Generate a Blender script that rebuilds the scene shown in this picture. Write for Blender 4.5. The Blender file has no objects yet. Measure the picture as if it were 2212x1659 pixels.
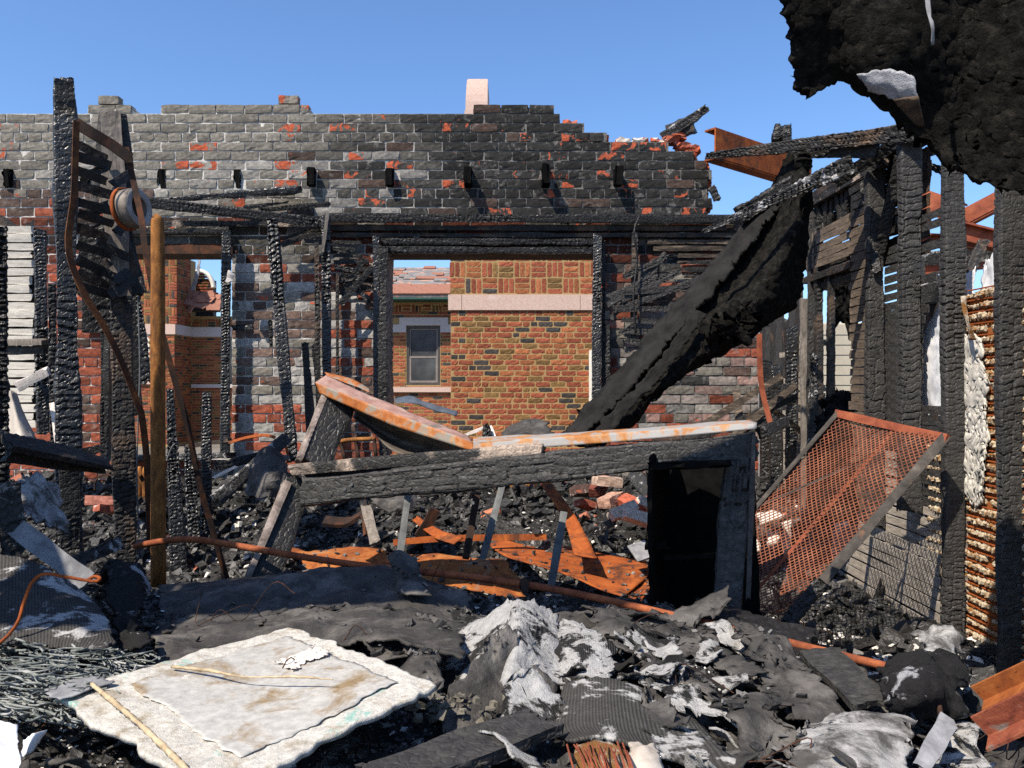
import bpy, math, random
import numpy as np
from mathutils import Vector, Matrix

random.seed(7)
rng = np.random.default_rng(7)
SC = bpy.context.scene
COL = SC.collection

# ------------------------------------------------------------------ camera, sky, sun, exposure
CAMZ = 1.6
FPX = 1736.0            # focal length in units of a 2212 pixel wide picture
cam = bpy.data.cameras.new('camera')
cam.sensor_width = 36.0
cam.lens = FPX / 2212.0 * 36.0
cam.clip_start = 0.05
cam.clip_end = 4000.0
cam_o = bpy.data.objects.new('camera', cam)
cam_o.location = (0, 0, CAMZ)
cam_o.rotation_euler = (math.radians(90), 0, 0)
COL.objects.link(cam_o)
SC.camera = cam_o

LIGHT = Vector((0.93, 1.0, -1.75)).normalized()     # the way the sunlight travels
elev = math.asin(-LIGHT.z)
azim = math.atan2(-LIGHT.x, -LIGHT.y)
world = bpy.data.worlds.new('World')
SC.world = world
world.use_nodes = True
wn = world.node_tree
wn.nodes.clear()
sky = wn.nodes.new('ShaderNodeTexSky')
sky.sky_type = 'NISHITA'
sky.sun_disc = False
sky.sun_elevation = elev
sky.sun_rotation = azim % (2 * math.pi)
sky.altitude = 0
sky.air_density = 1.0
sky.dust_density = 0.7
sky.ozone_density = 9.5
bg = wn.nodes.new('ShaderNodeBackground')
bg.inputs['Strength'].default_value = 0.13
wo = wn.nodes.new('ShaderNodeOutputWorld')
wn.links.new(sky.outputs[0], bg.inputs['Color'])
wn.links.new(bg.outputs[0], wo.inputs[0])
sun = bpy.data.lights.new('sun', 'SUN')
sun.energy = 5.0
sun.angle = math.radians(0.5)
sun.color = (1.0, 0.91, 0.78)
sun_o = bpy.data.objects.new('sun', sun)
sun_o.rotation_euler = LIGHT.to_track_quat('-Z', 'Y').to_euler()
sun_o.location = (-3, -3, 8)
COL.objects.link(sun_o)
SC.view_settings.view_transform = 'Standard'
SC.view_settings.look = 'None'
SC.view_settings.gamma = 1.0
SC.view_settings.use_curve_mapping = False
SC.view_settings.exposure = 0.7
SC.cycles.max_bounces = 5
SC.cycles.diffuse_bounces = 3
SC.cycles.glossy_bounces = 2
SC.cycles.transmission_bounces = 3
SC.cycles.use_denoising = False

# ------------------------------------------------------------------ picture helpers
def P(px, py, Y):
    """world point seen at (px, py) of the 2212 x 1659 picture, Y metres away"""
    return np.array([(px - 1106.0) / FPX * Y, Y, CAMZ - (py - 829.5) / FPX * Y])

def Q(px, py, z):
    """the same on the level plane z"""
    return P(px, py, (CAMZ - z) * FPX / (py - 829.5))

def XP(x, px):          # depth at which the upright plane X = x is seen in column px
    return x * FPX / (px - 1106.0)

# ------------------------------------------------------------------ noise
def _hash(ix, iy, iz):
    h = (ix * 374761393 + iy * 668265263 + iz * 2147483647 * 7 + iz * 1274126177) & 0xffffffff
    h = ((h ^ (h >> 13)) * 1274126177) & 0xffffffff
    h = (h ^ (h >> 16)) & 0xffffffff
    return h.astype(np.float64) / 4294967295.0

def vnoise(p):
    p = np.asarray(p, dtype=np.float64)
    i = np.floor(p).astype(np.int64)
    f = p - i
    f = f * f * (3 - 2 * f)
    out = 0.0
    for dx in (0, 1):
        wx = f[:, 0] if dx else 1 - f[:, 0]
        for dy in (0, 1):
            wy = f[:, 1] if dy else 1 - f[:, 1]
            for dz in (0, 1):
                wz = f[:, 2] if dz else 1 - f[:, 2]
                out = out + wx * wy * wz * _hash(i[:, 0] + dx, i[:, 1] + dy, i[:, 2] + dz)
    return out * 2 - 1

def fbm(p, octaves=3, gain=0.5):
    p = np.asarray(p, dtype=np.float64)
    a, s, out = 1.0, 1.0, 0.0
    for k in range(octaves):
        out = out + a * vnoise(p * s + 17.3 * k)
        a *= gain
        s *= 2.03
    return out

def hash2(i, j, seed=0):
    return _hash(np.asarray(i, dtype=np.int64), np.asarray(j, dtype=np.int64), np.full(np.shape(i), seed, dtype=np.int64))

# ------------------------------------------------------------------ mesh helpers
def mk_mesh(name, verts, faces, smooth=False, uvs=None):
    verts = np.asarray(verts, dtype=np.float32)
    faces = np.asarray(faces, dtype=np.int32)
    n = faces.shape[1]
    me = bpy.data.meshes.new(name)
    me.vertices.add(len(verts))
    me.vertices.foreach_set('co', verts.ravel())
    me.loops.add(faces.size)
    me.loops.foreach_set('vertex_index', faces.ravel())
    me.polygons.add(len(faces))
    me.polygons.foreach_set('loop_start', np.arange(0, faces.size, n, dtype=np.int32))
    me.polygons.foreach_set('loop_total', np.full(len(faces), n, dtype=np.int32))
    if uvs is not None:
        l = me.uv_layers.new(name='UVMap')
        l.data.foreach_set('uv', np.asarray(uvs, dtype=np.float32)[faces.ravel()].ravel())
    me.update(calc_edges=True)
    me.validate()
    me.polygons.foreach_set('use_smooth', np.full(len(me.polygons), bool(smooth)))
    return me

WLOC = {}
def link(name, verts, faces, mat, parent=None, smooth=False, uvs=None, solid=0.0):
    """one mesh object; vertices are given in world space, the origin goes to the base of the mesh"""
    verts = np.asarray(verts, dtype=np.float64)
    lo, hi = verts.min(0), verts.max(0)
    base = np.array([(lo[0] + hi[0]) / 2, (lo[1] + hi[1]) / 2, lo[2]])
    me = mk_mesh(name, verts - base, faces, smooth, uvs)
    o = bpy.data.objects.new(name, me)
    COL.objects.link(o)
    if mat is not None:
        for m in (mat if isinstance(mat, (list, tuple)) else [mat]):
            me.materials.append(m)
    put(o, base, parent)
    if solid:
        s = o.modifiers.new('thickness', 'SOLIDIFY')
        s.thickness = solid
        s.offset = -1
    return o

def put(o, base, parent=None):
    base = np.asarray(base, dtype=np.float64)
    WLOC[o.name] = base
    if parent is not None:
        o.parent = parent
        o.location = tuple(base - WLOC[parent.name])
    else:
        o.location = tuple(base)

def empty(name, base):
    o = bpy.data.objects.new(name, None)
    o.empty_display_size = 0.1
    COL.objects.link(o)
    put(o, base)
    return o

def tag(o, label, cat=None, group=None, kind=None):
    o['label'] = label
    if cat: o['category'] = cat
    if group: o['group'] = group
    o['kind'] = kind or 'thing'
    return o

def thing(name, base, label, cat, group=None):
    return tag(empty(name, base), label, cat, group)

class MB:
    """collects quads (triangles as degenerate-free quads are avoided: use tri lists separately)"""
    def __init__(s): s.v, s.f, s.n = [], [], 0
    def add(s, v, f):
        v = np.asarray(v, dtype=np.float64).reshape(-1, 3)
        s.v.append(v); s.f.append(np.asarray(f, dtype=np.int64) + s.n); s.n += len(v)
    def box(s, x0, x1, y0, y1, z0, z1, jit=0.0):
        v = np.array([[x, y, z] for z in (z0, z1) for y in (y0, y1) for x in (x0, x1)], dtype=float)
        if jit: v += rng.uniform(-jit, jit, v.shape)
        s.add(v, BOXF)
    def obox(s, c, ax, ay, az, jit=0.0):
        c, ax, ay, az = map(np.asarray, (c, ax, ay, az))
        v = np.array([c + i * ax + j * ay + k * az for k in (-1, 1) for j in (-1, 1) for i in (-1, 1)], dtype=float)
        if jit: v += rng.uniform(-jit, jit, v.shape)
        s.add(v, BOXF)
    def build(s, name, mat, parent=None, smooth=False):
        return link(name, np.concatenate(s.v), np.concatenate(s.f), mat, parent, smooth)
BOXF = np.array([[0, 2, 3, 1], [4, 5, 7, 6], [0, 1, 5, 4], [2, 6, 7, 3], [0, 4, 6, 2], [1, 3, 7, 5]])

def norm(v):
    v = np.asarray(v, dtype=np.float64)
    return v / np.linalg.norm(v)

def beam_geo(a, b, w, h, seed=0, cell=(0.034, 0.026), depth=0.006, taper=(1.0, 1.0), rag=0.02, bow=0.0,
             side=None, res=None, warp=0.006, rounding=0.14, lump=0.0, tilt=0.8):
    """a burnt timber: box section swept from a to b, cracked into char cells, uneven ends and edges"""
    a, b = np.asarray(a, float), np.asarray(b, float)
    L = np.linalg.norm(b - a)
    d = (b - a) / L
    mid = (a + b) / 2
    if side is None:
        view = mid - np.array([0, 0, CAMZ])
        s = norm(np.cross(d, view))
    else:
        s = np.asarray(side, float)
        s = norm(s - d * np.dot(s, d))
    v = np.cross(d, s)
    Y = max(0.8, min(a[1], b[1]))
    if res is None: res = max(0.0075, Y * 0.0026)
    nw, nh = max(3, int(round(w / res))), max(2, int(round(h / res)))
    nt = max(4, int(round(L / res)))
    # perimeter
    pts, nrm, sl = [], [], []
    def seg(p0, p1, n, nr):
        for i in range(n):
            f = i / n
            pts.append((p0[0] + (p1[0] - p0[0]) * f, p0[1] + (p1[1] - p0[1]) * f))
            e = min(f, 1 - f) * n
            nrm.append(nr if e > 0.6 else None)
    W, H = w / 2, h / 2
    seg((-W, -H), (W, -H), nw, (0, -1)); seg((W, -H), (W, H), nh, (1, 0))
    seg((W, H), (-W, H), nw, (0, 1)); seg((-W, H), (-W, -H), nh, (-1, 0))
    pts = np.array(pts)
    N = len(pts)
    nn = np.zeros((N, 2))
    for i in range(N):
        nn[i] = nrm[i] if nrm[i] is not None else norm((np.sign(pts[i][0]) if abs(abs(pts[i][0]) - W) < 1e-6 else 0,
                                                       np.sign(pts[i][1]) if abs(abs(pts[i][1]) - H) < 1e-6 else 0))
    seglen = np.linalg.norm(np.roll(pts, -1, 0) - pts, axis=1)
    sc = np.concatenate([[0], np.cumsum(seglen)[:-1]])
    per = seglen.sum()
    nrow = max(4, int(round(per / cell[0])))
    t = np.linspace(0, 1, nt + 1)
    T, S = np.meshgrid(t * L, sc, indexing='ij')
    TI, SI = np.meshgrid(np.arange(nt + 1), np.arange(N), indexing='ij')
    # char cells
    q = np.stack([S.ravel() * 0 + S.ravel() * 9, T.ravel() * 9, np.full(S.size, seed * 3.7)], 1)
    wob = vnoise(q).reshape(S.shape)
    srow = (S / per * nrow + wob * 0.55) % nrow
    row = np.floor(srow).astype(np.int64)
    off = hash2(row, row * 0 + 11, seed) * 3
    clr = cell[1] * (0.75 + 0.7 * hash2(row, row * 0 + 5, seed))
    tj = T / clr + off + wob * 0.45 + 0.5 * vnoise(np.stack([T.ravel() * 4.1, S.ravel() * 30, np.full(S.size, seed + 0.5)], 1)).reshape(S.shape)
    col = np.floor(tj).astype(np.int64)
    et = np.minimum(tj - col, 1 - (tj - col)) * clr
    es = np.minimum(srow - row, 1 - (srow - row)) * per / nrow
    gap = max(0.004, res * 0.75)
    crack = np.clip(1 - et / gap, 0, 1) + 0.6 * np.clip(1 - es / gap, 0, 1)
    lift = hash2(row, col, seed + 3)
    disp = -depth * np.clip(crack, 0, 1.2) * (0.45 + 0.75 * hash2(row + 1, col + 7, seed)) + depth * 0.7 * (lift - 0.5) + depth * tilt * ((tj - col) - 0.5)
    mod = np.clip(0.6 + 1.1 * vnoise(np.stack([T.ravel() * 2.3, S.ravel() * 5, np.full(S.size, seed * 2.1)], 1)), 0.32, 1.5).reshape(S.shape)
    disp = disp * mod
    # slow wear
    pw = np.stack([S.ravel() * 2.2, T.ravel() * 3.1, np.full(S.size, seed * 1.3 + 5)], 1)
    disp = disp + warp * fbm(pw, 3).reshape(S.shape) + (lump * fbm(pw * 3, 2).reshape(S.shape) if lump else 0)
    corner = np.array([1.0 if nrm[i] is None else 0.0 for i in range(N)])
    disp = disp - corner[None, :] * rounding * min(w, h) * 0.35
    tp = taper[0] + (taper[1] - taper[0]) * t
    tp = tp * (1 + 0.06 * np.sin(t * 9 + seed) * (1 if warp else 0))
    xx = pts[None, :, 0] * tp[:, None] + nn[None, :, 0] * disp
    yy = pts[None, :, 1] * tp[:, None] + nn[None, :, 1] * disp
    # ragged ends
    tt = T.copy()
    if rag:
        r0 = rag * hash2(np.floor(np.arange(N) / 2).astype(np.int64), np.zeros(N, np.int64), seed + 8)
        r1 = rag * hash2(np.floor(np.arange(N) / 2).astype(np.int64), np.ones(N, np.int64), seed + 9)
        k = int(min(nt // 2, max(2, rag / (L / nt) * 1.5)))
        for i in range(k):
            tt[i] += r0 * (1 - i / k); tt[nt - i] -= r1 * (1 - i / k)
    bw = bow * np.sin(math.pi * t) * L
    V = (a[None, None] + d[None, None] * tt[..., None] + s[None, None] * (xx + bw[:, None])[..., None]
         + v[None, None] * yy[..., None]).reshape(-1, 3)
    i0 = TI[:-1] * N + SI[:-1]
    i1 = TI[:-1] * N + (SI[:-1] + 1) % N
    F = np.stack([i0, i1, i1 + N, i0 + N], -1).reshape(-1, 4)
    # caps: nw x nh grid would be finer; strips of quads across the section are enough
    caps = []
    for base, flip in ((0, False), (nt * N, True)):
        bot = [base + i for i in range(nw + 1)]
        top = [base + (nw + nh + nw - i) % N for i in range(nw + 1)]
        for i in range(nw):
            qd = [bot[i], top[i], top[i + 1], bot[i + 1]]
            caps.append(qd[::-1] if flip else qd)
    return V, np.concatenate([F, np.array(caps)])

def beam(name, a, b, w, h, mat, parent=None, **k):
    V, F = beam_geo(a, b, w, h, **k)
    return link(name, V, F, mat, parent)

def plank_geo(a, b, w, h, **k):
    k.setdefault('depth', 0.0015); k.setdefault('cell', (0.2, 0.3)); k.setdefault('warp', 0.003)
    k.setdefault('rounding', 0.05)
    k.setdefault('res', 0.03)
    return beam_geo(a, b, w, h, **k)

def catmull(c, n):
    """c: (m, ..., 3) control values along axis 0 -> n samples"""
    c = np.asarray(c, float)
    m = len(c)
    if m == 2:
        t = np.linspace(0, 1, n).reshape((n,) + (1,) * (c.ndim - 1))
        return c[0] * (1 - t) + c[1] * t
    p = np.concatenate([[2 * c[0] - c[1]], c, [2 * c[-1] - c[-2]]])
    u = np.linspace(0, m - 1, n)
    i = np.minimum(u.astype(int), m - 2)
    t = (u - i).reshape((n,) + (1,) * (c.ndim - 1))
    p0, p1, p2, p3 = p[i], p[i + 1], p[i + 2], p[i + 3]
    return 0.5 * (2 * p1 + (p2 - p0) * t + (2 * p0 - 5 * p1 + 4 * p2 - p3) * t ** 2 + (3 * p1 - p0 - 3 * p2 + p3) * t ** 3)

def linear(c, n):
    c = np.asarray(c, float)
    m = len(c)
    u = np.linspace(0, m - 1, n)
    i = np.minimum(u.astype(int), m - 2)
    t = (u - i).reshape((n,) + (1,) * (c.ndim - 1))
    return c[i] * (1 - t) + c[i + 1] * t

def patch_geo(ctrl, res=0.015, amp=0.01, freq=8.0, octv=4, rag=0.05, ragf=14.0, seed=0, smooth_u=True, smooth_v=True,
              ridged=False, holes=0.0, micro=0.0, ragsides='lrtb'):
    """a sheet through a grid of control points, crumpled, with a torn outline"""
    c = np.array(ctrl, float)
    lu = np.linalg.norm(np.diff(c, axis=1), axis=2).sum(1).mean()
    lv = np.linalg.norm(np.diff(c, axis=0), axis=2).sum(0).mean()
    nu, nv = max(6, int(lu / res)), max(6, int(lv / res))
    g = (catmull if smooth_v else linear)(c, nv)
    g = (catmull if smooth_u else linear)(g.transpose(1, 0, 2), nu).transpose(1, 0, 2)
    du = np.gradient(g, axis=1); dv = np.gradient(g, axis=0)
    n = np.cross(du, dv)
    n /= (np.linalg.norm(n, axis=2, keepdims=True) + 1e-12)
    if n[..., 2].mean() < 0 or (abs(n[..., 2].mean()) < 0.15 and n[..., 1].mean() > 0):
        n = -n; flip = True
    else: flip = False
    q = g.reshape(-1, 3) * freq + seed * 7.7
    f = fbm(q, octv)
    if ridged: f = 1 - 2 * np.abs(f)
    if micro: f = f + micro / max(amp, 1e-6) * fbm(q * 5.1, 2)
    g = g + n * (amp * f).reshape(nv, nu, 1)
    U, V = np.meshgrid(np.linspace(0, 1, nu), np.linspace(0, 1, nv))
    keep = np.ones(U.shape, bool)
    if rag > 0:         # the torn outline: the sheet's edges are drawn in by a jagged amount
        def edge(pts, ln, on):
            if not on: return np.zeros(len(pts))
            q = pts * ragf + seed * 3.1
            f = 0.5 + 0.45 * vnoise(q) + 0.3 * vnoise(q * 2.7 + 5) + 0.22 * vnoise(q * 6.5 + 9)
            return np.clip(f, 0, 1.4) * min(rag, 0.3 * ln) / ln
        lo = edge(g[:, 0], lu, 'l' in ragsides); hi = 1 - edge(g[:, -1], lu, 'r' in ragsides)
        tp = edge(g[0], lv, 't' in ragsides); bt = 1 - edge(g[-1], lv, 'b' in ragsides)
        U2 = lo[:, None] + U * (hi - lo)[:, None]; V2 = tp[None] + V * (bt - tp)[None]
        fu = np.clip(U2 * (nu - 1), 0, nu - 1.001); fv = np.clip(V2 * (nv - 1), 0, nv - 1.001)
        iu, iv = fu.astype(int), fv.astype(int); fu = (fu - iu)[..., None]; fv = (fv - iv)[..., None]
        g = (g[iv, iu] * (1 - fu) + g[iv, iu + 1] * fu) * (1 - fv) + (g[iv + 1, iu] * (1 - fu) + g[iv + 1, iu + 1] * fu) * fv
        U, V = U2, V2
    if holes:
        hn = fbm(g.reshape(-1, 3) * ragf * 0.6 + seed * 9.1 + 40, 3).reshape(nv, nu)
        keep &= hn < holes
    I = np.arange(nu * nv).reshape(nv, nu)
    k = keep[:-1, :-1] & keep[1:, :-1] & keep[:-1, 1:] & keep[1:, 1:]
    if k.sum() < 4: k[:] = True
    F = np.stack([I[:-1, :-1], I[:-1, 1:], I[1:, 1:], I[1:, :-1]], -1)[k]
    if flip: F = F[:, ::-1]
    used = np.unique(F)
    mp = np.full(nu * nv, -1); mp[used] = np.arange(len(used))
    return g.reshape(-1, 3)[used], mp[F], np.stack([U.ravel(), V.ravel()], 1)[used]

def patch(name, ctrl, mat, parent=None, thick=0.006, smooth=True, **k):
    V, F, uv = patch_geo(ctrl, **k)
    return link(name, V, F, mat, parent, smooth, uv, solid=thick)

def tube_geo(pts, r, n=8, samples=None, curve=True, rough=0.0, seed=0, cap=True):
    pts = np.asarray(pts, float)
    if samples is None: samples = max(2, len(pts) * 6) if curve else len(pts)
    p = catmull(pts, samples) if curve and len(pts) > 2 else linear(pts, samples)
    rr = np.interp(np.linspace(0, 1, samples), np.linspace(0, 1, len(np.atleast_1d(r))), np.atleast_1d(r))
    d = np.gradient(p, axis=0)
    d /= np.linalg.norm(d, axis=1, keepdims=True)
    ref = np.array([0, 0, 1.0]) if abs(d[:, 2]).mean() < 0.8 else np.array([0, 1.0, 0])
    s = np.cross(d, ref); s /= np.linalg.norm(s, axis=1, keepdims=True)
    v = np.cross(s, d)
    a = np.arange(n) / n * 2 * math.pi
    rad = rr[:, None] * (1 + (rough * rng.uniform(-1, 1, (samples, n)) if rough else 0))
    V = p[:, None] + rad[..., None] * (np.cos(a)[None, :, None] * s[:, None] + np.sin(a)[None, :, None] * v[:, None])
    I = np.arange(samples * n).reshape(samples, n)
    F = np.stack([I[:-1], np.roll(I, -1, 1)[:-1], np.roll(I, -1, 1)[1:], I[1:]], -1).reshape(-1, 4)
    V = V.reshape(-1, 3)
    if cap:
        cf = []
        for base in (0, (samples - 1) * n):
            c = len(V)
            V = np.concatenate([V, p[[0 if base == 0 else -1]]])
            for i in range(0, n, 2):
                cf.append([c, base + i, base + (i + 1) % n, base + (i + 2) % n])
        F = np.concatenate([F, np.array(cf)])
    return V, F

def tube(name, pts, r, mat, parent=None, smooth=True, **k):
    V, F = tube_geo(pts, r, **k)
    return link(name, V, F, mat, parent, smooth)

def strip_geo(pts, w, t, wdir, samples=40):
    """a flat metal strap bent along pts; wdir: direction of its width"""
    p = catmull(np.asarray(pts, float), samples)
    d = np.gradient(p, axis=0); d /= np.linalg.norm(d, axis=1, keepdims=True)
    wd = np.asarray(wdir, float)
    if wd.ndim == 2: wd = linear(wd, samples)
    else: wd = np.repeat(wd[None], samples, 0)
    wd = wd - d * (wd * d).sum(1, keepdims=True); wd /= np.linalg.norm(wd, axis=1, keepdims=True)
    nn = np.cross(d, wd)
    V = np.stack([p - wd * w / 2 - nn * t / 2, p + wd * w / 2 - nn * t / 2, p + wd * w / 2 + nn * t / 2, p - wd * w / 2 + nn * t / 2], 1).reshape(-1, 3)
    I = np.arange(samples * 4).reshape(samples, 4)
    F = np.stack([I[:-1], np.roll(I, -1, 1)[:-1], np.roll(I, -1, 1)[1:], I[1:]], -1).reshape(-1, 4)
    F = np.concatenate([F, [[0, 3, 2, 1], [len(V) - 4, len(V) - 3, len(V) - 2, len(V) - 1]]])
    return V, F

# ------------------------------------------------------------------ materials
def _mat(name):
    m = bpy.data.materials.new(name)
    m.use_nodes = True
    nt = m.node_tree
    b = nt.nodes['Principled BSDF']
    return m, nt, b

def N(nt, t, **k):
    n = nt.nodes.new(t)
    for a, v in k.items():
        if a.startswith('i_'):
            key = a[2:]
            n.inputs[int(key) if key.isdigit() else key.replace('_', ' ')].default_value = v
        else: setattr(n, a, v)
    return n

def coords(nt, kind='Object'):
    return N(nt, 'ShaderNodeTexCoord').outputs[kind]

def noise_node(nt, vec, scale, detail=4, rough=0.6, dist=0.0):
    n = N(nt, 'ShaderNodeTexNoise')
    n.inputs['Scale'].default_value = scale
    n.inputs['Detail'].default_value = detail
    n.inputs['Roughness'].default_value = rough
    n.inputs['Distortion'].default_value = dist
    nt.links.new(vec, n.inputs['Vector'])
    return n.outputs['Fac']

def ramp(nt, fac, stops, interp='LINEAR'):
    r = N(nt, 'ShaderNodeValToRGB')
    e = r.color_ramp.elements
    r.color_ramp.interpolation = interp
    while len(e) > 1: e.remove(e[-1])
    for i, (p, c) in enumerate(stops):
        if i == 0: e[0].position = p; el = e[0]
        else: el = e.new(p)
        el.color = (*c, 1) if len(c) == 3 else c
    nt.links.new(fac, r.inputs[0])
    return r.outputs[0]

def mix(nt, fac, a, b, blend='MIX'):
    n = N(nt, 'ShaderNodeMix', data_type='RGBA', blend_type=blend)
    for sock, val in ((n.inputs[0], fac), (n.inputs[6], a), (n.inputs[7], b)):
        if hasattr(val, 'is_output'): nt.links.new(val, sock)
        else: sock.default_value = val if not isinstance(val, tuple) else ((*val, 1) if len(val) == 3 else val)
    return n.outputs[2]

def bump(nt, b, h, strength=0.5, dist=0.01):
    n = N(nt, 'ShaderNodeBump')
    n.inputs['Strength'].default_value = strength
    n.inputs['Distance'].default_value = dist
    nt.links.new(h, n.inputs['Height'])
    nt.links.new(n.outputs[0], b.inputs['Normal'])

def stretch(nt, vec, sx, sy, sz):
    m = N(nt, 'ShaderNodeMapping')
    m.inputs['Scale'].default_value = (sx, sy, sz)
    nt.links.new(vec, m.inputs['Vector'])
    return m.outputs[0]

def m_noise(name, stops, scale=20, rough=0.85, bscale=120, bstr=0.4, bdist=0.004, spec=0.3, detail=5, dist=0.3, metal=0.0,
            second=None, str3=None, rvar=None):
    m, nt, b = _mat(name)
    v = coords(nt)
    if str3: v = stretch(nt, v, *str3)
    c = ramp(nt, noise_node(nt, v, scale, detail, 0.65, dist), stops)
    if second:              # (scale, lo, hi, colour)
        f = ramp(nt, noise_node(nt, v, second[0], 5, 0.7, 0.2), [(second[1], (0, 0, 0)), (second[2], (1, 1, 1))])
        c = mix(nt, f, c, second[3])
    nt.links.new(c, b.inputs['Base Color'])
    b.inputs['Roughness'].default_value = rough
    if rvar:
        r = ramp(nt, noise_node(nt, v, scale * 1.7, 4), [(0.35, (rvar[0],) * 3), (0.65, (rvar[1],) * 3)])
        nt.links.new(r, b.inputs['Roughness'])
    b.inputs['Specular IOR Level'].default_value = spec
    b.inputs['Metallic'].default_value = metal
    bump(nt, b, noise_node(nt, v, bscale, 5, 0.7), bstr, bdist)
    return m

def m_char(name, lo=0.006, hi=0.03, tint=(1.06, 1.0, 0.93), rough=0.5, spec=0.34, brown=None, ash=None, cells=(42, 42, 42)):
    """charred timber: near-black, slightly shiny, hair cracks; brown = (lo, hi, colour) less burnt patches, ash = pale dust"""
    m, nt, b = _mat(name)
    v = coords(nt)
    f = noise_node(nt, v, 35, 5, 0.7)
    c = ramp(nt, f, [(0.3, tuple(lo * t for t in tint)), (0.7, tuple(hi * t for t in tint))])
    if brown:
        g = ramp(nt, noise_node(nt, v, 3.2, 4, 0.6, 0.5), [(brown[0], (0, 0, 0)), (brown[1], (1, 1, 1))])
        grain = ramp(nt, noise_node(nt, stretch(nt, v, 40, 40, 6), 2.0, 4), [(0.3, tuple(x * 0.55 for x in brown[2])), (0.7, brown[2])])
        c = mix(nt, g, c, grain)
    if ash:
        g = ramp(nt, noise_node(nt, v, ash[3] if len(ash) > 3 else 9, 6, 0.75, 0.3), [(ash[0], (0, 0, 0)), (ash[1], (1, 1, 1))])
        c = mix(nt, g, c, ash[2])
    nt.links.new(c, b.inputs['Base Color'])
    r = ramp(nt, noise_node(nt, v, 22, 3), [(0.35, (rough - 0.17,) * 3), (0.7, (min(1, rough + 0.2),) * 3)])
    nt.links.new(r, b.inputs['Roughness'])
    b.inputs['Specular IOR Level'].default_value = spec
    vo = N(nt, 'ShaderNodeTexVoronoi', feature='DISTANCE_TO_EDGE')
    vo.inputs['Scale'].default_value = 1.0
    nt.links.new(stretch(nt, v, *cells), vo.inputs['Vector'])
    hgt = ramp(nt, vo.outputs['Distance'], [(0.0, (0, 0, 0)), (0.16, (1, 1, 1))])
    hh = mix(nt, 0.45, hgt, noise_node(nt, v, 160, 4, 0.7))
    bump(nt, b, hh, 0.7, 0.004)
    return m

def m_two(name, a, c2, scale, lo, hi, rough=0.9, bscale=60, bstr=0.6, bdist=0.006, spec=0.2, weave=None, third=None):
    """colour a with ragged patches of colour c2 (peeled, ash covered ...); weave bumps for woven sheets"""
    m, nt, b = _mat(name)
    v = coords(nt)
    f = ramp(nt, noise_node(nt, v, scale, 7, 0.68, 0.4), [(lo, (0, 0, 0)), (hi, (1, 1, 1))])
    av = ramp(nt, noise_node(nt, v, scale * 5, 5, 0.7), [(0.3, tuple(x * 0.6 for x in a)), (0.7, a)])
    cv = ramp(nt, noise_node(nt, v, scale * 6, 5, 0.7), [(0.3, tuple(x * 0.68 for x in c2)), (0.6, c2)])
    c = mix(nt, f, av, cv)
    if third:
        g = ramp(nt, noise_node(nt, v, third[0], 5, 0.7, 0.3), [(third[1], (0, 0, 0)), (third[2], (1, 1, 1))])
        c = mix(nt, g, c, third[3])
    nt.links.new(c, b.inputs['Base Color'])
    b.inputs['Roughness'].default_value = rough
    b.inputs['Specular IOR Level'].default_value = spec
    h = noise_node(nt, v, bscale, 6, 0.75)
    if weave:
        uvn = N(nt, 'ShaderNodeUVMap')
        w1 = N(nt, 'ShaderNodeTexWave', wave_type='BANDS', bands_direction='X'); w1.inputs['Scale'].default_value = weave[0]
        w2 = N(nt, 'ShaderNodeTexWave', wave_type='BANDS', bands_direction='Y'); w2.inputs['Scale'].default_value = weave[1]
        nt.links.new(uvn.outputs[0], w1.inputs['Vector']); nt.links.new(uvn.outputs[0], w2.inputs['Vector'])
        wm = mix(nt, 0.5, w1.outputs['Fac'], w2.outputs['Fac'])
        hw = N(nt, 'ShaderNodeMath', operation='MULTIPLY_ADD'); hw.inputs[1].default_value = -0.5; hw.inputs[2].default_value = 0.55
        nt.links.new(f, hw.inputs[0])
        h = mix(nt, hw.outputs[0], h, wm)
        dark = ramp(nt, wm, [(0.3, (0.35,) * 3), (0.6, (1, 1, 1))])
        inv = N(nt, 'ShaderNodeMath', operation='MULTIPLY_ADD'); inv.inputs[1].default_value = -0.75; inv.inputs[2].default_value = 0.8
        nt.links.new(f, inv.inputs[0])
        c = mix(nt, inv.outputs[0], c, dark, 'MULTIPLY')
        nt.links.new(c, b.inputs['Base Color'])
    bump(nt, b, h, bstr, bdist)
    return m

def m_rust(name, dark, mid, light, scale=7, patch=None, rough=0.85, str3=None, bstr=0.35):
    m, nt, b = _mat(name)
    v = coords(nt)
    if str3: v = stretch(nt, v, *str3)
    c = ramp(nt, noise_node(nt, v, scale, 7, 0.72, 0.4), [(0.3, dark), (0.48, mid), (0.68, light)])
    sp = ramp(nt, noise_node(nt, v, scale * 14, 3, 0.6), [(0.62, (0, 0, 0)), (0.72, (1, 1, 1))])
    c = mix(nt, sp, c, tuple(x * 0.35 for x in mid))
    if patch:
        g = ramp(nt, noise_node(nt, v, patch[0], 6, 0.7, 0.6), [(patch[1], (0, 0, 0)), (patch[2], (1, 1, 1))])
        c = mix(nt, g, c, patch[3])
    nt.links.new(c, b.inputs['Base Color'])
    b.inputs['Roughness'].default_value = rough
    b.inputs['Specular IOR Level'].default_value = 0.25
    bump(nt, b, noise_node(nt, v, 90, 5, 0.7), bstr, 0.003)
    return m

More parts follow.
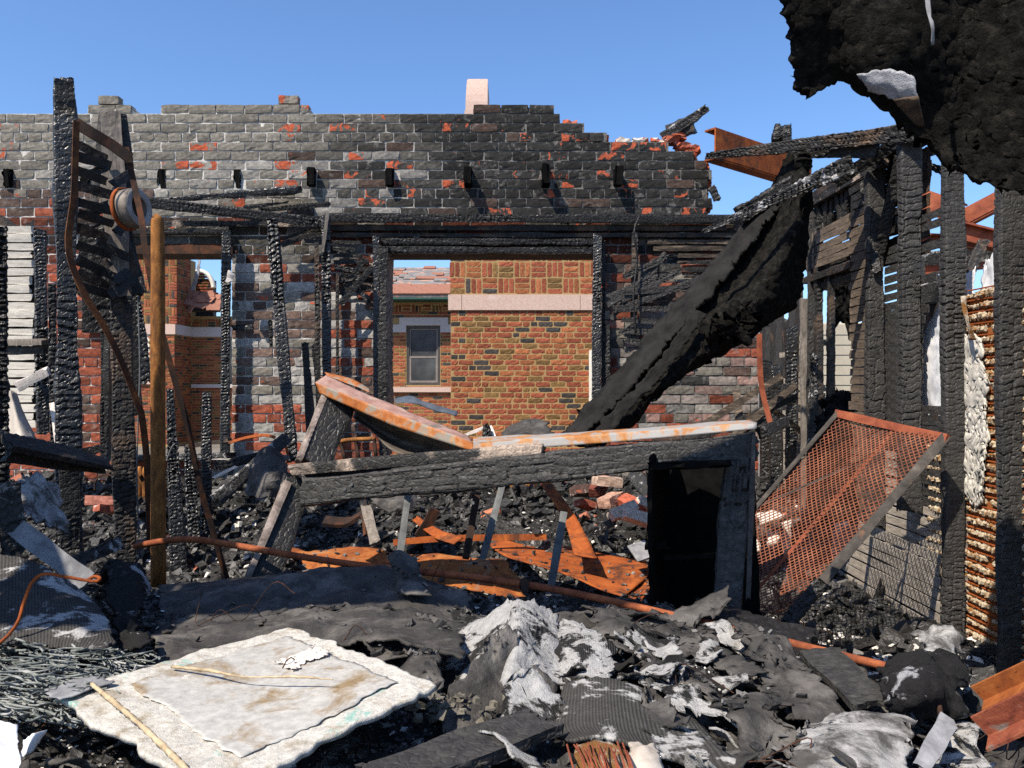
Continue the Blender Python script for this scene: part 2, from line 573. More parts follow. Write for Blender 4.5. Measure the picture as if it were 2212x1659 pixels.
def m_brick(name, source='obj', chip=(0.34, 0.075, 0.035), grime=0.3, ashc=(0.33, 0.315, 0.29)):
    """brick whose own colour is the object's colour (or a vertex colour); alpha sets how much of the face has spalled to raw red"""
    m, nt, b = _mat(name)
    v = coords(nt)
    if source == 'obj':
        oi = N(nt, 'ShaderNodeObjectInfo')
        colr, alpha, rnd = oi.outputs['Color'], oi.outputs['Alpha'], oi.outputs['Random']
        add = N(nt, 'ShaderNodeVectorMath', operation='MULTIPLY_ADD')
        cmb = N(nt, 'ShaderNodeCombineXYZ')
        for i in range(3): nt.links.new(rnd, cmb.inputs[i])
        nt.links.new(cmb.outputs[0], add.inputs[0])
        add.inputs[1].default_value = (37, 53, 71)
        nt.links.new(v, add.inputs[2])
        v = add.outputs[0]
    else:
        at = N(nt, 'ShaderNodeAttribute', attribute_name='bcol')
        colr, alpha = at.outputs['Color'], at.outputs['Alpha']
    f = ramp(nt, noise_node(nt, v, 38, 6, 0.7), [(0.3, (0.45,) * 3), (0.7, (1.25,) * 3)])
    c = mix(nt, 1.0, colr, f, 'MULTIPLY')
    if grime:
        g = ramp(nt, noise_node(nt, v, 15, 6, 0.75, 0.4), [(0.56, (0, 0, 0)), (0.66, (1, 1, 1))])
        gm = N(nt, 'ShaderNodeMath', operation='MULTIPLY'); gm.inputs[1].default_value = grime
        nt.links.new(g, gm.inputs[0])
        c = mix(nt, gm.outputs[0], c, ashc)
    if chip:
        n = noise_node(nt, v, 13, 4, 0.6, 0.6)
        th = N(nt, 'ShaderNodeMath', operation='ADD'); nt.links.new(n, th.inputs[0]); nt.links.new(alpha, th.inputs[1])
        cf = ramp(nt, th.outputs[0], [(0.98, (0, 0, 0)), (1.03, (1, 1, 1))])
        cc = ramp(nt, noise_node(nt, v, 60, 4), [(0.3, tuple(x * 0.6 for x in chip)), (0.7, tuple(x * 1.35 for x in chip))])
        c = mix(nt, cf, c, cc)
    nt.links.new(c, b.inputs['Base Color'])
    b.inputs['Roughness'].default_value = 0.9
    b.inputs['Specular IOR Level'].default_value = 0.2
    bump(nt, b, noise_node(nt, v, 110, 6, 0.75), 0.45, 0.003)
    return m

# charred timber
CHAR = m_char('charred_wood', 0.005, 0.022)
SOOT_SHADE = m_noise('thick_soot', [(0.3, (0.003, 0.003, 0.003)), (0.7, (0.007, 0.007, 0.007))], 20, 0.95, spec=0.05)  # near-black for burnt joist ends; also holds the cabinet's painted shade
TAR_DARK = m_noise('tarry_felt', [(0.3, (0.005, 0.0047, 0.0044)), (0.7, (0.022, 0.0205, 0.0185))], 9, 0.85, 60, 0.9, 0.008, spec=0.15, str3=(1, 1, 1))
CHAR_DRY = m_char('charred_wood_dry', 0.012, 0.05, rough=0.65, spec=0.35)
CHAR_GLOSS = m_char('charred_wood_shiny', 0.006, 0.024, (1.0, 1.0, 0.98), rough=0.4, spec=0.55)
CHAR_BROWN = m_char('half_burnt_wood', 0.008, 0.03, rough=0.6, spec=0.3, brown=(0.5, 0.62, (0.11, 0.07, 0.045)))
CHAR_ASH = m_char('ash_dusted_char', 0.01, 0.035, rough=0.6, brown=None, ash=(0.55, 0.63, (0.42, 0.41, 0.40)))
CHAR_PALE = m_char('pale_edged_char', 0.01, 0.03, rough=0.6, brown=(0.54, 0.6, (0.42, 0.33, 0.26)))
WOOD_GREY = m_noise('weathered_lath', [(0.3, (0.16, 0.135, 0.11)), (0.7, (0.42, 0.37, 0.31))], 3, 0.85, 90, 0.5, 0.003, str3=(22, 4, 22))
WOOD_GREY_X = m_noise('weathered_lath_cross', [(0.3, (0.17, 0.14, 0.11)), (0.7, (0.45, 0.39, 0.31))], 3, 0.85, 90, 0.5, 0.003, str3=(4, 22, 22))
WOOD_BOARD = m_noise('weathered_board', [(0.3, (0.09, 0.075, 0.06)), (0.7, (0.26, 0.225, 0.19))], 3, 0.85, 90, 0.5, 0.003, str3=(24, 24, 3))
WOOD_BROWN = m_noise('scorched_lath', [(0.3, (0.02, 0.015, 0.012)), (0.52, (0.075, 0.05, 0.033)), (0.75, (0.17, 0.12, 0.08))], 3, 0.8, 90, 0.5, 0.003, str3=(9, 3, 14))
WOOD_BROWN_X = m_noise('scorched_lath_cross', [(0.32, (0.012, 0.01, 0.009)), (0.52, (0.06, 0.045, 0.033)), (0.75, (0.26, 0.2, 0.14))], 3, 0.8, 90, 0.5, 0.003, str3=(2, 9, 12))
SIDING = m_noise('pale_lath', [(0.3, (0.42, 0.38, 0.32)), (0.7, (0.66, 0.62, 0.54))], 3, 0.85, 90, 0.4, 0.003, str3=(4, 22, 22))
PALE_WOOD = m_noise('pale_raw_wood', [(0.3, (0.5, 0.42, 0.36)), (0.7, (0.78, 0.72, 0.66))], 4, 0.8, 90, 0.4, 0.003, str3=(20, 20, 5))
# metal
RUST_PIPE = m_rust('rust_pipe', (0.06, 0.026, 0.013), (0.2, 0.08, 0.02), (0.38, 0.16, 0.04), 9, str3=(3, 3, 1.0), patch=(4, 0.55, 0.7, (0.06, 0.03, 0.016)), bstr=0.6)
RUST_ORANGE = m_rust('rust_orange', (0.10, 0.026, 0.009), (0.27, 0.062, 0.012), (0.36, 0.1, 0.02), 8, patch=(6, 0.5, 0.66, (0.05, 0.022, 0.013)), bstr=0.7)
RUST_SHEET = m_rust('rust_sheet', (0.09, 0.026, 0.01), (0.25, 0.07, 0.016), (0.38, 0.15, 0.04), 9, patch=(4, 0.6, 0.7, (0.28, 0.2, 0.13)))
RUST_DARK = m_rust('rust_dark', (0.01, 0.0085, 0.008), (0.03, 0.016, 0.011), (0.12, 0.042, 0.016), 8)
RUST_RED = m_rust('rust_red', (0.11, 0.03, 0.016), (0.23, 0.06, 0.03), (0.32, 0.1, 0.045), 9)
RUST_LONG = m_rust('rust_rod', (0.07, 0.022, 0.012), (0.2, 0.055, 0.022), (0.36, 0.11, 0.04), 9)
FLASH = m_rust('heat_stained_flashing', (0.24, 0.075, 0.016), (0.36, 0.15, 0.04), (0.36, 0.29, 0.2), 11, patch=(9, 0.47, 0.54, (0.27, 0.26, 0.25)), rough=0.6)
FLASH_ORANGE = m_rust('orange_flashing', (0.22, 0.06, 0.012), (0.34, 0.11, 0.025), (0.36, 0.28, 0.17), 11, patch=(12, 0.48, 0.55, (0.22, 0.195, 0.16)), rough=0.6)
LEG_PALE = m_noise('pale_split_edge', [(0.3, (0.05, 0.04, 0.035)), (0.5, (0.24, 0.19, 0.16)), (0.7, (0.42, 0.36, 0.32))], 16, 0.8)
CREAM_OLD = m_noise('old_cream_paint', [(0.3, (0.33, 0.29, 0.22)), (0.7, (0.46, 0.42, 0.34))], 4, 0.7)
FLASH_PINK = m_noise('pink_bare_sheet', [(0.3, (0.24, 0.12, 0.09)), (0.55, (0.36, 0.22, 0.18)), (0.75, (0.45, 0.36, 0.27))], 14, 0.6, second=(8, 0.56, 0.64, (0.16, 0.13, 0.11)))
SHEET_BROWN = m_noise('sooty_sheet_metal', [(0.3, (0.03, 0.024, 0.018)), (0.55, (0.12, 0.1, 0.08)), (0.75, (0.24, 0.19, 0.14))], 3, 0.55, str3=(2, 2, 6))
STEEL_GREY = m_noise('grey_iron', [(0.3, (0.06, 0.065, 0.068)), (0.7, (0.17, 0.175, 0.17))], 12, 0.6, second=(9, 0.6, 0.7, (0.2, 0.12, 0.06)))
GATE_GREY = m_noise('gate_bar', [(0.3, (0.022, 0.019, 0.017)), (0.6, (0.065, 0.056, 0.048)), (0.8, (0.15, 0.125, 0.1))], 18, 0.75, second=(6, 0.6, 0.7, (0.2, 0.09, 0.04)))
MESH_RUST = m_rust('mesh_rust', (0.035, 0.02, 0.014), (0.15, 0.05, 0.026), (0.27, 0.1, 0.055), 7)
# sheets, ash, mineral
TAR = m_noise('tar_paper', [(0.3, (0.02, 0.0185, 0.0175)), (0.7, (0.06, 0.055, 0.05))], 9, 0.6, 60, 0.9, 0.008, spec=0.3, second=(6, 0.48, 0.72, (0.15, 0.138, 0.125)), rvar=(0.5, 0.9))
FOAM = m_noise('charred_insulation', [(0.32, (0.003, 0.003, 0.0028)), (0.55, (0.015, 0.0138, 0.012)), (0.75, (0.042, 0.037, 0.031))], 34, 0.95, 130, 1.0, 0.016, spec=0.08)
ASHSHEET = m_two('ash_covered_felt', (0.05, 0.048, 0.046), (0.42, 0.412, 0.4), 8, 0.45, 0.5, bscale=55, bstr=1.0, bdist=0.012, weave=(11, 22))
WEAVE = m_two('woven_black_felt', (0.085, 0.08, 0.075), (0.42, 0.412, 0.4), 7.5, 0.54, 0.59, bscale=70, weave=(13, 22), bstr=0.9)
WHITEFELT = m_two('white_ash_blanket', (0.09, 0.085, 0.08), (0.4, 0.39, 0.375), 10, 0.4, 0.56, bscale=40, bstr=0.9, bdist=0.01)
RUBBLE = m_two('burnt_rubble', (0.028, 0.027, 0.025), (0.22, 0.21, 0.2), 12, 0.52, 0.62, bscale=45, bstr=1.0, bdist=0.02, third=(40, 0.66, 0.7, (0.55, 0.53, 0.5)))
def m_mortar():
    m, nt, b = _mat('sooty_mortar')
    v = coords(nt)
    sp = N(nt, 'ShaderNodeSeparateXYZ'); nt.links.new(v, sp.inputs[0])
    n1 = noise_node(nt, v, 1.3, 5, 0.6)
    ad = N(nt, 'ShaderNodeMath', operation='MULTIPLY_ADD'); ad.inputs[1].default_value = 0.32; nt.links.new(sp.outputs[0], ad.inputs[0])
    n2 = N(nt, 'ShaderNodeMath', operation='MULTIPLY_ADD'); n2.inputs[1].default_value = 1.6; n2.inputs[2].default_value = -0.3; nt.links.new(n1, n2.inputs[0])
    nt.links.new(n2.outputs[0], ad.inputs[2])
    sootf = ramp(nt, ad.outputs[0], [(0.25, (0, 0, 0)), (0.85, (1, 1, 1))])
    pale = ramp(nt, noise_node(nt, v, 30, 6, 0.75), [(0.3, (0.32, 0.3, 0.27)), (0.62, (0.62, 0.59, 0.535))])
    dark = ramp(nt, noise_node(nt, v, 24, 6, 0.75), [(0.35, (0.035, 0.033, 0.031)), (0.7, (0.24, 0.228, 0.21))])
    nt.links.new(mix(nt, sootf, pale, dark), b.inputs['Base Color'])
    b.inputs['Roughness'].default_value = 0.95; b.inputs['Specular IOR Level'].default_value = 0.15
    bump(nt, b, noise_node(nt, v, 60, 6, 0.75), 0.9, 0.008)
    return m
MORTAR = m_mortar()
KEYS = m_two('rusty_plaster_keys', (0.26, 0.12, 0.035), (0.5, 0.43, 0.31), 40, 0.42, 0.55, bscale=120, bstr=0.8)
PLASTER = m_two('burnt_plaster', (0.28, 0.13, 0.04), (0.6, 0.55, 0.45), 5, 0.46, 0.54, bscale=70, bstr=1.0, bdist=0.012, third=(14, 0.6, 0.68, (0.03, 0.028, 0.025)))
WHITE_SHEET = m_two('scorched_white_sheet', (0.75, 0.75, 0.77), (0.1, 0.1, 0.105), 5, 0.66, 0.7, bscale=18, bstr=0.3)
PAINT_WHITE = m_noise('cream_paint', [(0.3, (0.62, 0.57, 0.47)), (0.7, (0.78, 0.74, 0.66))], 4, 0.6)
CANVAS = m_noise('scorched_canvas', [(0.3, (0.26, 0.22, 0.18)), (0.6, (0.5, 0.45, 0.39)), (0.8, (0.62, 0.58, 0.52))], 7, 0.9)
SHADE_PLANK = m_noise('ashy_plank', [(0.3, (0.12, 0.12, 0.125)), (0.7, (0.32, 0.32, 0.33))], 3, 0.8, str3=(6, 6, 6))  # plain ash grey; on the left board it is shade put into colour
BRICK_OBJ = m_brick('sooty_brick', 'obj')
BRICK_ATT = m_brick('sooty_brick_mass', 'attr')
BRICK_NEW = m_brick('tapestry_brick', 'obj', None, 0.0)
BRICK_NEW_ATT = m_brick('tapestry_brick_mass', 'attr', None, 0.0)
BRICK_LOOSE = m_brick('loose_brick', 'obj', (0.4, 0.11, 0.06), 0.75, (0.62, 0.56, 0.48))
MORTAR_Y = m_noise('buff_mortar', [(0.3, (0.27, 0.175, 0.075)), (0.7, (0.37, 0.245, 0.11))], 30, 0.95)
STONE = m_noise('pink_cast_stone', [(0.35, (0.42, 0.29, 0.235)), (0.65, (0.56, 0.42, 0.35))], 60, 0.9, 200, 0.4, 0.002, second=(3, 0.62, 0.8, (0.6, 0.5, 0.43)))
STONE_GREY = m_noise('grey_cast_stone', [(0.35, (0.4, 0.35, 0.33)), (0.65, (0.54, 0.48, 0.45))], 40, 0.9)
ROOF_TILE = m_noise('red_roof_tile', [(0.3, (0.2, 0.085, 0.055)), (0.7, (0.31, 0.14, 0.09))], 12, 0.85)
ROOF_FELT = m_noise('torn_roof_felt', [(0.3, (0.1, 0.1, 0.1)), (0.55, (0.19, 0.175, 0.165)), (0.75, (0.33, 0.31, 0.3))], 3, 0.9, second=(2.2, 0.55, 0.6, (0.4, 0.22, 0.15)))
GREEN = m_noise('green_gutter', [(0.3, (0.015, 0.055, 0.04)), (0.7, (0.03, 0.09, 0.07))], 8, 0.5)
FRAME_BROWN = m_noise('bronze_window_frame', [(0.3, (0.045, 0.038, 0.034)), (0.7, (0.075, 0.065, 0.058))], 8, 0.5)
FRAME_TAUPE = m_noise('taupe_sash', [(0.3, (0.16, 0.135, 0.12)), (0.7, (0.23, 0.2, 0.175))], 8, 0.5)
def m_glass():
    m, nt, b = _mat('dark_window_glass')
    b.inputs['Base Color'].default_value = (0.035, 0.037, 0.04, 1)
    b.inputs['Roughness'].default_value = 0.08
    b.inputs['Specular IOR Level'].default_value = 0.55
    v = coords(nt)
    c = ramp(nt, noise_node(nt, v, 1.6, 3), [(0.35, (0.03, 0.031, 0.034)), (0.65, (0.085, 0.086, 0.088))])
    nt.links.new(c, b.inputs['Base Color'])
    return m
GLASS = m_glass()
PAPER = m_two('stained_picture_paper', (0.5, 0.485, 0.45), (0.26, 0.185, 0.1), 9, 0.5, 0.64, rough=0.4, bscale=12, bstr=0.15, spec=0.4)
BOARD = m_two('chalky_picture_board', (0.62, 0.595, 0.54), (0.3, 0.25, 0.18), 16, 0.5, 0.66, bscale=110, bstr=0.9, bdist=0.005, third=(6.5, 0.585, 0.64, (0.22, 0.4, 0.35)))
ASH_FLECK = m_two('ash_flecked_char', (0.02, 0.019, 0.019), (0.36, 0.36, 0.37), 11, 0.58, 0.63, bscale=50, bstr=1.0, bdist=0.015)
CORD = m_noise('scorched_teal_cord', [(0.3, (0.03, 0.033, 0.032)), (0.48, (0.12, 0.135, 0.128)), (0.66, (0.34, 0.345, 0.335))], 11, 0.9)
STICK = m_noise('pale_stick', [(0.3, (0.2, 0.14, 0.08)), (0.55, (0.42, 0.33, 0.21)), (0.75, (0.55, 0.46, 0.32))], 25, 0.8)
CERAMIC = m_noise('sooty_ceramic', [(0.3, (0.17, 0.15, 0.13)), (0.7, (0.4, 0.37, 0.34))], 20, 0.7, second=(10, 0.6, 0.7, (0.06, 0.05, 0.045)))
GROUND = m_noise('bare_ground', [(0.3, (0.1, 0.09, 0.075)), (0.7, (0.19, 0.17, 0.14))], 2, 0.95)

# ------------------------------------------------------------------ ground
mb = MB()
mb.add([[-1500, -1500, -0.12], [1500, -1500, -0.12], [1500, 1500, -0.12], [-1500, 1500, -0.12]], [[0, 1, 2, 3]])
g = mb.build('ground', GROUND); g['kind'] = 'structure'; g['label'] = 'bare ground around the burnt building'
mb = MB(); mb.box(-4.8, 2.25, -1.2, 6.4, -0.1, 0.0)
g = mb.build('floor', CHAR_DRY); g['kind'] = 'structure'; g['label'] = 'burnt floor buried under the rubble'

# ------------------------------------------------------------------ the burnt brick wall
WY = 6.45               # its face
CH, BL = 0.0752, 0.2255
ZT = 3.77               # top of course 0
def WX(px): return (px - 1106.0) / FPX * WY
def WZ(py): return CAMZ - (py - 829.5) / FPX * WY
top_right = {0: 1210, 1: 1263, 2: 1312, 3: 1445, 4: 1500}
WIN_MAIN = (WX(824), WX(1292), 0.96, WZ(534))
WIN_LEFT = (WX(236), WX(500), 0.99, WZ(530))
def course_spans(k):
    z1 = ZT - k * CH; z0 = z1 - CH
    if k == -2: return [(WX(211), WX(256)), (WX(600), WX(644))]
    if k == -1: return [(WX(188), WX(285)), (WX(346), WX(668)), (WX(1021), WX(1197))]
    r = WX(top_right.get(k, 1532 + 7 * math.sin(k * 2.3))) if k < 11 else 1.98
    sp = [(-4.75, r)]
    zm = (z0 + z1) / 2
    for (x0, x1, a, b) in (WIN_MAIN, WIN_LEFT):
        if a < zm < b:
            ns = []
            for s0, s1 in sp:
                if x1 <= s0 or x0 >= s1: ns.append((s0, s1)); continue
                if x0 - s0 > 0.03: ns.append((s0, x0))
                if s1 - x1 > 0.03: ns.append((x1, s1))
            sp = ns
    return sp
NK = 42
POCKETS = [(px, WX(px)) for px in (20, 186, 350, 512, 676, 843, 1012, 1178, 1333)]
bricks = []
for k in range(-2, NK):
    header = (k % 6 == 2)
    step = BL / 2 if header else BL
    z1 = ZT - k * CH; z0 = z1 - CH
    off = (0.06 if header else 0.0) + (BL / 2 if k % 2 else 0.0)
    for s0, s1 in course_spans(k):
        if k < 0: xs = s0
        else: xs = math.floor((s0 - off) / step) * step + off
        while xs < s1 - 0.03:
            a, b = max(xs, s0), min(xs + step, s1)
            xs += step
            if b - a < 0.05: continue
            if s0 > -4.75 and a == s0 or b == s1:
                pass
            # joist pockets two courses high
            if k in (6, 7):
                cut = [x for _, x in POCKETS if a < x + 0.03 and b > x - 0.03]
                if cut:
                    x = cut[0]
                    for c0, c1 in ((a, x - 0.028), (x + 0.028, b)):
                        if c1 - c0 > 0.05: bricks.append((c0, c1, z0, z1, k))
                    continue
            bricks.append((a, b, z0, z1, k))

def soot(x, z, r):
    px = x / WY * FPX + 1106; py = 829.5 - (z - CAMZ) / WY * FPX
    n = fbm(np.array([[x * 0.9, z * 1.1, 3.3]]), 3)[0]
    grey = np.array([0.19, 0.174, 0.145]) * (0.75 + 0.45 * r[0])
    dark = np.array([0.021, 0.0205, 0.0195]) * (0.7 + 0.8 * r[0])
    brown = np.array([0.075, 0.05, 0.04]) * (0.7 + 0.8 * r[0])
    red = np.array([0.27, 0.075, 0.042]) * (0.65 + 0.7 * r[0])
    pale = np.array([0.37, 0.35, 0.32]) * (0.8 + 0.4 * r[0])
    chip = 0.27 if r[1] > (0.09 if px < 560 else 0.17) else 0.44
    if py < 470:
        bl = np.clip((px - 430) / 420 + n * 0.85, 0, 1)
        col = grey * (1 - bl) + dark * bl
        if px < 900 and 330 < py < 465 and r[2] < 0.4: col = col * 0.5 + pale * 0.45
        if px < 340 and py > 425: col = red if r[2] < 0.62 else brown; chip = 0.2
        elif px < 340 and py > 395 and r[2] < 0.5: col = brown
        elif r[2] < 0.10 and px > 620: col = brown * 0.7
    else:
        if px < 236:
            col = red if r[2] < 0.75 else brown
        elif px < 700:
            q = r[2] + n * 0.25
            if py < 640: col = [brown * 1.4, grey, red * 0.75, pale][min(3, max(0, int(q * 4)))]
            elif py < 850: col = [grey * 1.3, pale, grey, brown * 1.7][min(3, max(0, int(q * 4)))]
            else: col = red if q < 0.62 else pale * 0.9
        elif px < 850:
            col = red * 0.8 if r[2] < 0.5 else (brown if r[2] < 0.75 else pale)
        else:
            col = [dark * 2, red * 0.7, brown * 1.3, grey, red][int(r[2] * 4.99)]
            if py > 680 and r[1] < 0.5: col = col * 0.6 + pale * 0.4
        if py < 560: col = col * 0.35
        chip = 0.24 if r[1] > 0.15 else 0.38
    return col, chip

def brick_mesh(name, lx, lz, ly, seed, nx=5, nz=3, amp=0.0018, edge=0.0022, chipped=False, jit=1.0):
    """front face as a small uneven grid, sides and back closed; centred, face at y = 0 looking towards -Y"""
    r = np.random.default_rng(seed)
    xs = np.linspace(-lx / 2, lx / 2, nx + 1); zs = np.linspace(-lz / 2, lz / 2, nz + 1)
    X, Z = np.meshgrid(xs, zs)
    Yv = r.uniform(-amp, amp, X.shape)
    ed = np.zeros(X.shape); ed[[0, -1]] += 1; ed[:, [0, -1]] += 1
    Yv += edge * np.minimum(ed, 1) * r.uniform(0.3, 1.6, X.shape) + edge * np.maximum(ed - 1, 0)
    if chipped:
        cx, cz = r.uniform(-lx / 2, lx / 2), r.uniform(-lz / 2, lz / 2)
        dd = ((X - cx) / (lx * 0.33)) ** 2 + ((Z - cz) / (lz * 0.6)) ** 2
        Yv += 0.006 * np.clip(1.1 - dd, 0, 1)
    X = X + r.uniform(-0.0028, 0.0028, X.shape) * jit; Z = Z + r.uniform(-0.0022, 0.0022, Z.shape) * jit
    V = np.stack([X, Yv, Z], -1).reshape(-1, 3)
    I = np.arange(V.shape[0]).reshape(nz + 1, nx + 1)
    F = np.stack([I[:-1, :-1], I[:-1, 1:], I[1:, 1:], I[1:, :-1]], -1).reshape(-1, 4).tolist()
    ring = list(I[0, :]) + list(I[1:, -1]) + list(I[-1, -2::-1]) + list(I[-2:0:-1, 0])
    back = V[ring].copy(); back[:, 1] = ly
    n0 = len(V); V = np.concatenate([V, back]); m = len(ring)
    for i in range(m): F.append([ring[(i + 1) % m], ring[i], n0 + i, n0 + (i + 1) % m])
    return V, np.array(F)

VAR = 14
SV = [brick_mesh('b', 0.2140, 0.0640, 0.09, i, chipped=i % 3 == 0) for i in range(VAR)]
HV = [brick_mesh('b', 0.1020, 0.0640, 0.09, 50 + i, nx=3, chipped=i % 4 == 0) for i in range(VAR)]
SM = [mk_mesh('brick', *v) for v in SV]; HM = [mk_mesh('brick', *v) for v in HV]
for m in SM + HM: m.materials.append(BRICK_OBJ)

wall = tag(empty('brick_wall', (-1.4, WY + 0.15, 0.0)), 'soot-blackened brick wall with two window openings and a crumbling stepped top', 'wall')

def mass_bricks(name, items, mat, parent, ry=0.0):
    """items: (V, F, centre, scale_x, colour, alpha) joined into one mesh with colours on its corners"""
    vs, fs, cs, n = [], [], [], 0
    for V, F, c, sx, col, al in items:
        W = V.copy(); W[:, 0] *= sx
        if ry:
            W = np.stack([W[:, 0] * math.cos(ry) - W[:, 1] * math.sin(ry), W[:, 0] * math.sin(ry) + W[:, 1] * math.cos(ry), W[:, 2]], 1)
        vs.append(W + c); fs.append(F + n); n += len(W)
        cs.append(np.tile(np.array([*col, al]), (len(W), 1)))
    o = link(name, np.concatenate(vs), np.concatenate(fs), mat, parent)
    at = o.data.attributes.new('bcol', 'FLOAT_COLOR', 'POINT')
    at.data.foreach_set('color', np.concatenate(cs).astype(np.float32).ravel())
    return o

# the 300 bricks that show best: everything above the ceiling line and in the open piers
def score(bk):
    a, b, z0, z1, k = bk
    px = (a + b) / 2 / WY * FPX + 1106; py = 829.5 - ((z0 + z1) / 2 - CAMZ) / WY * FPX
    if px < -20: return 9
    if py < 465: return 0 if b - a > 0.15 else 1
    return 2 if 505 < px < 690 or 175 < px < 235 else 3
order = sorted(range(len(bricks)), key=lambda i: (score(bricks[i]), random.random()))
chosen, rest = order[:300], order[300:]
R = rng.random((len(bricks), 5))
def place(bk):
    a, b, z0, z1, k = bk
    short = (b - a) < 0.15
    nom = BL / 2 if short else BL
    return short, (b - a) / nom
for i in chosen:
    a, b, z0, z1, k = bricks[i]
    short, sx = place(bricks[i])
    col, chip = soot((a + b) / 2, (z0 + z1) / 2, R[i])
    v = int(R[i][3] * VAR)
    if chip > 0.4: v = v - v % 3
    o = bpy.data.objects.new('brick', (HM if short else SM)[v % VAR])
    COL.objects.link(o)
    put(o, ((a + b) / 2 + rng.uniform(-.003, .003), WY + (rng.uniform(-0.008, -0.002)), (z0 + z1) / 2 + rng.uniform(-.002, .002)), wall)
    o.scale = (sx, 1, 1)
    o.rotation_euler = (0, rng.uniform(-0.012, 0.012), rng.uniform(-0.02, 0.02))
    o.color = (*col, chip)
items = []
for i in rest:
    a, b, z0, z1, k = bricks[i]
    short, sx = place(bricks[i])
    col, chip = soot((a + b) / 2, (z0 + z1) / 2, R[i])
    V, F = (HV if short else SV)[int(R[i][3] * VAR) % VAR]
    items.append((V, F, np.array([(a + b) / 2, WY + rng.uniform(-0.008, -0.002), (z0 + z1) / 2]), sx, col, chip))
o = mass_bricks('brickwork', items, BRICK_ATT, wall); o['kind'] = 'stuff'
# mortar: rough face a centimetre behind the bricks, closed body behind
vs, fs, n = [], [], 0
def grid_face(x0, x1, z0, z1, y, nx, nz, amp, seed):
    X, Z = np.meshgrid(np.linspace(x0, x1, nx + 1), np.linspace(z0, z1, nz + 1))
    p = np.stack([X.ravel(), np.full(X.size, y), Z.ravel()], 1)
    p[:, 1] += amp * fbm(p * 22 + seed, 3)
    I = np.arange(len(p)).reshape(nz + 1, nx + 1)
    return p, np.stack([I[:-1, :-1], I[:-1, 1:], I[1:, 1:], I[1:, :-1]], -1).reshape(-1, 4)
core = MB()
for k in range(-1, NK):
    z1 = ZT - k * CH; z0 = z1 - CH
    ins = 0.03 if k < 0 else 0.012
    for s0, s1 in course_spans(k):
        p, f = grid_face(s0 + 0.004, s1 - 0.004, z0, z1 - (0.035 if k < 0 else 0), WY + 0.0042, max(2, int((s1 - s0) / 0.022)), 3, 0.0018, 0)
        core.add(p, f)
        core.box(s0 + 0.006, s1 - 0.006, WY + 0.02, WY + 0.33, z0 + 0.0005, z1 - (0.02 if k < 0 else 0.0005))
core.box(-4.75, 1.98, WY + 0.012, WY + 0.33, -0.1, ZT - NK * CH)
core.build('mortar', MORTAR, wall)
# back-row bricks on the ragged top so that the crest has depth
items = []
for k in (-1, 0, 1, 2, 3, 4):
    z1 = ZT - k * CH
    for s0, s1 in course_spans(k):
        x = s0 + 0.1
        while x < s1 - 0.15:
            if k >= 0 and x < WX(top_right.get(k - 1, 1210)) - 0.3 and k > 0: x += 0.225; continue
            V, F = SV[rng.integers(VAR)]
            W = V.copy(); W[:, 1] = 0.09 - W[:, 1] * 1.0
            items.append((W[:, :], F[:, ::-1], np.array([x, WY + 0.25, z1 - CH / 2 + 0.004]), 1, (0.08, 0.075, 0.07), 0.2))
            x += 0.225
o = mass_bricks('brickwork_behind', items, BRICK_ATT, wall); o['kind'] = 'stuff'
# broken red ends at the right-hand edge and rubble bits on the crest
items = []
for k in range(3, 12):
    z = ZT - k * CH - CH / 2
    for q in range(2):
        V, F = brick_mesh('c', 0.07, 0.058, 0.1, 900 + k * 3 + q, nx=3, amp=0.012, edge=0.012)
        W = V.copy(); W += rng.normal(0, 0.006, W.shape)
        items.append((W, F, np.array([course_spans(k)[0][1] - 0.02 + rng.uniform(-0.02, 0.03), WY + 0.03 + q * 0.13, z]), 1, (0.33, 0.09, 0.05), 0.45))
for px, py in ((1300, 296), (1345, 303), (1385, 301), (1425, 303), (1450, 298), (1470, 290), (1480, 312), (1500, 318), (1232, 262)):
    V, F = brick_mesh('c', 0.12, 0.06, 0.1, int(px), nx=3, amp=0.012, edge=0.012)
    items.append((V + rng.normal(0, 0.008, V.shape), F, np.array([WX(px), WY + 0.04, WZ(py)]), 1, (0.34, 0.1, 0.06) if px % 2 == 0 else (0.5, 0.45, 0.4), 0.45))
o = mass_bricks('broken_brick_edge', items, BRICK_ATT, wall); o['kind'] = 'stuff'
# burnt joist ends in their pockets
for i, (px, x) in enumerate(POCKETS):
    zc = WZ(384)
    out = (0.05, 0.05, 0.02, 0.025, 0.10, 0.08, 0.15, 0.19, 0.13)[i]
    beam('joist_stub', (x, WY + 0.1, zc), (x, WY - out, zc - 0.01), 0.062, 0.145, SOOT_SHADE, wall, seed=60 + i, side=(1, 0, 0), res=0.014, rag=0.03, lump=0.006)
    if out > 0:
        pass

# ------------------------------------------------------------------ neighbouring building seen through the big opening
NY = 11.2
NB = thing('brick_building', (0.2, NY + 1.5, -0.12), 'red and ochre tapestry brick building with a pale stone band behind the big window opening', 'building')
NCH, NBL = 0.0762, 0.2145
def NX(px): return (px - 1106.0) / FPX * NY
def NZ(py): return CAMZ - (py - 829.5) / FPX * NY
NLX, NRX = NX(973), 1.85
def tcol(r):
    t = r[0]
    if t < 0.54: c = np.array([0.29, 0.08, 0.042])
    elif t < 0.76: c = np.array([0.35, 0.12, 0.05])
    elif t < 0.88: c = np.array([0.21, 0.12, 0.045])
    else: c = np.array([0.06, 0.053, 0.05])
    return c * (0.7 + 0.5 * r[1])
TV = [brick_mesh('t', 0.197, 0.059, 0.05, 200 + i, nx=6, nz=2, amp=0.003, edge=0.002, jit=0.6) for i in range(10)]
TM = [mk_mesh('brick', *v) for v in TV]
for m in TM: m.materials.append(BRICK_NEW)
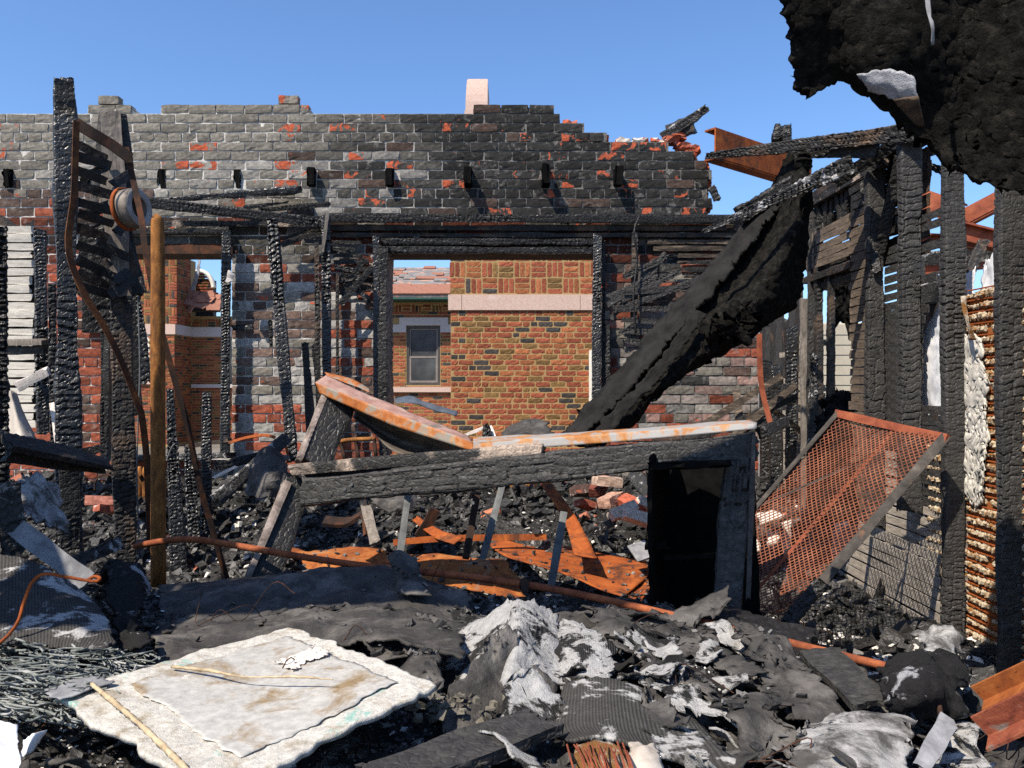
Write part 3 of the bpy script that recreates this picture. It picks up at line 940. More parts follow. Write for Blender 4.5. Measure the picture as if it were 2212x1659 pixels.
nb_parts, nb_mass = [], []
zb0, zb1 = NZ(670), NZ(636)       # stone band
ncount = 0
k = 0
z = zb0 - NCH / 2 - 0.004
while z > -0.1:
    off = (NBL * 0.5 if k % 2 else 0) + (0.07 if k % 4 > 1 else 0)
    x = NLX - off
    while x < NRX - 0.03:
        a, b = max(x, NLX), min(x + NBL, NRX)
        half = rng.random() < 0.16
        segs = [(a, b)] if not half else [(a, (a + b) / 2), ((a + b) / 2, b)]
        for a1, b1 in segs:
            if b1 - a1 > 0.04:
                px = (a1 + b1) / 2 / NY * FPX + 1106; py = 829.5 - (z - CAMZ) / NY * FPX
                nb_parts.append(((a1 + b1) / 2, z, (b1 - a1 - 0.018) / 0.198, 0.0, px < 1300 and py < 990))
        x += NBL
    z -= NCH; k += 1
# basket weave above the band: blocks of three bricks, turned alternately
blk = NBL + 0.012
zr = zb1 + 0.008 + blk / 2
row = 0
while zr < NZ(470):
    c = 0
    x = NLX - blk * 0.08
    while x < NRX:
        xc = x + blk / 2
        for q in (-1, 0, 1):
            if (row + c) % 2 == 0: ent = (xc, zr + q * blk / 3, 1.0, 0.0)
            else: ent = (xc + q * blk / 3, zr, 1.0, math.pi / 2)
            if ent[0] - (0.1 if ent[3] == 0 else 0.03) > NLX - 0.03 and ent[0] < NRX:
                nb_parts.append((*ent, ent[0] < 1.25 and zr < NZ(520)))
        x += blk; c += 1
    zr += blk; row += 1
cnt = 0
for (x, z, sx, ang, seen) in nb_parts:
    r = rng.random(2); col = tcol(r); v = rng.integers(10)
    if seen and cnt < 300:
        o = bpy.data.objects.new('brick', TM[v]); COL.objects.link(o)
        put(o, (x, NY + rng.uniform(-0.002, 0.002), z), NB); o.scale = (sx, 1, 0.98); o.rotation_euler = (0, ang, 0)
        o.color = (*col, 0); cnt += 1
    else:
        V, F = TV[v]; W = V.copy(); W[:, 0] *= sx
        if ang: W = np.stack([W[:, 2], W[:, 1], -W[:, 0]], 1)
        nb_mass.append((W, F, np.array([x, NY, z]), 1, col, 0))
o = mass_bricks('brickwork', nb_mass, BRICK_NEW_ATT, NB); o['kind'] = 'stuff'
mb = MB(); mb.box(NLX + 0.004, NRX, NY + 0.0055, NY + 3.0, -0.12, NZ(470) + 0.1)
mb.build('mortar_bed', MORTAR_Y, NB)
mb = MB()
xx = NLX - 0.03
for w_ in (0.19, 1.65, 1.2):
    mb.box(xx, xx + w_ - 0.006, NY - 0.025, NY + 0.06, zb0, zb1 - 0.004); xx += w_
mb.build('stone_band', STONE, NB)
mb = MB(); mb.box(NX(1272), NX(1290), NY - 0.09, NY - 0.012, -0.1, NZ(757))
mb.build('downpipe', PAINT_WHITE, NB)
# stone gable block that rises behind the crest of the burnt wall
gx0, gx1, gy = NX(1001), NX(1052), NY + 0.25
lev = [(0.0, 0.0, 250), (0.0, 0.0, 226), (0.014, 0.0, 224), (0.016, 0.0, 205), (0.02, 0.0, 188), (0.024, 0.0, 172), (0.028, 0.0, 160), (0.034, 0.0, 153), (0.046, 0.006, 150)]
vs = []
for (dl, dr, py) in lev:
    zz_ = NZ(py); back_ = 0.10 * max(0, (zz_ - NZ(224)) / (NZ(150) - NZ(224))) ** 2
    vs += [[gx0 + dl, gy + back_, zz_], [gx1 - dr, gy + back_, zz_], [gx1 - dr, gy + 0.9, zz_], [gx0 + dl, gy + 0.9, zz_]]
fs = []
for i in range(len(lev) - 1):
    for j in range(4): fs.append([i * 4 + j, i * 4 + (j + 1) % 4, i * 4 + 4 + (j + 1) % 4, i * 4 + 4 + j])
n_ = len(vs) - 4
fs.append([n_, n_ + 1, n_ + 2, n_ + 3])
link('stone_finial', np.array(vs), np.array(fs), STONE, NB)
mb = MB(); mb.box(gx0 - 0.01, gx1 + 0.02, gy + 0.02, gy + 0.95, NZ(480), NZ(249))
mb.build('finial_pier', MORTAR_Y, NB)

# recessed wing with a window and a damaged tile roof
RY = 18.0
def RX(px): return (px - 1106.0) / FPX * RY
def RZ(py): return CAMZ - (py - 829.5) / FPX * RY
RW = thing('brick_wing', (RX(900), RY + 2, -0.12), 'recessed brick wing with a dark sash window under a torn tiled roof', 'building')
rx0, rx1 = RX(780), NLX + 0.9
win = (RX(878), RX(951), RZ(832), RZ(704))
SVs = [brick_mesh('t', 0.201, 0.058, 0.05, 400 + i, nx=3, nz=2, amp=0.002, edge=0.002, jit=0.5) for i in range(8)]
RM = [mk_mesh('brick', *v) for v in SVs]
for m in RM: m.materials.append(BRICK_NEW)
rmass, rc = [], 0
z = RZ(676); k = 0
lint = (RZ(716), RZ(685))
while z > -0.1:
    x = rx0 - (NBL / 2 if k % 2 else 0)
    while x < rx1:
        segs = [(x, x + NBL)]
        if win[2] - 0.02 < z < win[3] + 0.03:
            segs = [s for s in ((x, min(x + NBL, win[0] - 0.01)), (max(x, win[1] + 0.01), x + NBL)) if s[1] - s[0] > 0.03]
        if RZ(718) < z < RZ(686): segs = []
        if RZ(868) < z < RZ(846) and False: segs = []
        for a, b in segs:
            col = tcol(rng.random(2)) * 1.05
            v = rng.integers(8)
            px = (a + b) / 2 / RY * FPX + 1106; py = 829.5 - (z - CAMZ) / RY * FPX
            ctr = ((a + b) / 2, RY, z)
            if 838 < px < 985 and py < 930 and rc < 300:
                o = bpy.data.objects.new('brick', RM[v]); COL.objects.link(o); put(o, ctr, RW)
                o.scale = ((b - a - 0.012) / 0.202, 1, 1); o.color = (*col, 0); rc += 1
            else:
                V, F = SVs[v]; rmass.append((V, F, np.array(ctr), (b - a - 0.012) / 0.202, col, 0))
        x += NBL
    z -= NCH; k += 1
o = mass_bricks('brickwork', rmass, BRICK_NEW_ATT, RW); o['kind'] = 'stuff'
mb = MB()
yb = RY + 0.007
mb.box(rx0, win[0], yb, RY + 4, -0.12, RZ(650)); mb.box(win[1], rx1, yb, RY + 4, -0.12, RZ(650))
mb.box(win[0], win[1], yb, RY + 4, -0.12, win[2]); mb.box(win[0], win[1], yb, RY + 4, win[3], RZ(650))
mb.build('mortar_bed', MORTAR_Y, RW)
mb = MB(); mb.box(RX(785), win[0] - 0.004, RY - 0.03, RY + 0.1, RZ(718), RZ(701)); mb.box(win[1] + 0.004, rx1, RY - 0.03, RY + 0.1, RZ(718), RZ(701))
mb.build('stone_band', STONE_GREY, RW)
mb = MB(); mb.box(RX(863), RX(968), RY - 0.034, RY + 0.1, RZ(703), RZ(686)); mb.build('stone_lintel', STONE_GREY, RW)
mb = MB(); mb.box(RX(848), rx1, RY - 0.07, RY + 0.1, RZ(847), RZ(836)); mb.build('stone_sill', STONE, RW)
wnd = MB()
def ring(mb_, x0, x1, z0, z1, y0, y1, t):
    mb_.box(x0, x0 + t, y0, y1, z0, z1); mb_.box(x1 - t, x1, y0, y1, z0, z1)
    mb_.box(x0 + t, x1 - t, y0, y1, z0, z0 + t); mb_.box(x0 + t, x1 - t, y0, y1, z1 - t, z1)
ring(wnd, win[0] - 0.0, win[1], win[2], win[3], RY + 0.02, RY + 0.12, 0.055)
wo_ = wnd.build('window', FRAME_BROWN, RW)
s1 = MB(); zm = RZ(772)
ring(s1, win[0] + 0.058, win[1] - 0.058, zm, win[3] - 0.058, RY + 0.05, RY + 0.1, 0.03); s1.build('upper_sash', FRAME_TAUPE, wo_)
s1 = MB(); ring(s1, win[0] + 0.058, win[1] - 0.058, win[2] + 0.058, zm + 0.03, RY + 0.03, RY + 0.048, 0.045); s1.build('lower_sash', FRAME_TAUPE, wo_)
mb = MB(); mb.box(win[0] + 0.05, win[1] - 0.05, RY + 0.075, RY + 0.08, zm, win[3] - 0.05); mb.build('pane', GLASS, wo_)
mb = MB(); mb.box(win[0] + 0.05, win[1] - 0.05, RY + 0.04, RY + 0.044, win[2] + 0.05, zm + 0.02); mb.build('pane', GLASS, wo_)
mb = MB(); mb.box(win[0], win[1], RY + 0.3, RY + 0.32, win[2], win[3]); mb.build('blind', FRAME_BROWN, RW)
# basketweave frieze under the eave
items = []
zf = RZ(668)
x, c = rx0, 0
while x < rx1:
    for q in (-1, 0, 1):
        V, F = SVs[rng.integers(8)]
        W = V.copy(); ctr = np.array([x + blk / 2, RY + 0.004, zf + q * blk / 3])
        if c % 2: W = np.stack([W[:, 2], W[:, 1], -W[:, 0]], 1); ctr = np.array([x + blk / 2 + q * blk / 3, RY + 0.004, zf])
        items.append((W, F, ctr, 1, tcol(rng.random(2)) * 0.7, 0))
    x += blk; c += 1
o = mass_bricks('frieze_brickwork', items, BRICK_NEW_ATT, RW); o['kind'] = 'stuff'
mb = MB(); mb.box(rx0, rx1, RY - 0.5, RY + 0.0, RZ(653), RZ(651) + 0.05); mb.box(rx0, rx1, RY - 0.56, RY - 0.44, RZ(652), RZ(640))
mb.build('gutter', GREEN, RW)
# roof: slabs of tile rows, the upper ones gone down to torn felt
roof = MB(); felt = MB()
e0 = np.array([0, RY - 0.58, RZ(642)]); e1 = np.array([0, RY + 3.2, 0]); e1[2] = CAMZ - (577 - 829.5) / FPX * e1[1]
ns = norm(e1 - e0); nu_ = np.array([0, -ns[2], ns[1]])
Lr = np.linalg.norm(e1 - e0)
rf = MB(); cc = (e0 + e1) / 2 - nu_ * 0.05
rf.obox(cc + np.array([(rx0 + rx1) / 2, 0, 0]), ((rx1 - rx0) / 2, 0, 0), ns * Lr / 2, nu_ * 0.04)
rfo = rf.build('roof', ROOF_FELT, RW)
tile = MB(); tile.obox((0, 0, 0), (0.15, 0, 0), (0, 0.15, 0), (0, 0, 0.012))
tme = mk_mesh('tile', np.concatenate(tile.v), np.concatenate(tile.f)); tme.materials.append(ROOF_TILE)
tmf = mk_mesh('tile', np.concatenate(tile.v), np.concatenate(tile.f)); tmf.materials.append(ROOF_FELT)
pitch = math.atan2(ns[2], ns[1])
nrow = 14
for i in range(nrow):
    f = (i + 0.5) / nrow
    s = f * Lr
    x = RX(825) + (0.15 if i % 2 else 0)
    while x < rx1 - 0.1:
        keep = i < 4 or rng.random() < (0.32 if i < 11 else 0.2)
        if keep:
            o = bpy.data.objects.new('tile', tme if (i < 4 or rng.random() < 0.4) else tmf); COL.objects.link(o)
            c3 = e0 + ns * s + nu_ * (0.012 + 0.01 * rng.random()); c3[0] = x
            put(o, c3, rfo); o.rotation_euler = (pitch + 0.04, 0, 0 if i < 4 else rng.uniform(-0.12, 0.12))
        x += 0.303

# ------------------------------------------------------------------ brick house seen through the left opening
LY = 22.0
def LX(px): return (px - 1106.0) / FPX * LY
def LZ(py): return CAMZ - (py - 829.5) / FPX * LY
LB = thing('brick_house', (LX(330), LY + 2, -0.12), 'brown brick house with a stone band and a broken window behind the left opening', 'building')
lx0, lx1 = LX(150), LX(377)
LYB = 23.2
lx2 = -7.2
wl = (LX(281), LX(322), LZ(815), LZ(705))
items = []
def lay(x0, x1, z0, z1, y, skip=None, ang=0.0, xo=0.0, cm=1.0):
    z = z0; k = 0
    while z < z1:
        x = x0 - (NBL / 2 if k % 2 else 0)
        while x < x1:
            a, b = max(x, x0), min(x + NBL, x1)
            if b - a > 0.05 and not (skip and skip[0] < (a + b) / 2 < skip[1] and skip[2] < z < skip[3]):
                V, F = SVs[rng.integers(8)]
                col = tcol(rng.random(2)) * cm
                if ang: items.append((np.stack([-V[:, 1] , V[:, 0] * (b - a - 0.012) / 0.202, V[:, 2]], 1), F, np.array([xo, (a + b) / 2, z]), 1, col, 0))
                else: items.append((V, F, np.array([(a + b) / 2, y, z]), (b - a - 0.012) / 0.202, col, 0))
            x += NBL
        z += NCH; k += 1
def weave(x0, x1, z0, z1, y, ang=False, xo=0.0, cm=1.0):
    z = z0 + blk / 2; r_ = 0
    while z < z1:
        x = x0; c = 0
        while x < x1 - 0.08:
            for q in (-1, 0, 1):
                V, F = SVs[rng.integers(8)]; W = V.copy()
                ctr = [x + blk / 2, y, z + q * blk / 3]
                if (r_ + c) % 2: W = np.stack([W[:, 2], W[:, 1], -W[:, 0]], 1); ctr = [x + blk / 2 + q * blk / 3, y, z]
                if ang: W = np.stack([-W[:, 1], W[:, 0], W[:, 2]], 1); ctr = [xo, ctr[0], ctr[2]]
                items.append((W, F, np.array(ctr), 1, tcol(rng.random(2)) * cm, 0))
            x += blk; c += 1
        z += blk; r_ += 1
zb = LZ(722); zt_ = LZ(700)
lay(lx0, lx1, 0.0, zb - 0.04, LY, skip=wl); weave(lx0, lx1, zt_ + 0.01, LZ(545), LY)
lay(LY, LYB, 0.0, zb - 0.04, 0, ang=1, xo=lx1, cm=0.9); weave(LY, LYB, zt_ + 0.01, LZ(545), 0, True, lx1, 0.9)
wl2 = (-8.35, -7.75, LZ(830), LZ(712))
lay(lx1, lx2, 0.0, zb - 0.04, LYB, skip=wl2, cm=0.9); weave(lx1, lx2, zt_ + 0.01, LZ(678), LYB, cm=0.8)
o = mass_bricks('brickwork', items, BRICK_NEW_ATT, LB); o['kind'] = 'stuff'
mb = MB(); mb.box(lx0, wl[0], LY + .012, LY + 4, -.12, LZ(548)); mb.box(wl[1], lx1 - 0.012, LY + .012, LYB + 0.3, -.12, LZ(548))
mb.box(wl[0], wl[1], LY + .012, LY + 4, -.12, wl[2]); mb.box(wl[0], wl[1], LY + .012, LY + 4, wl[3], LZ(548))
mb.box(lx1 - 0.012, wl2[0], LYB + .012, LYB + 3, -.12, LZ(675)); mb.box(wl2[1], lx2, LYB + .012, LYB + 3, -.12, LZ(675))
mb.box(wl2[0], wl2[1], LYB + .012, LYB + 3, -.12, wl2[2]); mb.box(wl2[0], wl2[1], LYB + .012, LYB + 3, wl2[3], LZ(675))
mb.build('mortar_bed', MORTAR_Y, LB)
mb = MB(); mb.box(lx0, lx1 + 0.03, LY - 0.03, LY + 0.1, zb, zt_ - 0.004); mb.build('stone_band', STONE, LB)
mb = MB(); mb.box(lx1, lx1 + 0.028, LY + 0.104, LYB, zb, zt_ - 0.004); mb.box(lx1 + 0.03, lx2, LYB - 0.03, LYB + 0.1, zb, zt_ - 0.004); mb.build('stone_band', STONE_GREY, LB)
mb = MB(); mb.box(wl[0] - 0.15, wl[1] + 0.15, LY - 0.06, LY + 0.1, LZ(830), LZ(816)); mb.build('stone_sill', STONE, LB)
mb = MB(); mb.box(wl2[0] - 0.9, wl2[1] + 0.2, LYB - 0.06, LYB + 0.1, LZ(838), LZ(830)); mb.build('stone_sill', STONE_GREY, LB)
mb = MB(); ring(mb, *wl, LY + 0.02, LY + 0.1, 0.06); mb.box(wl[0] + .06, wl[1] - .06, LY + 0.03, LY + 0.09, LZ(768), LZ(762)); w1 = mb.build('window', PAINT_WHITE, LB)
mb = MB(); mb.box(wl[0] + .05, wl[1] - .05, LY + 0.06, LY + 0.065, wl[2] + .05, wl[3] - .05); mb.build('pane', GLASS, w1)
mb = MB(); ring(mb, *wl2, LYB + 0.02, LYB + 0.1, 0.07); w1 = mb.build('window', FRAME_BROWN, LB)
mb = MB(); mb.box(wl2[0] + .05, wl2[1] - .05, LYB + 0.06, LYB + 0.065, wl2[2] + .05, wl2[3] - .05); mb.build('pane', GLASS, w1)
# slipped roof tiles at the corner
rf = thing('slipped_roof', P(435, 680, LYB - 0.3), 'broken edge of a dark tiled roof slipping over the brown brick house', 'roof')
patch('roof_slab', [[P(395, 650, 24.2), P(440, 642, 24.2), P(485, 655, 24.2)], [P(405, 668, 22.9), P(440, 668, 22.9), P(480, 668, 22.9)]], CHAR_DRY, rf, thick=0.08, res=0.08, amp=0.04, rag=0.1)
for i in range(16):
    o = bpy.data.objects.new('tile', tme); COL.objects.link(o)
    c = P(408 + (i % 5) * 15 + rng.uniform(-4, 4), 632 + (i // 5) * 11 + (i % 5) * 2 + rng.uniform(-3, 3), 22.9 - (i // 5) * 0.12)
    put(o, c, rf); o.rotation_euler = (0.9 + rng.uniform(-.3, .3), rng.uniform(-.3, .3), rng.uniform(-0.8, 0.4)); o.scale = (0.8, 0.8, 1)
arch = [P(432 + 30 * math.cos(t), 628 - 42 * math.sin(t), 24.6) for t in np.linspace(math.pi, 0.15, 12)]
ab = thing('arched_gable', P(450, 640, 24.6), 'small arched brick gable with a white rim beside the slipped roof', 'gable')
tube('white_rim', arch, 0.07, PAINT_WHITE, ab, n=6)
its = []
for i in range(12):
    for j in range(9):
        x, y = 405 + i * 6, 592 + j * 6
        if ((x - 432) / 28) ** 2 + ((y - 628) / 40) ** 2 < 1 or y > 628 and 404 < x < 470:
            V, F = SVs[rng.integers(8)]; its.append((V, F, P(x + (j % 2) * 3, y, 24.7), 0.4, tcol(rng.random(2)) * 0.8, 0))
o = mass_bricks('brickwork', its, BRICK_NEW_ATT, ab); o['kind'] = 'stuff'
mb = MB(); mb.box(*(P(404, 0, 24.75)[0], P(461, 0, 24.75)[0]), 24.75, 25, 2, P(0, 605, 24.75)[2]); mb.build('mortar_bed', CHAR_DRY, ab)
patch('flashing_sheet', [[P(428, 555, LYB - 0.2), P(434, 560, LYB - 0.2)], [P(418, 600, LYB - 0.3), P(430, 600, LYB - 0.3)], [P(400, 640, LYB - 0.2), P(412, 650, LYB - 0.2)]], SHADE_PLANK, rf, thick=0.02, res=0.06, amp=0.03, rag=0.05)

# ------------------------------------------------------------------ timber round the big opening
def W_(px, py, out): return P(px, py, WY - out) * np.array([1, 1, 1])
bf = thing('window_surround', P(1060, 1000, WY - 0.1), 'charred timber surround and wall plate of the big window opening', 'window frame')
beam('wall_plate', P(700, 470, 6.36), P(1600, 474, 6.36), 0.07, 0.09, CHAR, bf, seed=1, res=0.014)
beam('plank', P(690, 492, 6.39), P(1570, 492, 6.39), 0.045, 0.03, CHAR_BROWN, bf, seed=2, res=0.016, depth=0.003)
beam('plank', P(700, 507, 6.40), P(1560, 508, 6.40), 0.035, 0.02, CHAR_BROWN, bf, seed=3, res=0.016, depth=0.003)
beam('plank', P(820, 521, 6.385), P(1290, 523, 6.385), 0.05, 0.035, CHAR, bf, seed=4, res=0.014)
beam('head', P(815, 540, 6.41), P(1297, 541, 6.41), 0.055, 0.2, CHAR, bf, seed=6, res=0.016)
mb = MB(); mb.box(WX(815), WX(1297), 6.43, 6.76, WZ(549), WZ(536)); mb.build('steel_lintel', RUST_DARK, bf)
beam('jamb', P(812, 508, 6.33), P(815, 905, 6.33), 0.055, 0.07, CHAR_GLOSS, bf, seed=7, res=0.012)
beam('jamb', P(834, 535, 6.42), P(834, 985, 6.42), 0.075, 0.3, CHAR, bf, seed=8, res=0.016, side=(1, 0, 0))
beam('jamb', P(1291, 505, 6.33), P(1288, 870, 6.33), 0.075, 0.07, CHAR_GLOSS, bf, seed=9, res=0.011, depth=0.008)
beam('jamb', P(1304, 520, 6.38), P(1303, 900, 6.38), 0.03, 0.05, CHAR, bf, seed=10, res=0.014)
beam('sill', P(815, 995, 6.40), P(1300, 995, 6.40), 0.06, 0.28, CHAR_ASH, bf, seed=11, res=0.02)
# lath left and right of the opening
for i in range(9):
    y = 508 + i * 14.5
    beam('lath', P(716 + rng.uniform(0, 8), y, 6.4), P(790 + rng.uniform(-25, 14), y + rng.uniform(-2, 3), 6.4), 0.036, 0.01, CHAR_BROWN if i < 3 else CHAR, bf, seed=20 + i, res=0.018, depth=0.003)
for i in range(7):
    y = 507 + i * 15
    beam('lath', P(1395 + rng.uniform(-8, 30) + (0 if i < 3 else 60), y, 6.4), P(1600, y + rng.uniform(-1, 2), 6.4), 0.037, 0.01, WOOD_BROWN_X if i < 4 else CHAR_BROWN, bf, seed=30 + i, res=0.02, depth=0.003)
for i, (a, b) in enumerate((((1318, 690), (1440, 545)), ((1340, 650), (1470, 585)), ((1310, 660), (1420, 590)), ((1345, 632), (1500, 618)), ((1330, 672), (1520, 600)),
                            ((1312, 645), (1410, 600)), ((1320, 668), (1500, 666)), ((1340, 690), (1490, 700)), ((1335, 715), (1480, 720)), ((1350, 735), (1450, 752)), ((1345, 600), (1430, 560)))):
    beam('lath', P(*a, 6.30 - 0.01 * (i % 4)), P(*b, 6.32 - 0.012 * (i % 3)), 0.05, 0.014, CHAR_DRY, bf, seed=40 + i, res=0.014)
for i, (a, b) in enumerate((((735, 640), (790, 555)), ((728, 590), (800, 650)), ((725, 610), (785, 600)), ((735, 660), (805, 575)), ((722, 575), (770, 585)))):
    beam('lath', P(*a, 6.33 - 0.012 * i), P(*b, 6.34 - 0.01 * i), 0.042, 0.012, CHAR, bf, seed=55 + i, res=0.016)
beam('stud', P(1372, 500, 6.34), P(1368, 740, 6.34), 0.05, 0.06, CHAR_BROWN, bf, seed=70, res=0.016)
beam('stud', P(1312, 700, 6.36), P(1313, 830, 6.36), 0.045, 0.05, CHAR, bf, seed=71, res=0.016)
tube('loose_wire', [P(1382, 465, 6.25), P(1370, 500, 6.2), P(1376, 560, 6.24), P(1368, 640, 6.22), P(1374, 720, 6.24)], 0.008, CHAR, bf, n=5)

# ------------------------------------------------------------------ timber of the left opening
lf = thing('window_surround', P(370, 990, WY - 0.1), 'charred head, jambs and sill of the smaller window opening on the left', 'window frame')
mb = MB(); mb.box(WX(228), WX(504), 6.43, 6.74, WZ(549), WZ(527)); mb.build('steel_lintel', RUST_DARK, lf)
beam('head', P(225, 500, 6.4), P(500, 498, 6.4), 0.05, 0.05, CHAR, lf, seed=80, res=0.016)
beam('head', P(225, 482, 6.4), P(715, 484, 6.4), 0.045, 0.03, CHAR_PALE, lf, seed=81, res=0.016)
beam('jamb', P(489, 498, 6.33), P(486, 985, 6.33), 0.068, 0.09, CHAR_GLOSS, lf, seed=82, res=0.012, depth=0.009)
beam('jamb', P(227, 640, 6.35), P(227, 1000, 6.35), 0.07, 0.1, CHAR, lf, seed=83, res=0.014)
beam('jamb', P(248, 540, 6.43), P(248, 990, 6.43), 0.05, 0.28, CHAR, lf, seed=84, res=0.02, side=(1, 0, 0))
beam('sill', P(225, 990, 6.36), P(505, 984, 6.36), 0.05, 0.3, CHAR_ASH, lf, seed=85, res=0.016)
beam('sill_rail', P(400, 965, 6.30), P(500, 950, 6.30), 0.035, 0.05, WOOD_BROWN_X, lf, seed=86, res=0.02, depth=0.002)
beam('pale_block', P(500, 585, 6.22), P(494, 612, 6.22), 0.045, 0.06, PALE_WOOD, lf, seed=87, res=0.02, depth=0.001)
for i, (a, b) in enumerate((((610, 518), (690, 492)), ((640, 512), (700, 505)), ((605, 530), (665, 508)), ((655, 520), (700, 523)))):
    beam('lath', P(*a, 6.33 - 0.014 * i), P(*b, 6.34 - 0.012 * i), 0.04, 0.012, CHAR_BROWN, lf, seed=90 + i, res=0.018, depth=0.003)
beam('lath', P(500, 708, 6.40), P(548, 706, 6.40), 0.05, 0.025, CHAR_GLOSS, lf, seed=96, res=0.012)
beam('lath', P(584, 690, 6.40), P(586, 750, 6.40), 0.035, 0.025, CHAR, lf, seed=97, res=0.012)
beam('lath', P(176, 706, 6.40), P(222, 706, 6.40), 0.05, 0.025, CHAR_GLOSS, lf, seed=98, res=0.012)

# ------------------------------------------------------------------ loose beams across the wall
tag(beam('fallen_joist', P(308, 436, 6.0), P(716, 483, 6.25), 0.078, 0.06, CHAR, None, seed=101, res=0.013), 'long thin charred joist sloping across the brick wall above the left opening', 'beam')
tag(beam('fallen_joist', P(362, 432, 6.28), P(652, 409, 6.33), 0.05, 0.07, CHAR_GLOSS, None, seed=102, res=0.011, depth=0.01, cell=(0.04, 0.04), lump=0.01, taper=(0.8, 1.2)), 'short crumbling charred joist resting against the brick above the sloping joist', 'beam')
tag(beam('lath_strip', P(560, 455, 6.2), P(715, 440, 6.3), 0.04, 0.02, CHAR_BROWN, None, seed=103, res=0.014), 'charred splinter lying across the right end of the sloping joist', 'splinter')
tag(beam('lath_strip', P(525, 448, 6.15), P(625, 437, 6.2), 0.03, 0.02, CHAR_BROWN, None, seed=104, res=0.014), 'small burnt splinter wedged above the middle of the sloping joist', 'splinter')

# ------------------------------------------------------------------ standing posts in front of the wall
tag(beam('charred_post', P(587, 470, 5.7), P(632, 1000, 5.6), 0.083, 0.08, CHAR_GLOSS, None, seed=110, res=0.0105, depth=0.011), 'leaning charred post with alligator cracking in front of the brick pier', 'post')
tag(beam('charred_post', P(704, 462, 6.0), P(707, 905, 6.0), 0.07, 0.07, CHAR_GLOSS, None, seed=111, res=0.011, depth=0.010), 'upright charred stud left of the big window opening', 'post')
tag(beam('charred_post', P(684, 520, 6.25), P(688, 900, 6.25), 0.04, 0.05, CHAR_BROWN, None, seed=112, res=0.016), 'thin scorched stud just left of the upright charred stud', 'post')
tag(beam('charred_post', P(729, 590, 6.3), P(729, 900, 6.3), 0.03, 0.04, CHAR_BROWN, None, seed=113, res=0.016), 'narrow brown stud just right of the upright charred stud', 'post')
tag(beam('charred_post', P(659, 738, 5.8), P(672, 935, 5.8), 0.065, 0.05, CHAR_BROWN, None, seed=114, res=0.012, taper=(0.8, 1.05), depth=0.01), 'short half-burnt stud beside the leaning post', 'post')
tag(beam('charred_post', P(676, 740, 6.1), P(690, 890, 6.1), 0.03, 0.05, CHAR, None, seed=115, res=0.014), 'thin black stud remnant behind the short half-burnt stud', 'post')
tag(beam('scorched_lath', P(708, 458, 5.95), P(696, 548, 5.95), 0.028, 0.012, WOOD_BOARD, None, seed=116, res=0.02, depth=0.002), 'pale bent lath hanging on the upright charred stud', 'lath')
# left wall studs, sixteen inches apart and leaning
tag(beam('charred_post', P(139, 168, 4.1), P(152, 1200, 4.1), 0.108, 0.09, CHAR_GLOSS, None, seed=120, depth=0.007, taper=(0.92, 1.08), cell=(0.10, 0.034), res=0.0095, warp=0.010), 'tallest charred post standing at the left with deeply cracked faces', 'post')
tag(beam('post_cap', P(138, 170, 4.0), P(141, 232, 4.02), 0.09, 0.03, CHAR_PALE, None, seed=121, res=0.012, depth=0.004), 'split brown tip of wood on top of the tallest post', 'wood piece')
tag(beam('charred_post', P(262, 640, 4.5), P(272, 1225, 4.5), 0.118, 0.09, CHAR_BROWN, None, seed=122, depth=0.008, res=0.011), 'thick blackened post under the round ceramic collar', 'post')
tag(beam('charred_post', P(283, 605, 4.9), P(318, 830, 4.9), 0.078, 0.07, CHAR_GLOSS, None, seed=123, depth=0.012, res=0.011), 'leaning charred stud behind the rusty standing pipe', 'post')
tag(beam('charred_post', P(367, 838, 5.2), P(388, 1270, 5.2), 0.105, 0.08, CHAR_GLOSS, None, seed=124, depth=0.013, res=0.011, taper=(0.45, 1.1)), 'tapering burnt stub right of the rusty standing pipe', 'post')
tag(beam('charred_post', P(408, 960, 5.5), P(425, 1275, 5.4), 0.095, 0.08, CHAR_GLOSS, None, seed=125, depth=0.012, res=0.011, taper=(0.6, 1.1)), 'short leaning burnt stub between two taller stubs', 'post')
tag(beam('charred_post', P(446, 846, 5.6), P(446, 1275, 5.6), 0.085, 0.08, CHAR_GLOSS, None, seed=126, depth=0.014, res=0.011, taper=(0.7, 1.1)), 'upright pointed burnt stub below the left opening', 'post')
tag(beam('charred_post', P(5, 490, 3.62), P(8, 1120, 3.62), 0.045, 0.09, CHAR, None, seed=127, depth=0.012), 'black post cut by the left edge of the picture', 'post')
tag(beam('charred_post', P(86, 495, 5.2), P(94, 940, 5.2), 0.078, 0.08, CHAR_GLOSS, None, seed=128, depth=0.012, res=0.011), 'charred stud beside the pale lath panel', 'post')
tag(beam('charred_post', P(112, 610, 4.9), P(118, 960, 4.9), 0.05, 0.06, CHAR, None, seed=129, depth=0.01, res=0.012), 'slim black stud hugging the tallest post', 'post')

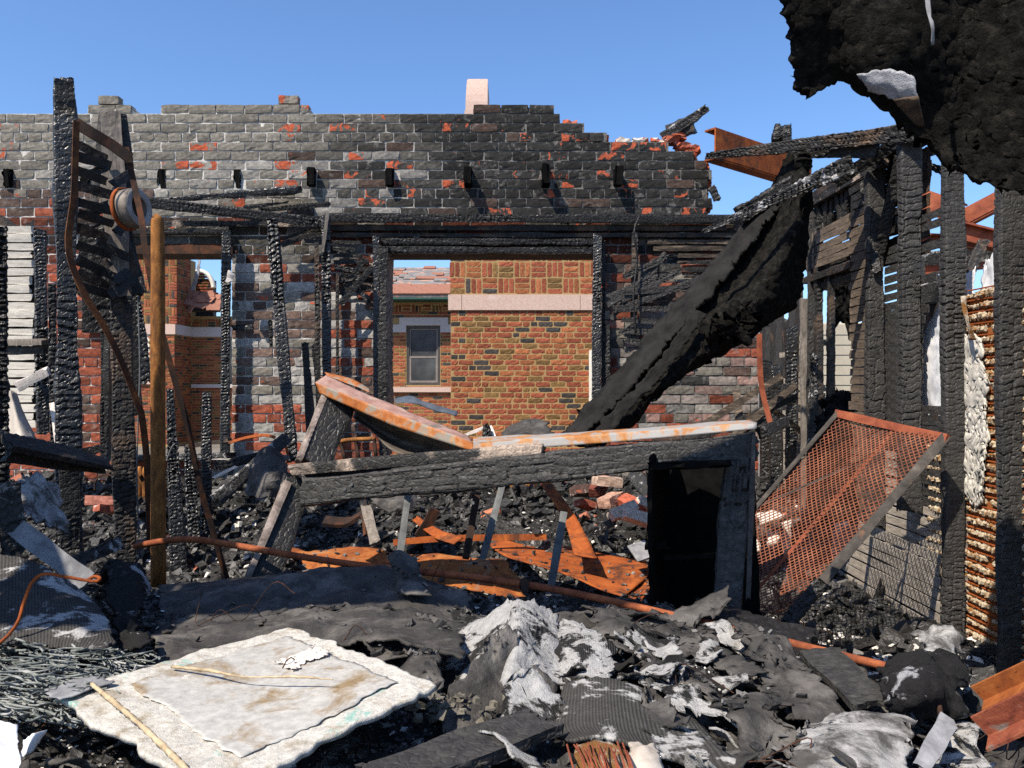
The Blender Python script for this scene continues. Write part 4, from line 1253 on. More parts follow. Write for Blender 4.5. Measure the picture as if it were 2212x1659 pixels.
# the burnt partition between tall post and collar
pt = thing('burnt_partition', P(235, 1100, 4.4), 'leaning remains of a lath partition with a grey board on top', 'partition')
beam('board', P(238, 238, 4.55), P(262, 660, 4.5), 0.12, 0.03, WOOD_BOARD, pt, seed=130, res=0.02, depth=0.002)
beam('board', P(262, 245, 4.6), P(290, 480, 4.65), 0.06, 0.04, CHAR, pt, seed=131, res=0.014)
beam('board', P(222, 240, 4.7), P(200, 480, 4.75), 0.045, 0.03, WOOD_BOARD, pt, seed=132, res=0.02, depth=0.002)
beam('brace', P(228, 415, 4.6), P(300, 640, 4.55), 0.09, 0.04, CHAR_BROWN, pt, seed=133, res=0.013)
beam('brace', P(232, 330, 4.62), P(265, 470, 4.58), 0.06, 0.03, CHAR_BROWN, pt, seed=140, res=0.014)
for i in range(11):
    y = 308 + i * 31 + rng.uniform(-5, 5)
    beam('lath', P(166, y, 4.15), P(236 + rng.uniform(-6, 14), y + 28 + rng.uniform(-8, 6), 4.5), 0.05, 0.012, CHAR_BROWN if i % 3 else WOOD_BROWN_X, pt, seed=150 + i, res=0.018, depth=0.003)
for i, (a, b) in enumerate((((180, 382), (235, 358)), ((185, 465), (240, 440)), ((238, 402), (288, 372)), ((170, 560), (250, 600)), ((245, 610), (280, 585)), ((170, 640), (240, 560)), ((235, 640), (290, 600)), ((205, 520), (285, 560)), ((250, 505), (282, 470)))):
    beam('lath', P(*a, 4.35), P(*b, 4.45), 0.05, 0.014, CHAR_BROWN, pt, seed=170 + i, res=0.018, depth=0.003)
beam('backing', P(205, 480, 4.62), P(215, 720, 4.6), 0.17, 0.02, CHAR, pt, seed=181, res=0.02)
beam('backing', P(262, 490, 4.7), P(282, 900, 4.68), 0.12, 0.02, CHAR, pt, seed=182, res=0.02)
beam('stud', P(300, 620, 4.7), P(268, 470, 4.7), 0.06, 0.05, CHAR, pt, seed=183, res=0.014)
# ceramic collar
col_c = P(288, 450, 4.2)
ax = norm(np.array([0.97, -0.22, 0.08])); u = np.array([0.0, 0.0, 1.0]); w_ = np.cross(ax, u); w_ = norm(w_); u = np.cross(w_, ax)
def lathe(profile, c, ax, u, w, n=40):
    a = np.arange(n) / n * 2 * math.pi
    V = np.array([[c + ax * x + r * (u * math.cos(t) + w * math.sin(t)) for t in a] for x, r in profile]).reshape(-1, 3)
    I = np.arange(len(V)).reshape(len(profile), n)
    F = np.stack([I[:-1], np.roll(I, -1, 1)[:-1], np.roll(I, -1, 1)[1:], I[1:]], -1).reshape(-1, 4)
    return V, F
cl = thing('round_collar', col_c - np.array([0, 0, 0.11]), 'round pale ceramic pipe collar with a dark hole hanging on the burnt partition', 'collar')
V, F = lathe([(-0.045, 0.05), (-0.045, 0.098), (-0.02, 0.104), (0.02, 0.104), (0.035, 0.098), (0.037, 0.07), (0.03, 0.058), (0.0, 0.055), (-0.04, 0.05)], col_c, ax, u, w_)
link('collar_body', V, F, m_noise('burnt_ceramic', [(0.3, (0.05, 0.04, 0.033)), (0.7, (0.26, 0.22, 0.18))], 14, 0.7), cl, True)
V, F = lathe([(0.0375, 0.1), (0.042, 0.094), (0.042, 0.064), (0.036, 0.058)], col_c, ax, u, w_); link('face_ring', V, F, CERAMIC, cl, True)
V, F = lathe([(-0.052, 0.1), (-0.052, 0.112), (-0.034, 0.112), (-0.034, 0.104)], col_c, ax, u, w_); link('rust_rim', V, F, RUST_ORANGE, cl, True)
V, F = lathe([(-0.04, 0.001), (-0.039, 0.052)], col_c, ax, u, w_); link('dark_core', V, F, RUST_DARK, cl)
# rust straps
V, F = strip_geo([P(163, 265, 4.0), P(200, 288, 4.03), P(240, 312, 4.08), P(281, 342, 4.12)], 0.055, 0.012, (0.2, 0.2, 1)); tag(link('rust_strap', V, F, RUST_DARK), 'dark rusty flat bar bolted from the tallest post to the partition', 'strap')
V, F = strip_geo([P(165, 262, 3.96), P(163, 330, 3.96), P(160, 420, 3.95), P(152, 480, 3.93), P(148, 520, 3.92), P(155, 570, 3.92), P(185, 640, 3.95), P(225, 705, 4.0), P(262, 780, 4.05), P(297, 870, 4.1), P(308, 910, 4.1), P(318, 1010, 4.1), P(325, 1190, 4.1)], 0.032, 0.006, [(0.5, 0.8, 0), (0.6, 0.8, 0), (0.6, 0.8, 0), (1, 0.1, 0.2)], 90); tag(link('rust_strap', V, F, m_rust('strap_rust', (0.012, 0.01, 0.009), (0.06, 0.025, 0.012), (0.2, 0.075, 0.02), 5)), 'long bent rusty strap winding down past the tallest post', 'strap')
V, F = strip_geo([P(272, 318, 4.15), P(290, 400, 4.15), P(305, 470, 4.12), P(314, 540, 4.1), P(335, 650, 4.1), P(350, 720, 4.1), P(380, 830, 4.12), P(405, 920, 4.15), P(430, 1040, 4.2), P(455, 1130, 4.25), P(490, 1250, 4.3)], 0.03, 0.006, (1, 0.3, 0.2), 90); tag(link('rust_strap', V, F, RUST_DARK), 'long dark strap hanging down across the rusty standing pipe', 'strap')
tag(tube('standing_pipe', [P(339, 472, 4.0), P(340, 480, 4.0), P(341, 560, 4.0), P(341, 800, 4.0), P(342, 1265, 4.0)], [0.02, 0.031, 0.033, 0.035, 0.036], RUST_PIPE, n=20, samples=40, rough=0.015), 'orange-brown rusty steel pipe standing upright at the left', 'pipe')
for i, (pts, r) in enumerate((([P(298, 640, 4.3), P(302, 800, 4.3), P(296, 1000, 4.3), P(300, 1160, 4.3)], 0.004), ([P(360, 995, 4.1), P(372, 965, 4.1), P(385, 955, 4.1)], 0.004))):
    tag(tube('hanging_wire', pts, r, STEEL_GREY, n=5), ('thin grey wire hanging straight down beside the thick post', 'short curled wire sticking out beside the rusty standing pipe')[i], 'wire')

# pale lath panel at far left
sp = thing('lath_partition', P(40, 940, 5.5), 'pale sunlit lath panel at the left edge', 'lath panel')
for i in range(24):
    y = 496 + i * 18.3
    beam('lath', P(-60, y, 5.6), P(76 + rng.uniform(-4, 4) - (4 if i < 9 else 0), y + rng.uniform(-1.5, 1.5), 5.6), 0.050, 0.012, SIDING, sp, seed=200 + i, res=0.03, depth=0.001, rag=0.02)
beam('backing', P(-60, 700, 5.66), P(86, 700, 5.66), 1.45, 0.02, CHAR_BROWN, sp, seed=230, res=0.05)
tag(beam('grey_board', P(10, 740, 5.0), P(104, 738, 4.9), 0.042, 0.09, WOOD_BOARD, None, seed=231, res=0.02, depth=0.002), 'grey board nailed flat across the pale lath panel', 'board')
tag(beam('scorched_board', P(12, 757, 5.02), P(104, 755, 4.95), 0.05, 0.06, CHAR, None, seed=232, res=0.02), 'black board under the grey board on the pale lath panel', 'board')
tag(beam('white_board', P(38, 836, 4.3), P(106, 800, 4.2), 0.05, 0.035, PALE_WOOD, None, seed=233, res=0.02, depth=0.001), 'short white board sticking out against the pale lath panel', 'board')
tag(patch('canvas_scrap', [[P(8, 830, 4.0), P(20, 838, 3.95), P(38, 848, 4.0)], [P(10, 890, 4.0), P(35, 900, 3.9), P(60, 905, 4.0)], [P(8, 945, 3.95), P(45, 948, 3.85), P(84, 950, 3.95)]], CANVAS, thick=0.003, res=0.02, amp=0.008, rag=0.01), 'scorched beige canvas scrap slumped at the left edge', 'canvas')
tag(beam('grey_plank', P(0, 948, 3.3), P(238, 1003, 3.75), 0.03, 0.16, CHAR_BROWN, None, seed=235, res=0.014, taper=(1.1, 0.7), side=(0.2, -0.5, 1)), 'wide weathered plank pointing right from the left edge', 'plank')
tag(beam('charred_plank', P(10, 978, 3.35), P(228, 1018, 3.75), 0.085, 0.05, CHAR, None, seed=236, res=0.014, taper=(1.1, 0.4)), 'black timber lying under the wide weathered plank', 'plank')
tag(beam('charred_plank', P(168, 985, 4.3), P(222, 965, 4.35), 0.07, 0.05, CHAR, None, seed=237, res=0.014, taper=(1.1, 0.7)), 'stubby charred block jutting right beside the tallest post', 'block')
V, F = strip_geo([P(112, 870, 4.4), P(118, 910, 4.38), P(124, 955, 4.36), P(128, 962, 4.36)], 0.028, 0.006, (1, 0, 0.1), 20); tag(link('white_strip', V, F, PALE_WOOD), 'narrow white strip leaning by the foot of the tallest post', 'strip')
tag(beam('ashy_board', P(30, 1135, 2.75), P(195, 1262, 2.75), 0.07, 0.02, SHADE_PLANK, None, seed=238, res=0.02, depth=0.002), 'white board with its bluish shade painted in, sliding down at the left', 'board')  # white board darkened in colour to stand for shade
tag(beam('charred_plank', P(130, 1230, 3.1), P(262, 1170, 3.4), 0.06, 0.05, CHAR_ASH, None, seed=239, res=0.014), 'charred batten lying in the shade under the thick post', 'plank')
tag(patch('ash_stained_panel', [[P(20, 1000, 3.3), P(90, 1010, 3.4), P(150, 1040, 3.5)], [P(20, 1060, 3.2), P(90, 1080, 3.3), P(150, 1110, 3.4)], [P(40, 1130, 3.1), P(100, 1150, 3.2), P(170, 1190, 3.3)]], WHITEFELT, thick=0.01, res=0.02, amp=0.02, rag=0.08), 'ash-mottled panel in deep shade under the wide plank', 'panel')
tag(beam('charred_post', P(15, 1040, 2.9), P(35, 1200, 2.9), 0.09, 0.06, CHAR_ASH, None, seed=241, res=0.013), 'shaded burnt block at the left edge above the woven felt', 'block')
tag(beam('charred_post', P(150, 1010, 4.0), P(152, 1190, 4.0), 0.10, 0.09, CHAR, None, seed=242, res=0.014), 'black timber foot under the tallest post', 'post')

# ------------------------------------------------------------------ left wall outside the frame and roof strip overhead: they shade the near left
lw = thing('left_wall_remains', (-2.35, 2.2, 0.0), 'charred stud and board wall remains to the left of the viewer', 'wall')
for i in range(7):
    y = 0.9 + i * 0.4
    beam('stud', (-2.35, y, 0.0), (-2.35, y, 2.8), 0.09, 0.05, CHAR, lw, seed=250 + i, res=0.03)
for i in range(11):
    z = 0.2 + i * 0.235
    beam('board', (-2.42, 0.75, z), (-2.42, 3.35 - 0.02 * (i % 3) , z), 0.22, 0.02, CHAR_BROWN, lw, seed=260 + i, res=0.05, side=(0, 0, 1))
for i in range(2):  # unseen boards added to spread shade over the near left
    beam('eave_board', (-2.36 + i * 0.18, 0.9, 2.93), (-2.36 + i * 0.18, 2.42 - 0.2 * i, 2.93), 0.17, 0.025, CHAR_BROWN, lw, seed=275 + i, res=0.05, side=(1, 0, 0), rag=0.12)
rr = thing('roof_remains', (-0.6, 1.5, 2.9), 'burnt strip of roof boards left hanging above the viewer', 'roof')
for i, (y0, x0, x1) in enumerate(((1.42, -2.3, -0.05), (1.62, -2.3, 0.15), (1.82, -2.3, 0.35))):
    beam('board', (x0, y0, 2.95), (x1, y0 + 0.05, 2.95), 0.19, 0.025, CHAR_BROWN, rr, seed=280 + i, res=0.05, side=(0, 1, 0), rag=0.15)
beam('joist', (-2.35, 1.6, 2.86), (0.2, 1.66, 2.86), 0.05, 0.14, CHAR, rr, seed=290, res=0.03, side=(0, 1, 0))

# ------------------------------------------------------------------ right-hand stud wall
WOOD_LIT = m_noise('lit_lath', [(0.3, (0.05, 0.038, 0.028)), (0.55, (0.14, 0.105, 0.075)), (0.75, (0.24, 0.19, 0.14))], 3, 0.8, 90, 0.5, 0.003, str3=(9, 3, 14))  # brighter copy of the scorched lath; sunlight put into its colour
rw = thing('stud_wall', (2.05, 4.6, 0.0), 'charred stud wall with lath running back along the right side', 'wall')
STUD = dict(side=(1, 0, 0), depth=0.007, res=0.0068, tilt=0.3, warp=0.009, cell=(0.045, 0.026))
def stud(Y, z0, z1, seed, mat=CHAR_DRY, lean=0.0, w=0.092, **k):
    kk = dict(STUD); kk.update(k)
    return beam('stud', (2.008 + (0.037 if w > 0.14 else 0) + lean, Y, z1), (2.008 + (0.037 if w > 0.14 else 0), Y, z0), w, 0.048, mat, rw, seed=seed, **kk)
stud(3.26, 0.2, 2.80, 300, w=0.15, cell=(0.05, 0.03))
for i_, y_ in enumerate((2.86, 2.46, 2.06, 1.66)):
    stud(y_, 0.2, 2.85, 320 + i_, w=0.1, res=0.02)
beam('top_plate', (2.06, 1.5, 2.88), (2.06, 3.7, 2.86), 0.1, 0.06, CHAR, rw, seed=326, side=(1, 0, 0), res=0.03)
for i_ in range(10):
    beam('board', (2.13, 1.5, 0.3 + i_ * 0.24), (2.13, 3.24, 0.3 + i_ * 0.24), 0.22, 0.02, CHAR_BROWN, rw, seed=330 + i_, res=0.05, side=(0, 0, 1))
stud(3.66, 0.2, 2.78, 301, w=0.088, cell=(0.045, 0.03))
stud(4.06, 0.95, 2.85, 302, w=0.1, cell=(0.1, 0.04))
stud(4.45, 0.8, 2.80, 303, res=0.008, cell=(0.1, 0.05), depth=0.006)
stud(5.35, 0.2, 2.78, 305, mat=CHAR_DRY, w=0.085, res=0.011, cell=(0.09, 0.06), depth=0.004)
stud(5.06, 0.3, 2.3, 319, mat=CHAR_BROWN, w=0.045, res=0.014, depth=0.003)
beam('stud', (1.965, 5.24, 1.8), (1.955, 5.22, 0.6), 0.085, 0.05, CHAR_ASH, rw, seed=306, side=(1, 0, 0), depth=0.012, res=0.010, taper=(0.5, 1.15))
stud(5.26, 0.2, 2.7, 307, mat=CHAR_BROWN, w=0.05, res=0.014)
stud(5.52, 0.3, 2.2, 308, mat=WOOD_BOARD, w=0.05, res=0.02, depth=0.002)
stud(5.78, 0.3, 2.02, 309, mat=CHAR_GLOSS, w=0.085, res=0.012, depth=0.012)
stud(6.12, 0.3, 1.75, 310, mat=CHAR_GLOSS, w=0.08, res=0.012, depth=0.012)
stud(6.36, 0.3, 1.8, 311, mat=CHAR, w=0.08, res=0.014)
beam('top_plate', (2.05, 3.75, 2.86), (2.05, 5.75, 2.86), 0.1, 0.06, CHAR_BROWN, rw, seed=312, side=(1, 0, 0), res=0.012)
beam('top_plate', (2.0, 4.3, 2.79), (2.0, 5.6, 2.80), 0.05, 0.05, CHAR_PALE, rw, seed=313, side=(1, 0, 0), res=0.014)
beam('door_head', (2.0, 4.68, 2.30), (2.0, 5.45, 2.30), 0.06, 0.05, CHAR_BROWN, rw, seed=314, side=(1, 0, 0), res=0.014)
beam('door_head', (2.05, 4.65, 2.24), (2.05, 5.3, 2.24), 0.09, 0.05, CHAR, rw, seed=318, side=(1, 0, 0), res=0.014)
beam('brace', (2.05, 4.5, 2.72), (2.05, 4.9, 2.2), 0.07, 0.04, CHAR, rw, seed=315, res=0.014)
beam('brace', (2.03, 4.2, 2.8), (2.03, 4.45, 2.3), 0.06, 0.04, CHAR_BROWN, rw, seed=316, res=0.014)
beam('brace', (2.0, 4.56, 2.75), (2.0, 4.40, 2.2), 0.05, 0.03, CHAR, rw, seed=317, res=0.014)
def lath(y0, y1, z, mat, seed, x=2.066, dz=0.0, h=0.04):
    V, F = plank_geo((x, y0, z), (x, y1, z + dz), 0.008, h, side=(1, 0, 0), seed=seed, rag=0.02, res=0.03, warp=0.003, depth=0.001)
    return link('lath', V, F, mat, rw)
pitch = 0.0505
for i in range(8):
    zt = 2.30 + i * 0.078
    for (ya, yb) in ((4.05, 4.75), (4.72, 5.5)):
        if (i, ya) in ((3, 4.72),): yb -= 0.45
        beam('sheathing', (2.11, ya, zt), (2.11, yb + rng.uniform(-0.05, 0.05), zt), 0.012, 0.074, CHAR_BROWN, rw, seed=380 + i, side=(1, 0, 0), res=0.03, depth=0.002)
for i in range(9):
    zt = 0.34 + i * 0.056
    V, F = plank_geo((1.985, 3.70 + 0.03 * rng.random(), zt), (1.985, 4.98 - max(0, i - 6) * 0.12, zt + rng.uniform(-.006, .006)), 0.008, 0.048, side=(1, 0, 0), seed=390 + i, rag=0.02, res=0.03, warp=0.003, depth=0.001)
    link('lath', V, F, WOOD_GREY, rw)
for i in range(48):
    z = 0.46 + i * pitch
    d = rng.uniform(-0.006, 0.006)
    low = z < 1.22
    m0 = WOOD_GREY if low else (CHAR_DRY if rng.random() < 0.7 else CHAR_BROWN)
    # door side strip, tall run of brown lath ends
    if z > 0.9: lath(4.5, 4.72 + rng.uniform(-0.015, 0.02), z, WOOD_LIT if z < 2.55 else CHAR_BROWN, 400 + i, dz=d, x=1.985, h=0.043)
    # between the third and fourth studs
    if not (z > 2.35 and rng.random() < 0.45): lath(4.06, 4.46, z, m0 if low else CHAR_DRY, 450 + i, dz=d, h=0.04 if low else 0.043)
    # between second and third: hole with the white sheet behind, open to the sky above
    if z < 1.25: lath(3.64, 4.08, z, m0 if z < 1.0 else CHAR_DRY, 500 + i, dz=d)
    elif z < 1.5 or (2.16 < z < 2.45 and rng.random() < 0.6): lath(3.64 + (0 if z < 1.5 else 0.15 * rng.random()), 4.08, z, CHAR_DRY, 500 + i, dz=d)
    elif z < 2.16: lath(4.045 - 0.02 * rng.random() - max(0, z - 1.9) * 0.6, 4.1, z, CHAR_DRY, 500 + i, dz=d)
    # low run towards the back, beyond the doorway
    if z < 1.3: lath(4.5, 4.74, z, WOOD_GREY, 550 + i, dz=d)
    if z < 1.28: lath(5.14, 6.4, z, WOOD_GREY, 600 + i, dz=d)
    elif z < 1.95 and rng.random() < 0.8: lath(5.3 if rng.random() < 0.7 else 5.6, 6.4 - rng.uniform(0, 0.4), z, WOOD_GREY, 600 + i, dz=d + rng.uniform(-.01, .01))
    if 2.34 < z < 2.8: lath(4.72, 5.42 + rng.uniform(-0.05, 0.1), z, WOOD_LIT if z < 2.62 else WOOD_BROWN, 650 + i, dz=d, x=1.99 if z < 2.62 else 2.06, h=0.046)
for i in range(9):      # splintered uprights above the door head
    y = 4.75 + i * 0.08
    beam('lath', (2.02, y, 2.78), (2.03, y + rng.uniform(-0.1, 0.1), 2.78 - rng.uniform(0.1, 0.3)), 0.045, 0.02, CHAR_BROWN, rw, seed=690 + i, res=0.016, side=(0, 1, 0))
# fallen laths left of the doorway
for i, (a, b) in enumerate((((1530, 985), (1720, 830)), ((1480, 960), (1725, 855)), ((1500, 930), (1690, 810)), ((1545, 1000), (1650, 905)), ((1600, 930), (1590, 840)), ((1640, 930), (1700, 905)), ((1650, 870), (1740, 940)))):
    tag(beam('fallen_lath', P(*a, 5.3 + 0.05 * i), P(*b, 5.6 + 0.03 * i), 0.05, 0.012, CHAR_BROWN if i % 2 else WOOD_BROWN_X, None, seed=700 + i, res=0.018, depth=0.003),
        ('lowest of the burnt laths fallen at the foot of the fallen roof mat', 'long burnt lath sloping up to the rear studs', 'upper burnt lath leaning on the rear studs', 'short lath lying just above the flashing end',
         'stubby upright lath behind the flashing', 'small level lath under the rear studs', 'lath leaning down towards the doorway post')[i], 'lath', 'fallen laths by the rear studs')
V, F = strip_geo([P(1640, 720, 5.3), P(1642, 800, 5.3), P(1648, 850, 5.3), P(1668, 930, 5.25)], 0.035, 0.004, (1, 0, 0), 24); tag(link('perforated_strap', V, F, RUST_RED), 'rusty perforated hanger strap dangling in front of the rear studs', 'strap')

# plaster on metal lath between the two nearest studs
PLX = 2.078
def plaster(y0, y1, z0, z1, seed, parent):
    patch('metal_lath', [[(PLX, y0, z1), (PLX, y1, z1)], [(PLX, y0, (z0 + z1) / 2), (PLX, y1, (z0 + z1) / 2)], [(PLX, y0, z0), (PLX, y1, z0)]], RUST_SHEET, parent, thick=0.004, res=0.014, amp=0.006, freq=20, rag=0.03, seed=seed)
plaster(3.2, 3.72, 0.3, 2.02, 3, rw)
plaster(3.6, 3.98, 0.55, 1.3, 4, rw)
keys = []
def chunks(c, size, flat=0.6, seed=1, elong=1.0):
    r = np.random.default_rng(seed); n = len(c)
    b = np.array([[x, y, z] for z in (-1, 1) for y in (-1, 1) for x in (-1, 1)], float) * 0.5
    V = b[None] * (1 + r.uniform(-0.45, 0.45, (n, 8, 3)))
    sc = np.asarray(size).reshape(n, 1, 1) * np.stack([np.full(n, elong), r.uniform(0.5, 1.0, n), r.uniform(0.25, flat, n)], 1)[:, None, :]
    V = V * sc
    a, bb, g_ = r.uniform(0, 6.283, n), r.normal(0, 0.5, n), r.normal(0, 0.5, n)
    ca, sa = np.cos(a), np.sin(a); cb, sb = np.cos(bb), np.sin(bb); cg, sg = np.cos(g_), np.sin(g_)
    Rz = np.zeros((n, 3, 3)); Rz[:, 0, 0] = ca; Rz[:, 0, 1] = -sa; Rz[:, 1, 0] = sa; Rz[:, 1, 1] = ca; Rz[:, 2, 2] = 1
    Ry = np.zeros((n, 3, 3)); Ry[:, 0, 0] = cb; Ry[:, 0, 2] = sb; Ry[:, 2, 0] = -sb; Ry[:, 2, 2] = cb; Ry[:, 1, 1] = 1
    Rx = np.zeros((n, 3, 3)); Rx[:, 1, 1] = cg; Rx[:, 1, 2] = -sg; Rx[:, 2, 1] = sg; Rx[:, 2, 2] = cg; Rx[:, 0, 0] = 1
    V = np.einsum('nij,nkj->nki', Rz @ Ry @ Rx, V) + c[:, None, :]
    F = (BOXF[None] + (np.arange(n) * 8)[:, None, None]).reshape(-1, 4)
    return V.reshape(-1, 3), F
for i in range(34):
    z = 0.33 + i * pitch
    segs = [(3.2, 3.74)] if i % 5 else [(3.2, 3.45), (3.5, 3.74)]
    for (ya, yb) in segs:
        if z > 1.9 and ya < 3.3: ya = 3.35
        V, F = tube_geo([(PLX - 0.010, y_, z + rng.uniform(-0.004, 0.004)) for y_ in np.linspace(ya, yb, 6)], list(rng.uniform(0.008, 0.017, 7)), n=7, samples=int((yb - ya) / 0.009), rough=0.5)
        link('plaster_key', V, F, KEYS, rw)
    if 0.6 < z < 1.3:
        V, F = tube_geo([(PLX - 0.010, y_, z + rng.uniform(-0.004, 0.004)) for y_ in np.linspace(3.72, 3.98, 4)], list(rng.uniform(0.008, 0.016, 5)), n=7, samples=26, rough=0.5)
        link('plaster_key', V, F, KEYS, rw)
    V, F = tube_geo([(PLX - 0.014, 3.2, z + 0.024), (PLX - 0.014, 3.74, z + 0.024 + rng.uniform(-.006, .006))], 0.0035, n=5, curve=False); link('lath_rib', V, F, RUST_ORANGE, rw)
patch('plaster_skim', [[(PLX - 0.026, 3.5, 1.86), (PLX - 0.026, 3.7, 1.84)], [(PLX - 0.028, 3.42, 1.5), (PLX - 0.026, 3.7, 1.5)], [(PLX - 0.026, 3.46, 1.02), (PLX - 0.026, 3.7, 1.0)]], m_two('white_skim', (0.62, 0.58, 0.5), (0.16, 0.09, 0.04), 16, 0.6, 0.66, bscale=60), rw, thick=0.006, res=0.009, amp=0.006, freq=22, rag=0.09, ragf=16, seed=13)
patch('peeled_lath', [[P(2075, 640, 3.5), P(2090, 635, 3.5)], [P(2080, 680, 3.48), P(2096, 690, 3.48)], [P(2095, 735, 3.5), P(2110, 735, 3.5)]], PLASTER, rw, thick=0.006, res=0.01, amp=0.008, rag=0.01)

# ------------------------------------------------------------------ things beyond the right-hand wall
tag(patch('white_sheet', [[(2.13, 3.66, 2.16), (2.14, 3.9, 2.10), (2.15, 4.16, 1.9)], [(2.12, 3.66, 1.8), (2.11, 3.9, 1.8), (2.13, 4.2, 1.8)], [(2.12, 3.66, 1.42), (2.12, 3.9, 1.42), (2.14, 4.2, 1.42)]], WHITE_SHEET, thick=0.003, res=0.014, amp=0.014, freq=6, rag=0.05, ragf=14), 'scorched white sheet seen through the hole in the stud wall', 'sheet')
tag(patch('white_sheet', [[(2.16, 3.42, 2.2), (2.16, 3.58, 2.22), (2.18, 3.72, 2.15)], [(2.15, 3.42, 2.0), (2.14, 3.58, 2.0), (2.15, 3.72, 2.0)], [(2.15, 3.42, 1.85), (2.15, 3.58, 1.85), (2.16, 3.72, 1.85)]], WHITE_SHEET, thick=0.003, res=0.014, amp=0.014, freq=6, rag=0.05, ragf=14, seed=4), 'smaller white sheet above the plaster between the nearest studs', 'sheet')
tag(patch('doorway_debris', [[P(1765, 870, 5.1), P(1805, 835, 5.1), P(1850, 860, 4.9)], [P(1755, 930, 4.9), P(1805, 910, 4.8), P(1855, 920, 4.7)], [P(1740, 1010, 4.8), P(1800, 1010, 4.7), P(1860, 1010, 4.6)], [P(1730, 1150, 4.7), P(1800, 1150, 4.6), P(1860, 1150, 4.5)]], FOAM, thick=0.03, res=0.016, amp=0.05, freq=8, octv=4, rag=0.08, ragf=12, seed=14, micro=0.012), 'black heap of burnt debris filling the foot of the doorway', 'debris')
tag(patch('roof_mat_scrap', [[(2.4, 6.4, 2.75), (2.65, 6.3, 2.8), (3.0, 6.3, 2.75)], [(2.4, 6.3, 2.4), (2.65, 6.2, 2.4), (3.0, 6.2, 2.45)], [(2.42, 6.4, 2.0), (2.65, 6.3, 1.9), (3.0, 6.3, 2.1)]], FOAM, thick=0.03, res=0.03, amp=0.05, rag=0.25, ragf=6), 'black roof mat slumped behind the burnt doorway', 'roof mat')
cb = thing('clapboard_house', (3.85, 9.5, -0.12), 'pale clapboard house wall far behind the burnt doorway', 'house')
for i in range(20):
    z = 0.05 + i * 0.115
    mb = MB(); mb.obox((3.85, 9.2, z), (0.32, 0, 0), (0, 0.012, 0.012), (0, 0.004, 0.058)); mb.build('clapboard', CREAM_OLD, cb)
mb = MB(); mb.box(3.55, 4.15, 9.23, 9.8, -0.1, 2.3); mb.build('wall', CREAM_OLD, cb)
for (y0, y1, zt, l) in ((5.55, 6.95, 2.35, 'added dark board backing behind the lath'), (7.75, 9.6, 2.55, 'added dark board backing beyond the doorway')):
    pp = thing('charred_partition', (2.95, (y0 + y1) / 2, 0), l, 'partition')  # made-up boards so the gaps in the lath look dark
    for i in range(int((y1 - y0) / 0.2)):
        beam('board', (2.95, y0 + 0.1 + i * 0.2, -0.05), (2.95, y0 + 0.1 + i * 0.2, zt + rng.uniform(-0.25, 0.2)), 0.19, 0.03, CHAR_DRY if i % 2 else CHAR_BROWN, pp, seed=950 + i, res=0.05, side=(0, 1, 0), rag=0.08)
def ibeam(name, a, b, h, fl, t, mat, label, up=(0, 0, 1), chan=False):
    a, b = np.asarray(a, float), np.asarray(b, float)
    d = norm(b - a); u = np.asarray(up, float); u = norm(u - d * np.dot(u, d)); s = np.cross(d, u); c = (a + b) / 2; L = np.linalg.norm(b - a) / 2
    mb = MB()
    mb.obox(c + (s * fl if chan else 0), d * L, s * t / 2, u * (h / 2 - t))
    mb.obox(c + u * (h / 2 - t / 2), d * (L - 0.001), s * fl, u * t / 2); mb.obox(c - u * (h / 2 - t / 2), d * (L - 0.001), s * fl, u * t / 2)
    return tag(mb.build(name, mat), label, 'steel beam')
ibeam('steel_beam', P(1533, 312, 6.1), P(1740, 378, 6.9), 0.24, 0.05, 0.014, RUST_ORANGE, 'rusty steel channel sticking out above the end of the brick wall', chan=True)
ibeam('steel_beam', P(1985, 430, 6.2), P(2075, 462, 6.0), 0.16, 0.05, 0.014, RUST_RED, 'short rusty beam seen high between the second and third studs', chan=True)
ibeam('steel_beam', P(2060, 485, 6.2), P(2175, 425, 6.0), 0.13, 0.05, 0.014, RUST_RED, 'rusty beam rising to the right beyond the nearest studs', chan=True)
ibeam('steel_beam', P(1960, 518, 6.4), P(2180, 527, 6.3), 0.10, 0.05, 0.014, RUST_RED, 'level rusty beam beyond the nearest studs')
ibeam('steel_beam', P(2070, 500, 5.6), P(2190, 530, 5.6), 0.13, 0.05, 0.014, RUST_RED, 'lower rusty beam sloping right beside the nearest stud')
ibeam('steel_beam', P(1980, 582, 6.4), P(2190, 560, 6.3), 0.10, 0.05, 0.014, RUST_RED, 'lowest rusty beam above the white sheets')
tag(beam('charred_joist', P(2095, 590, 4.6), P(2125, 520, 4.7), 0.07, 0.05, CHAR_BROWN, None, seed=720, res=0.014), 'broken burnt joist end between the two nearest studs', 'joist')
tag(beam('charred_joist', P(1980, 560, 5.8), P(2170, 548, 5.8), 0.10, 0.05, CHAR_ASH, None, seed=721, res=0.016), 'ash-grey burnt joist crossing behind the nearest studs', 'joist')
tag(beam('charred_joist', P(1980, 625, 5.6), P(2060, 640, 5.6), 0.16, 0.1, CHAR_ASH, None, seed=722, res=0.016, lump=0.02), 'crumbling burnt joist above the scorched white sheet', 'joist')
sl = thing('slatted_roof_edge', P(2020, 350, 4.15), 'dark slatted edge of the roof under the hanging mat', 'roof edge')
for i in range(4):
    beam('slat', P(1988, 300 + i * 14, 4.3), P(2060, 262 + i * 16, 4.0), 0.028, 0.02, CHAR, sl, seed=730 + i, res=0.016)
tag(beam('roof_splinter', P(1992, 352, 4.3), P(2046, 372, 4.2), 0.045, 0.03, CHAR_PALE, None, seed=736, res=0.014), 'pale splintered board end beside the second stud', 'splinter')
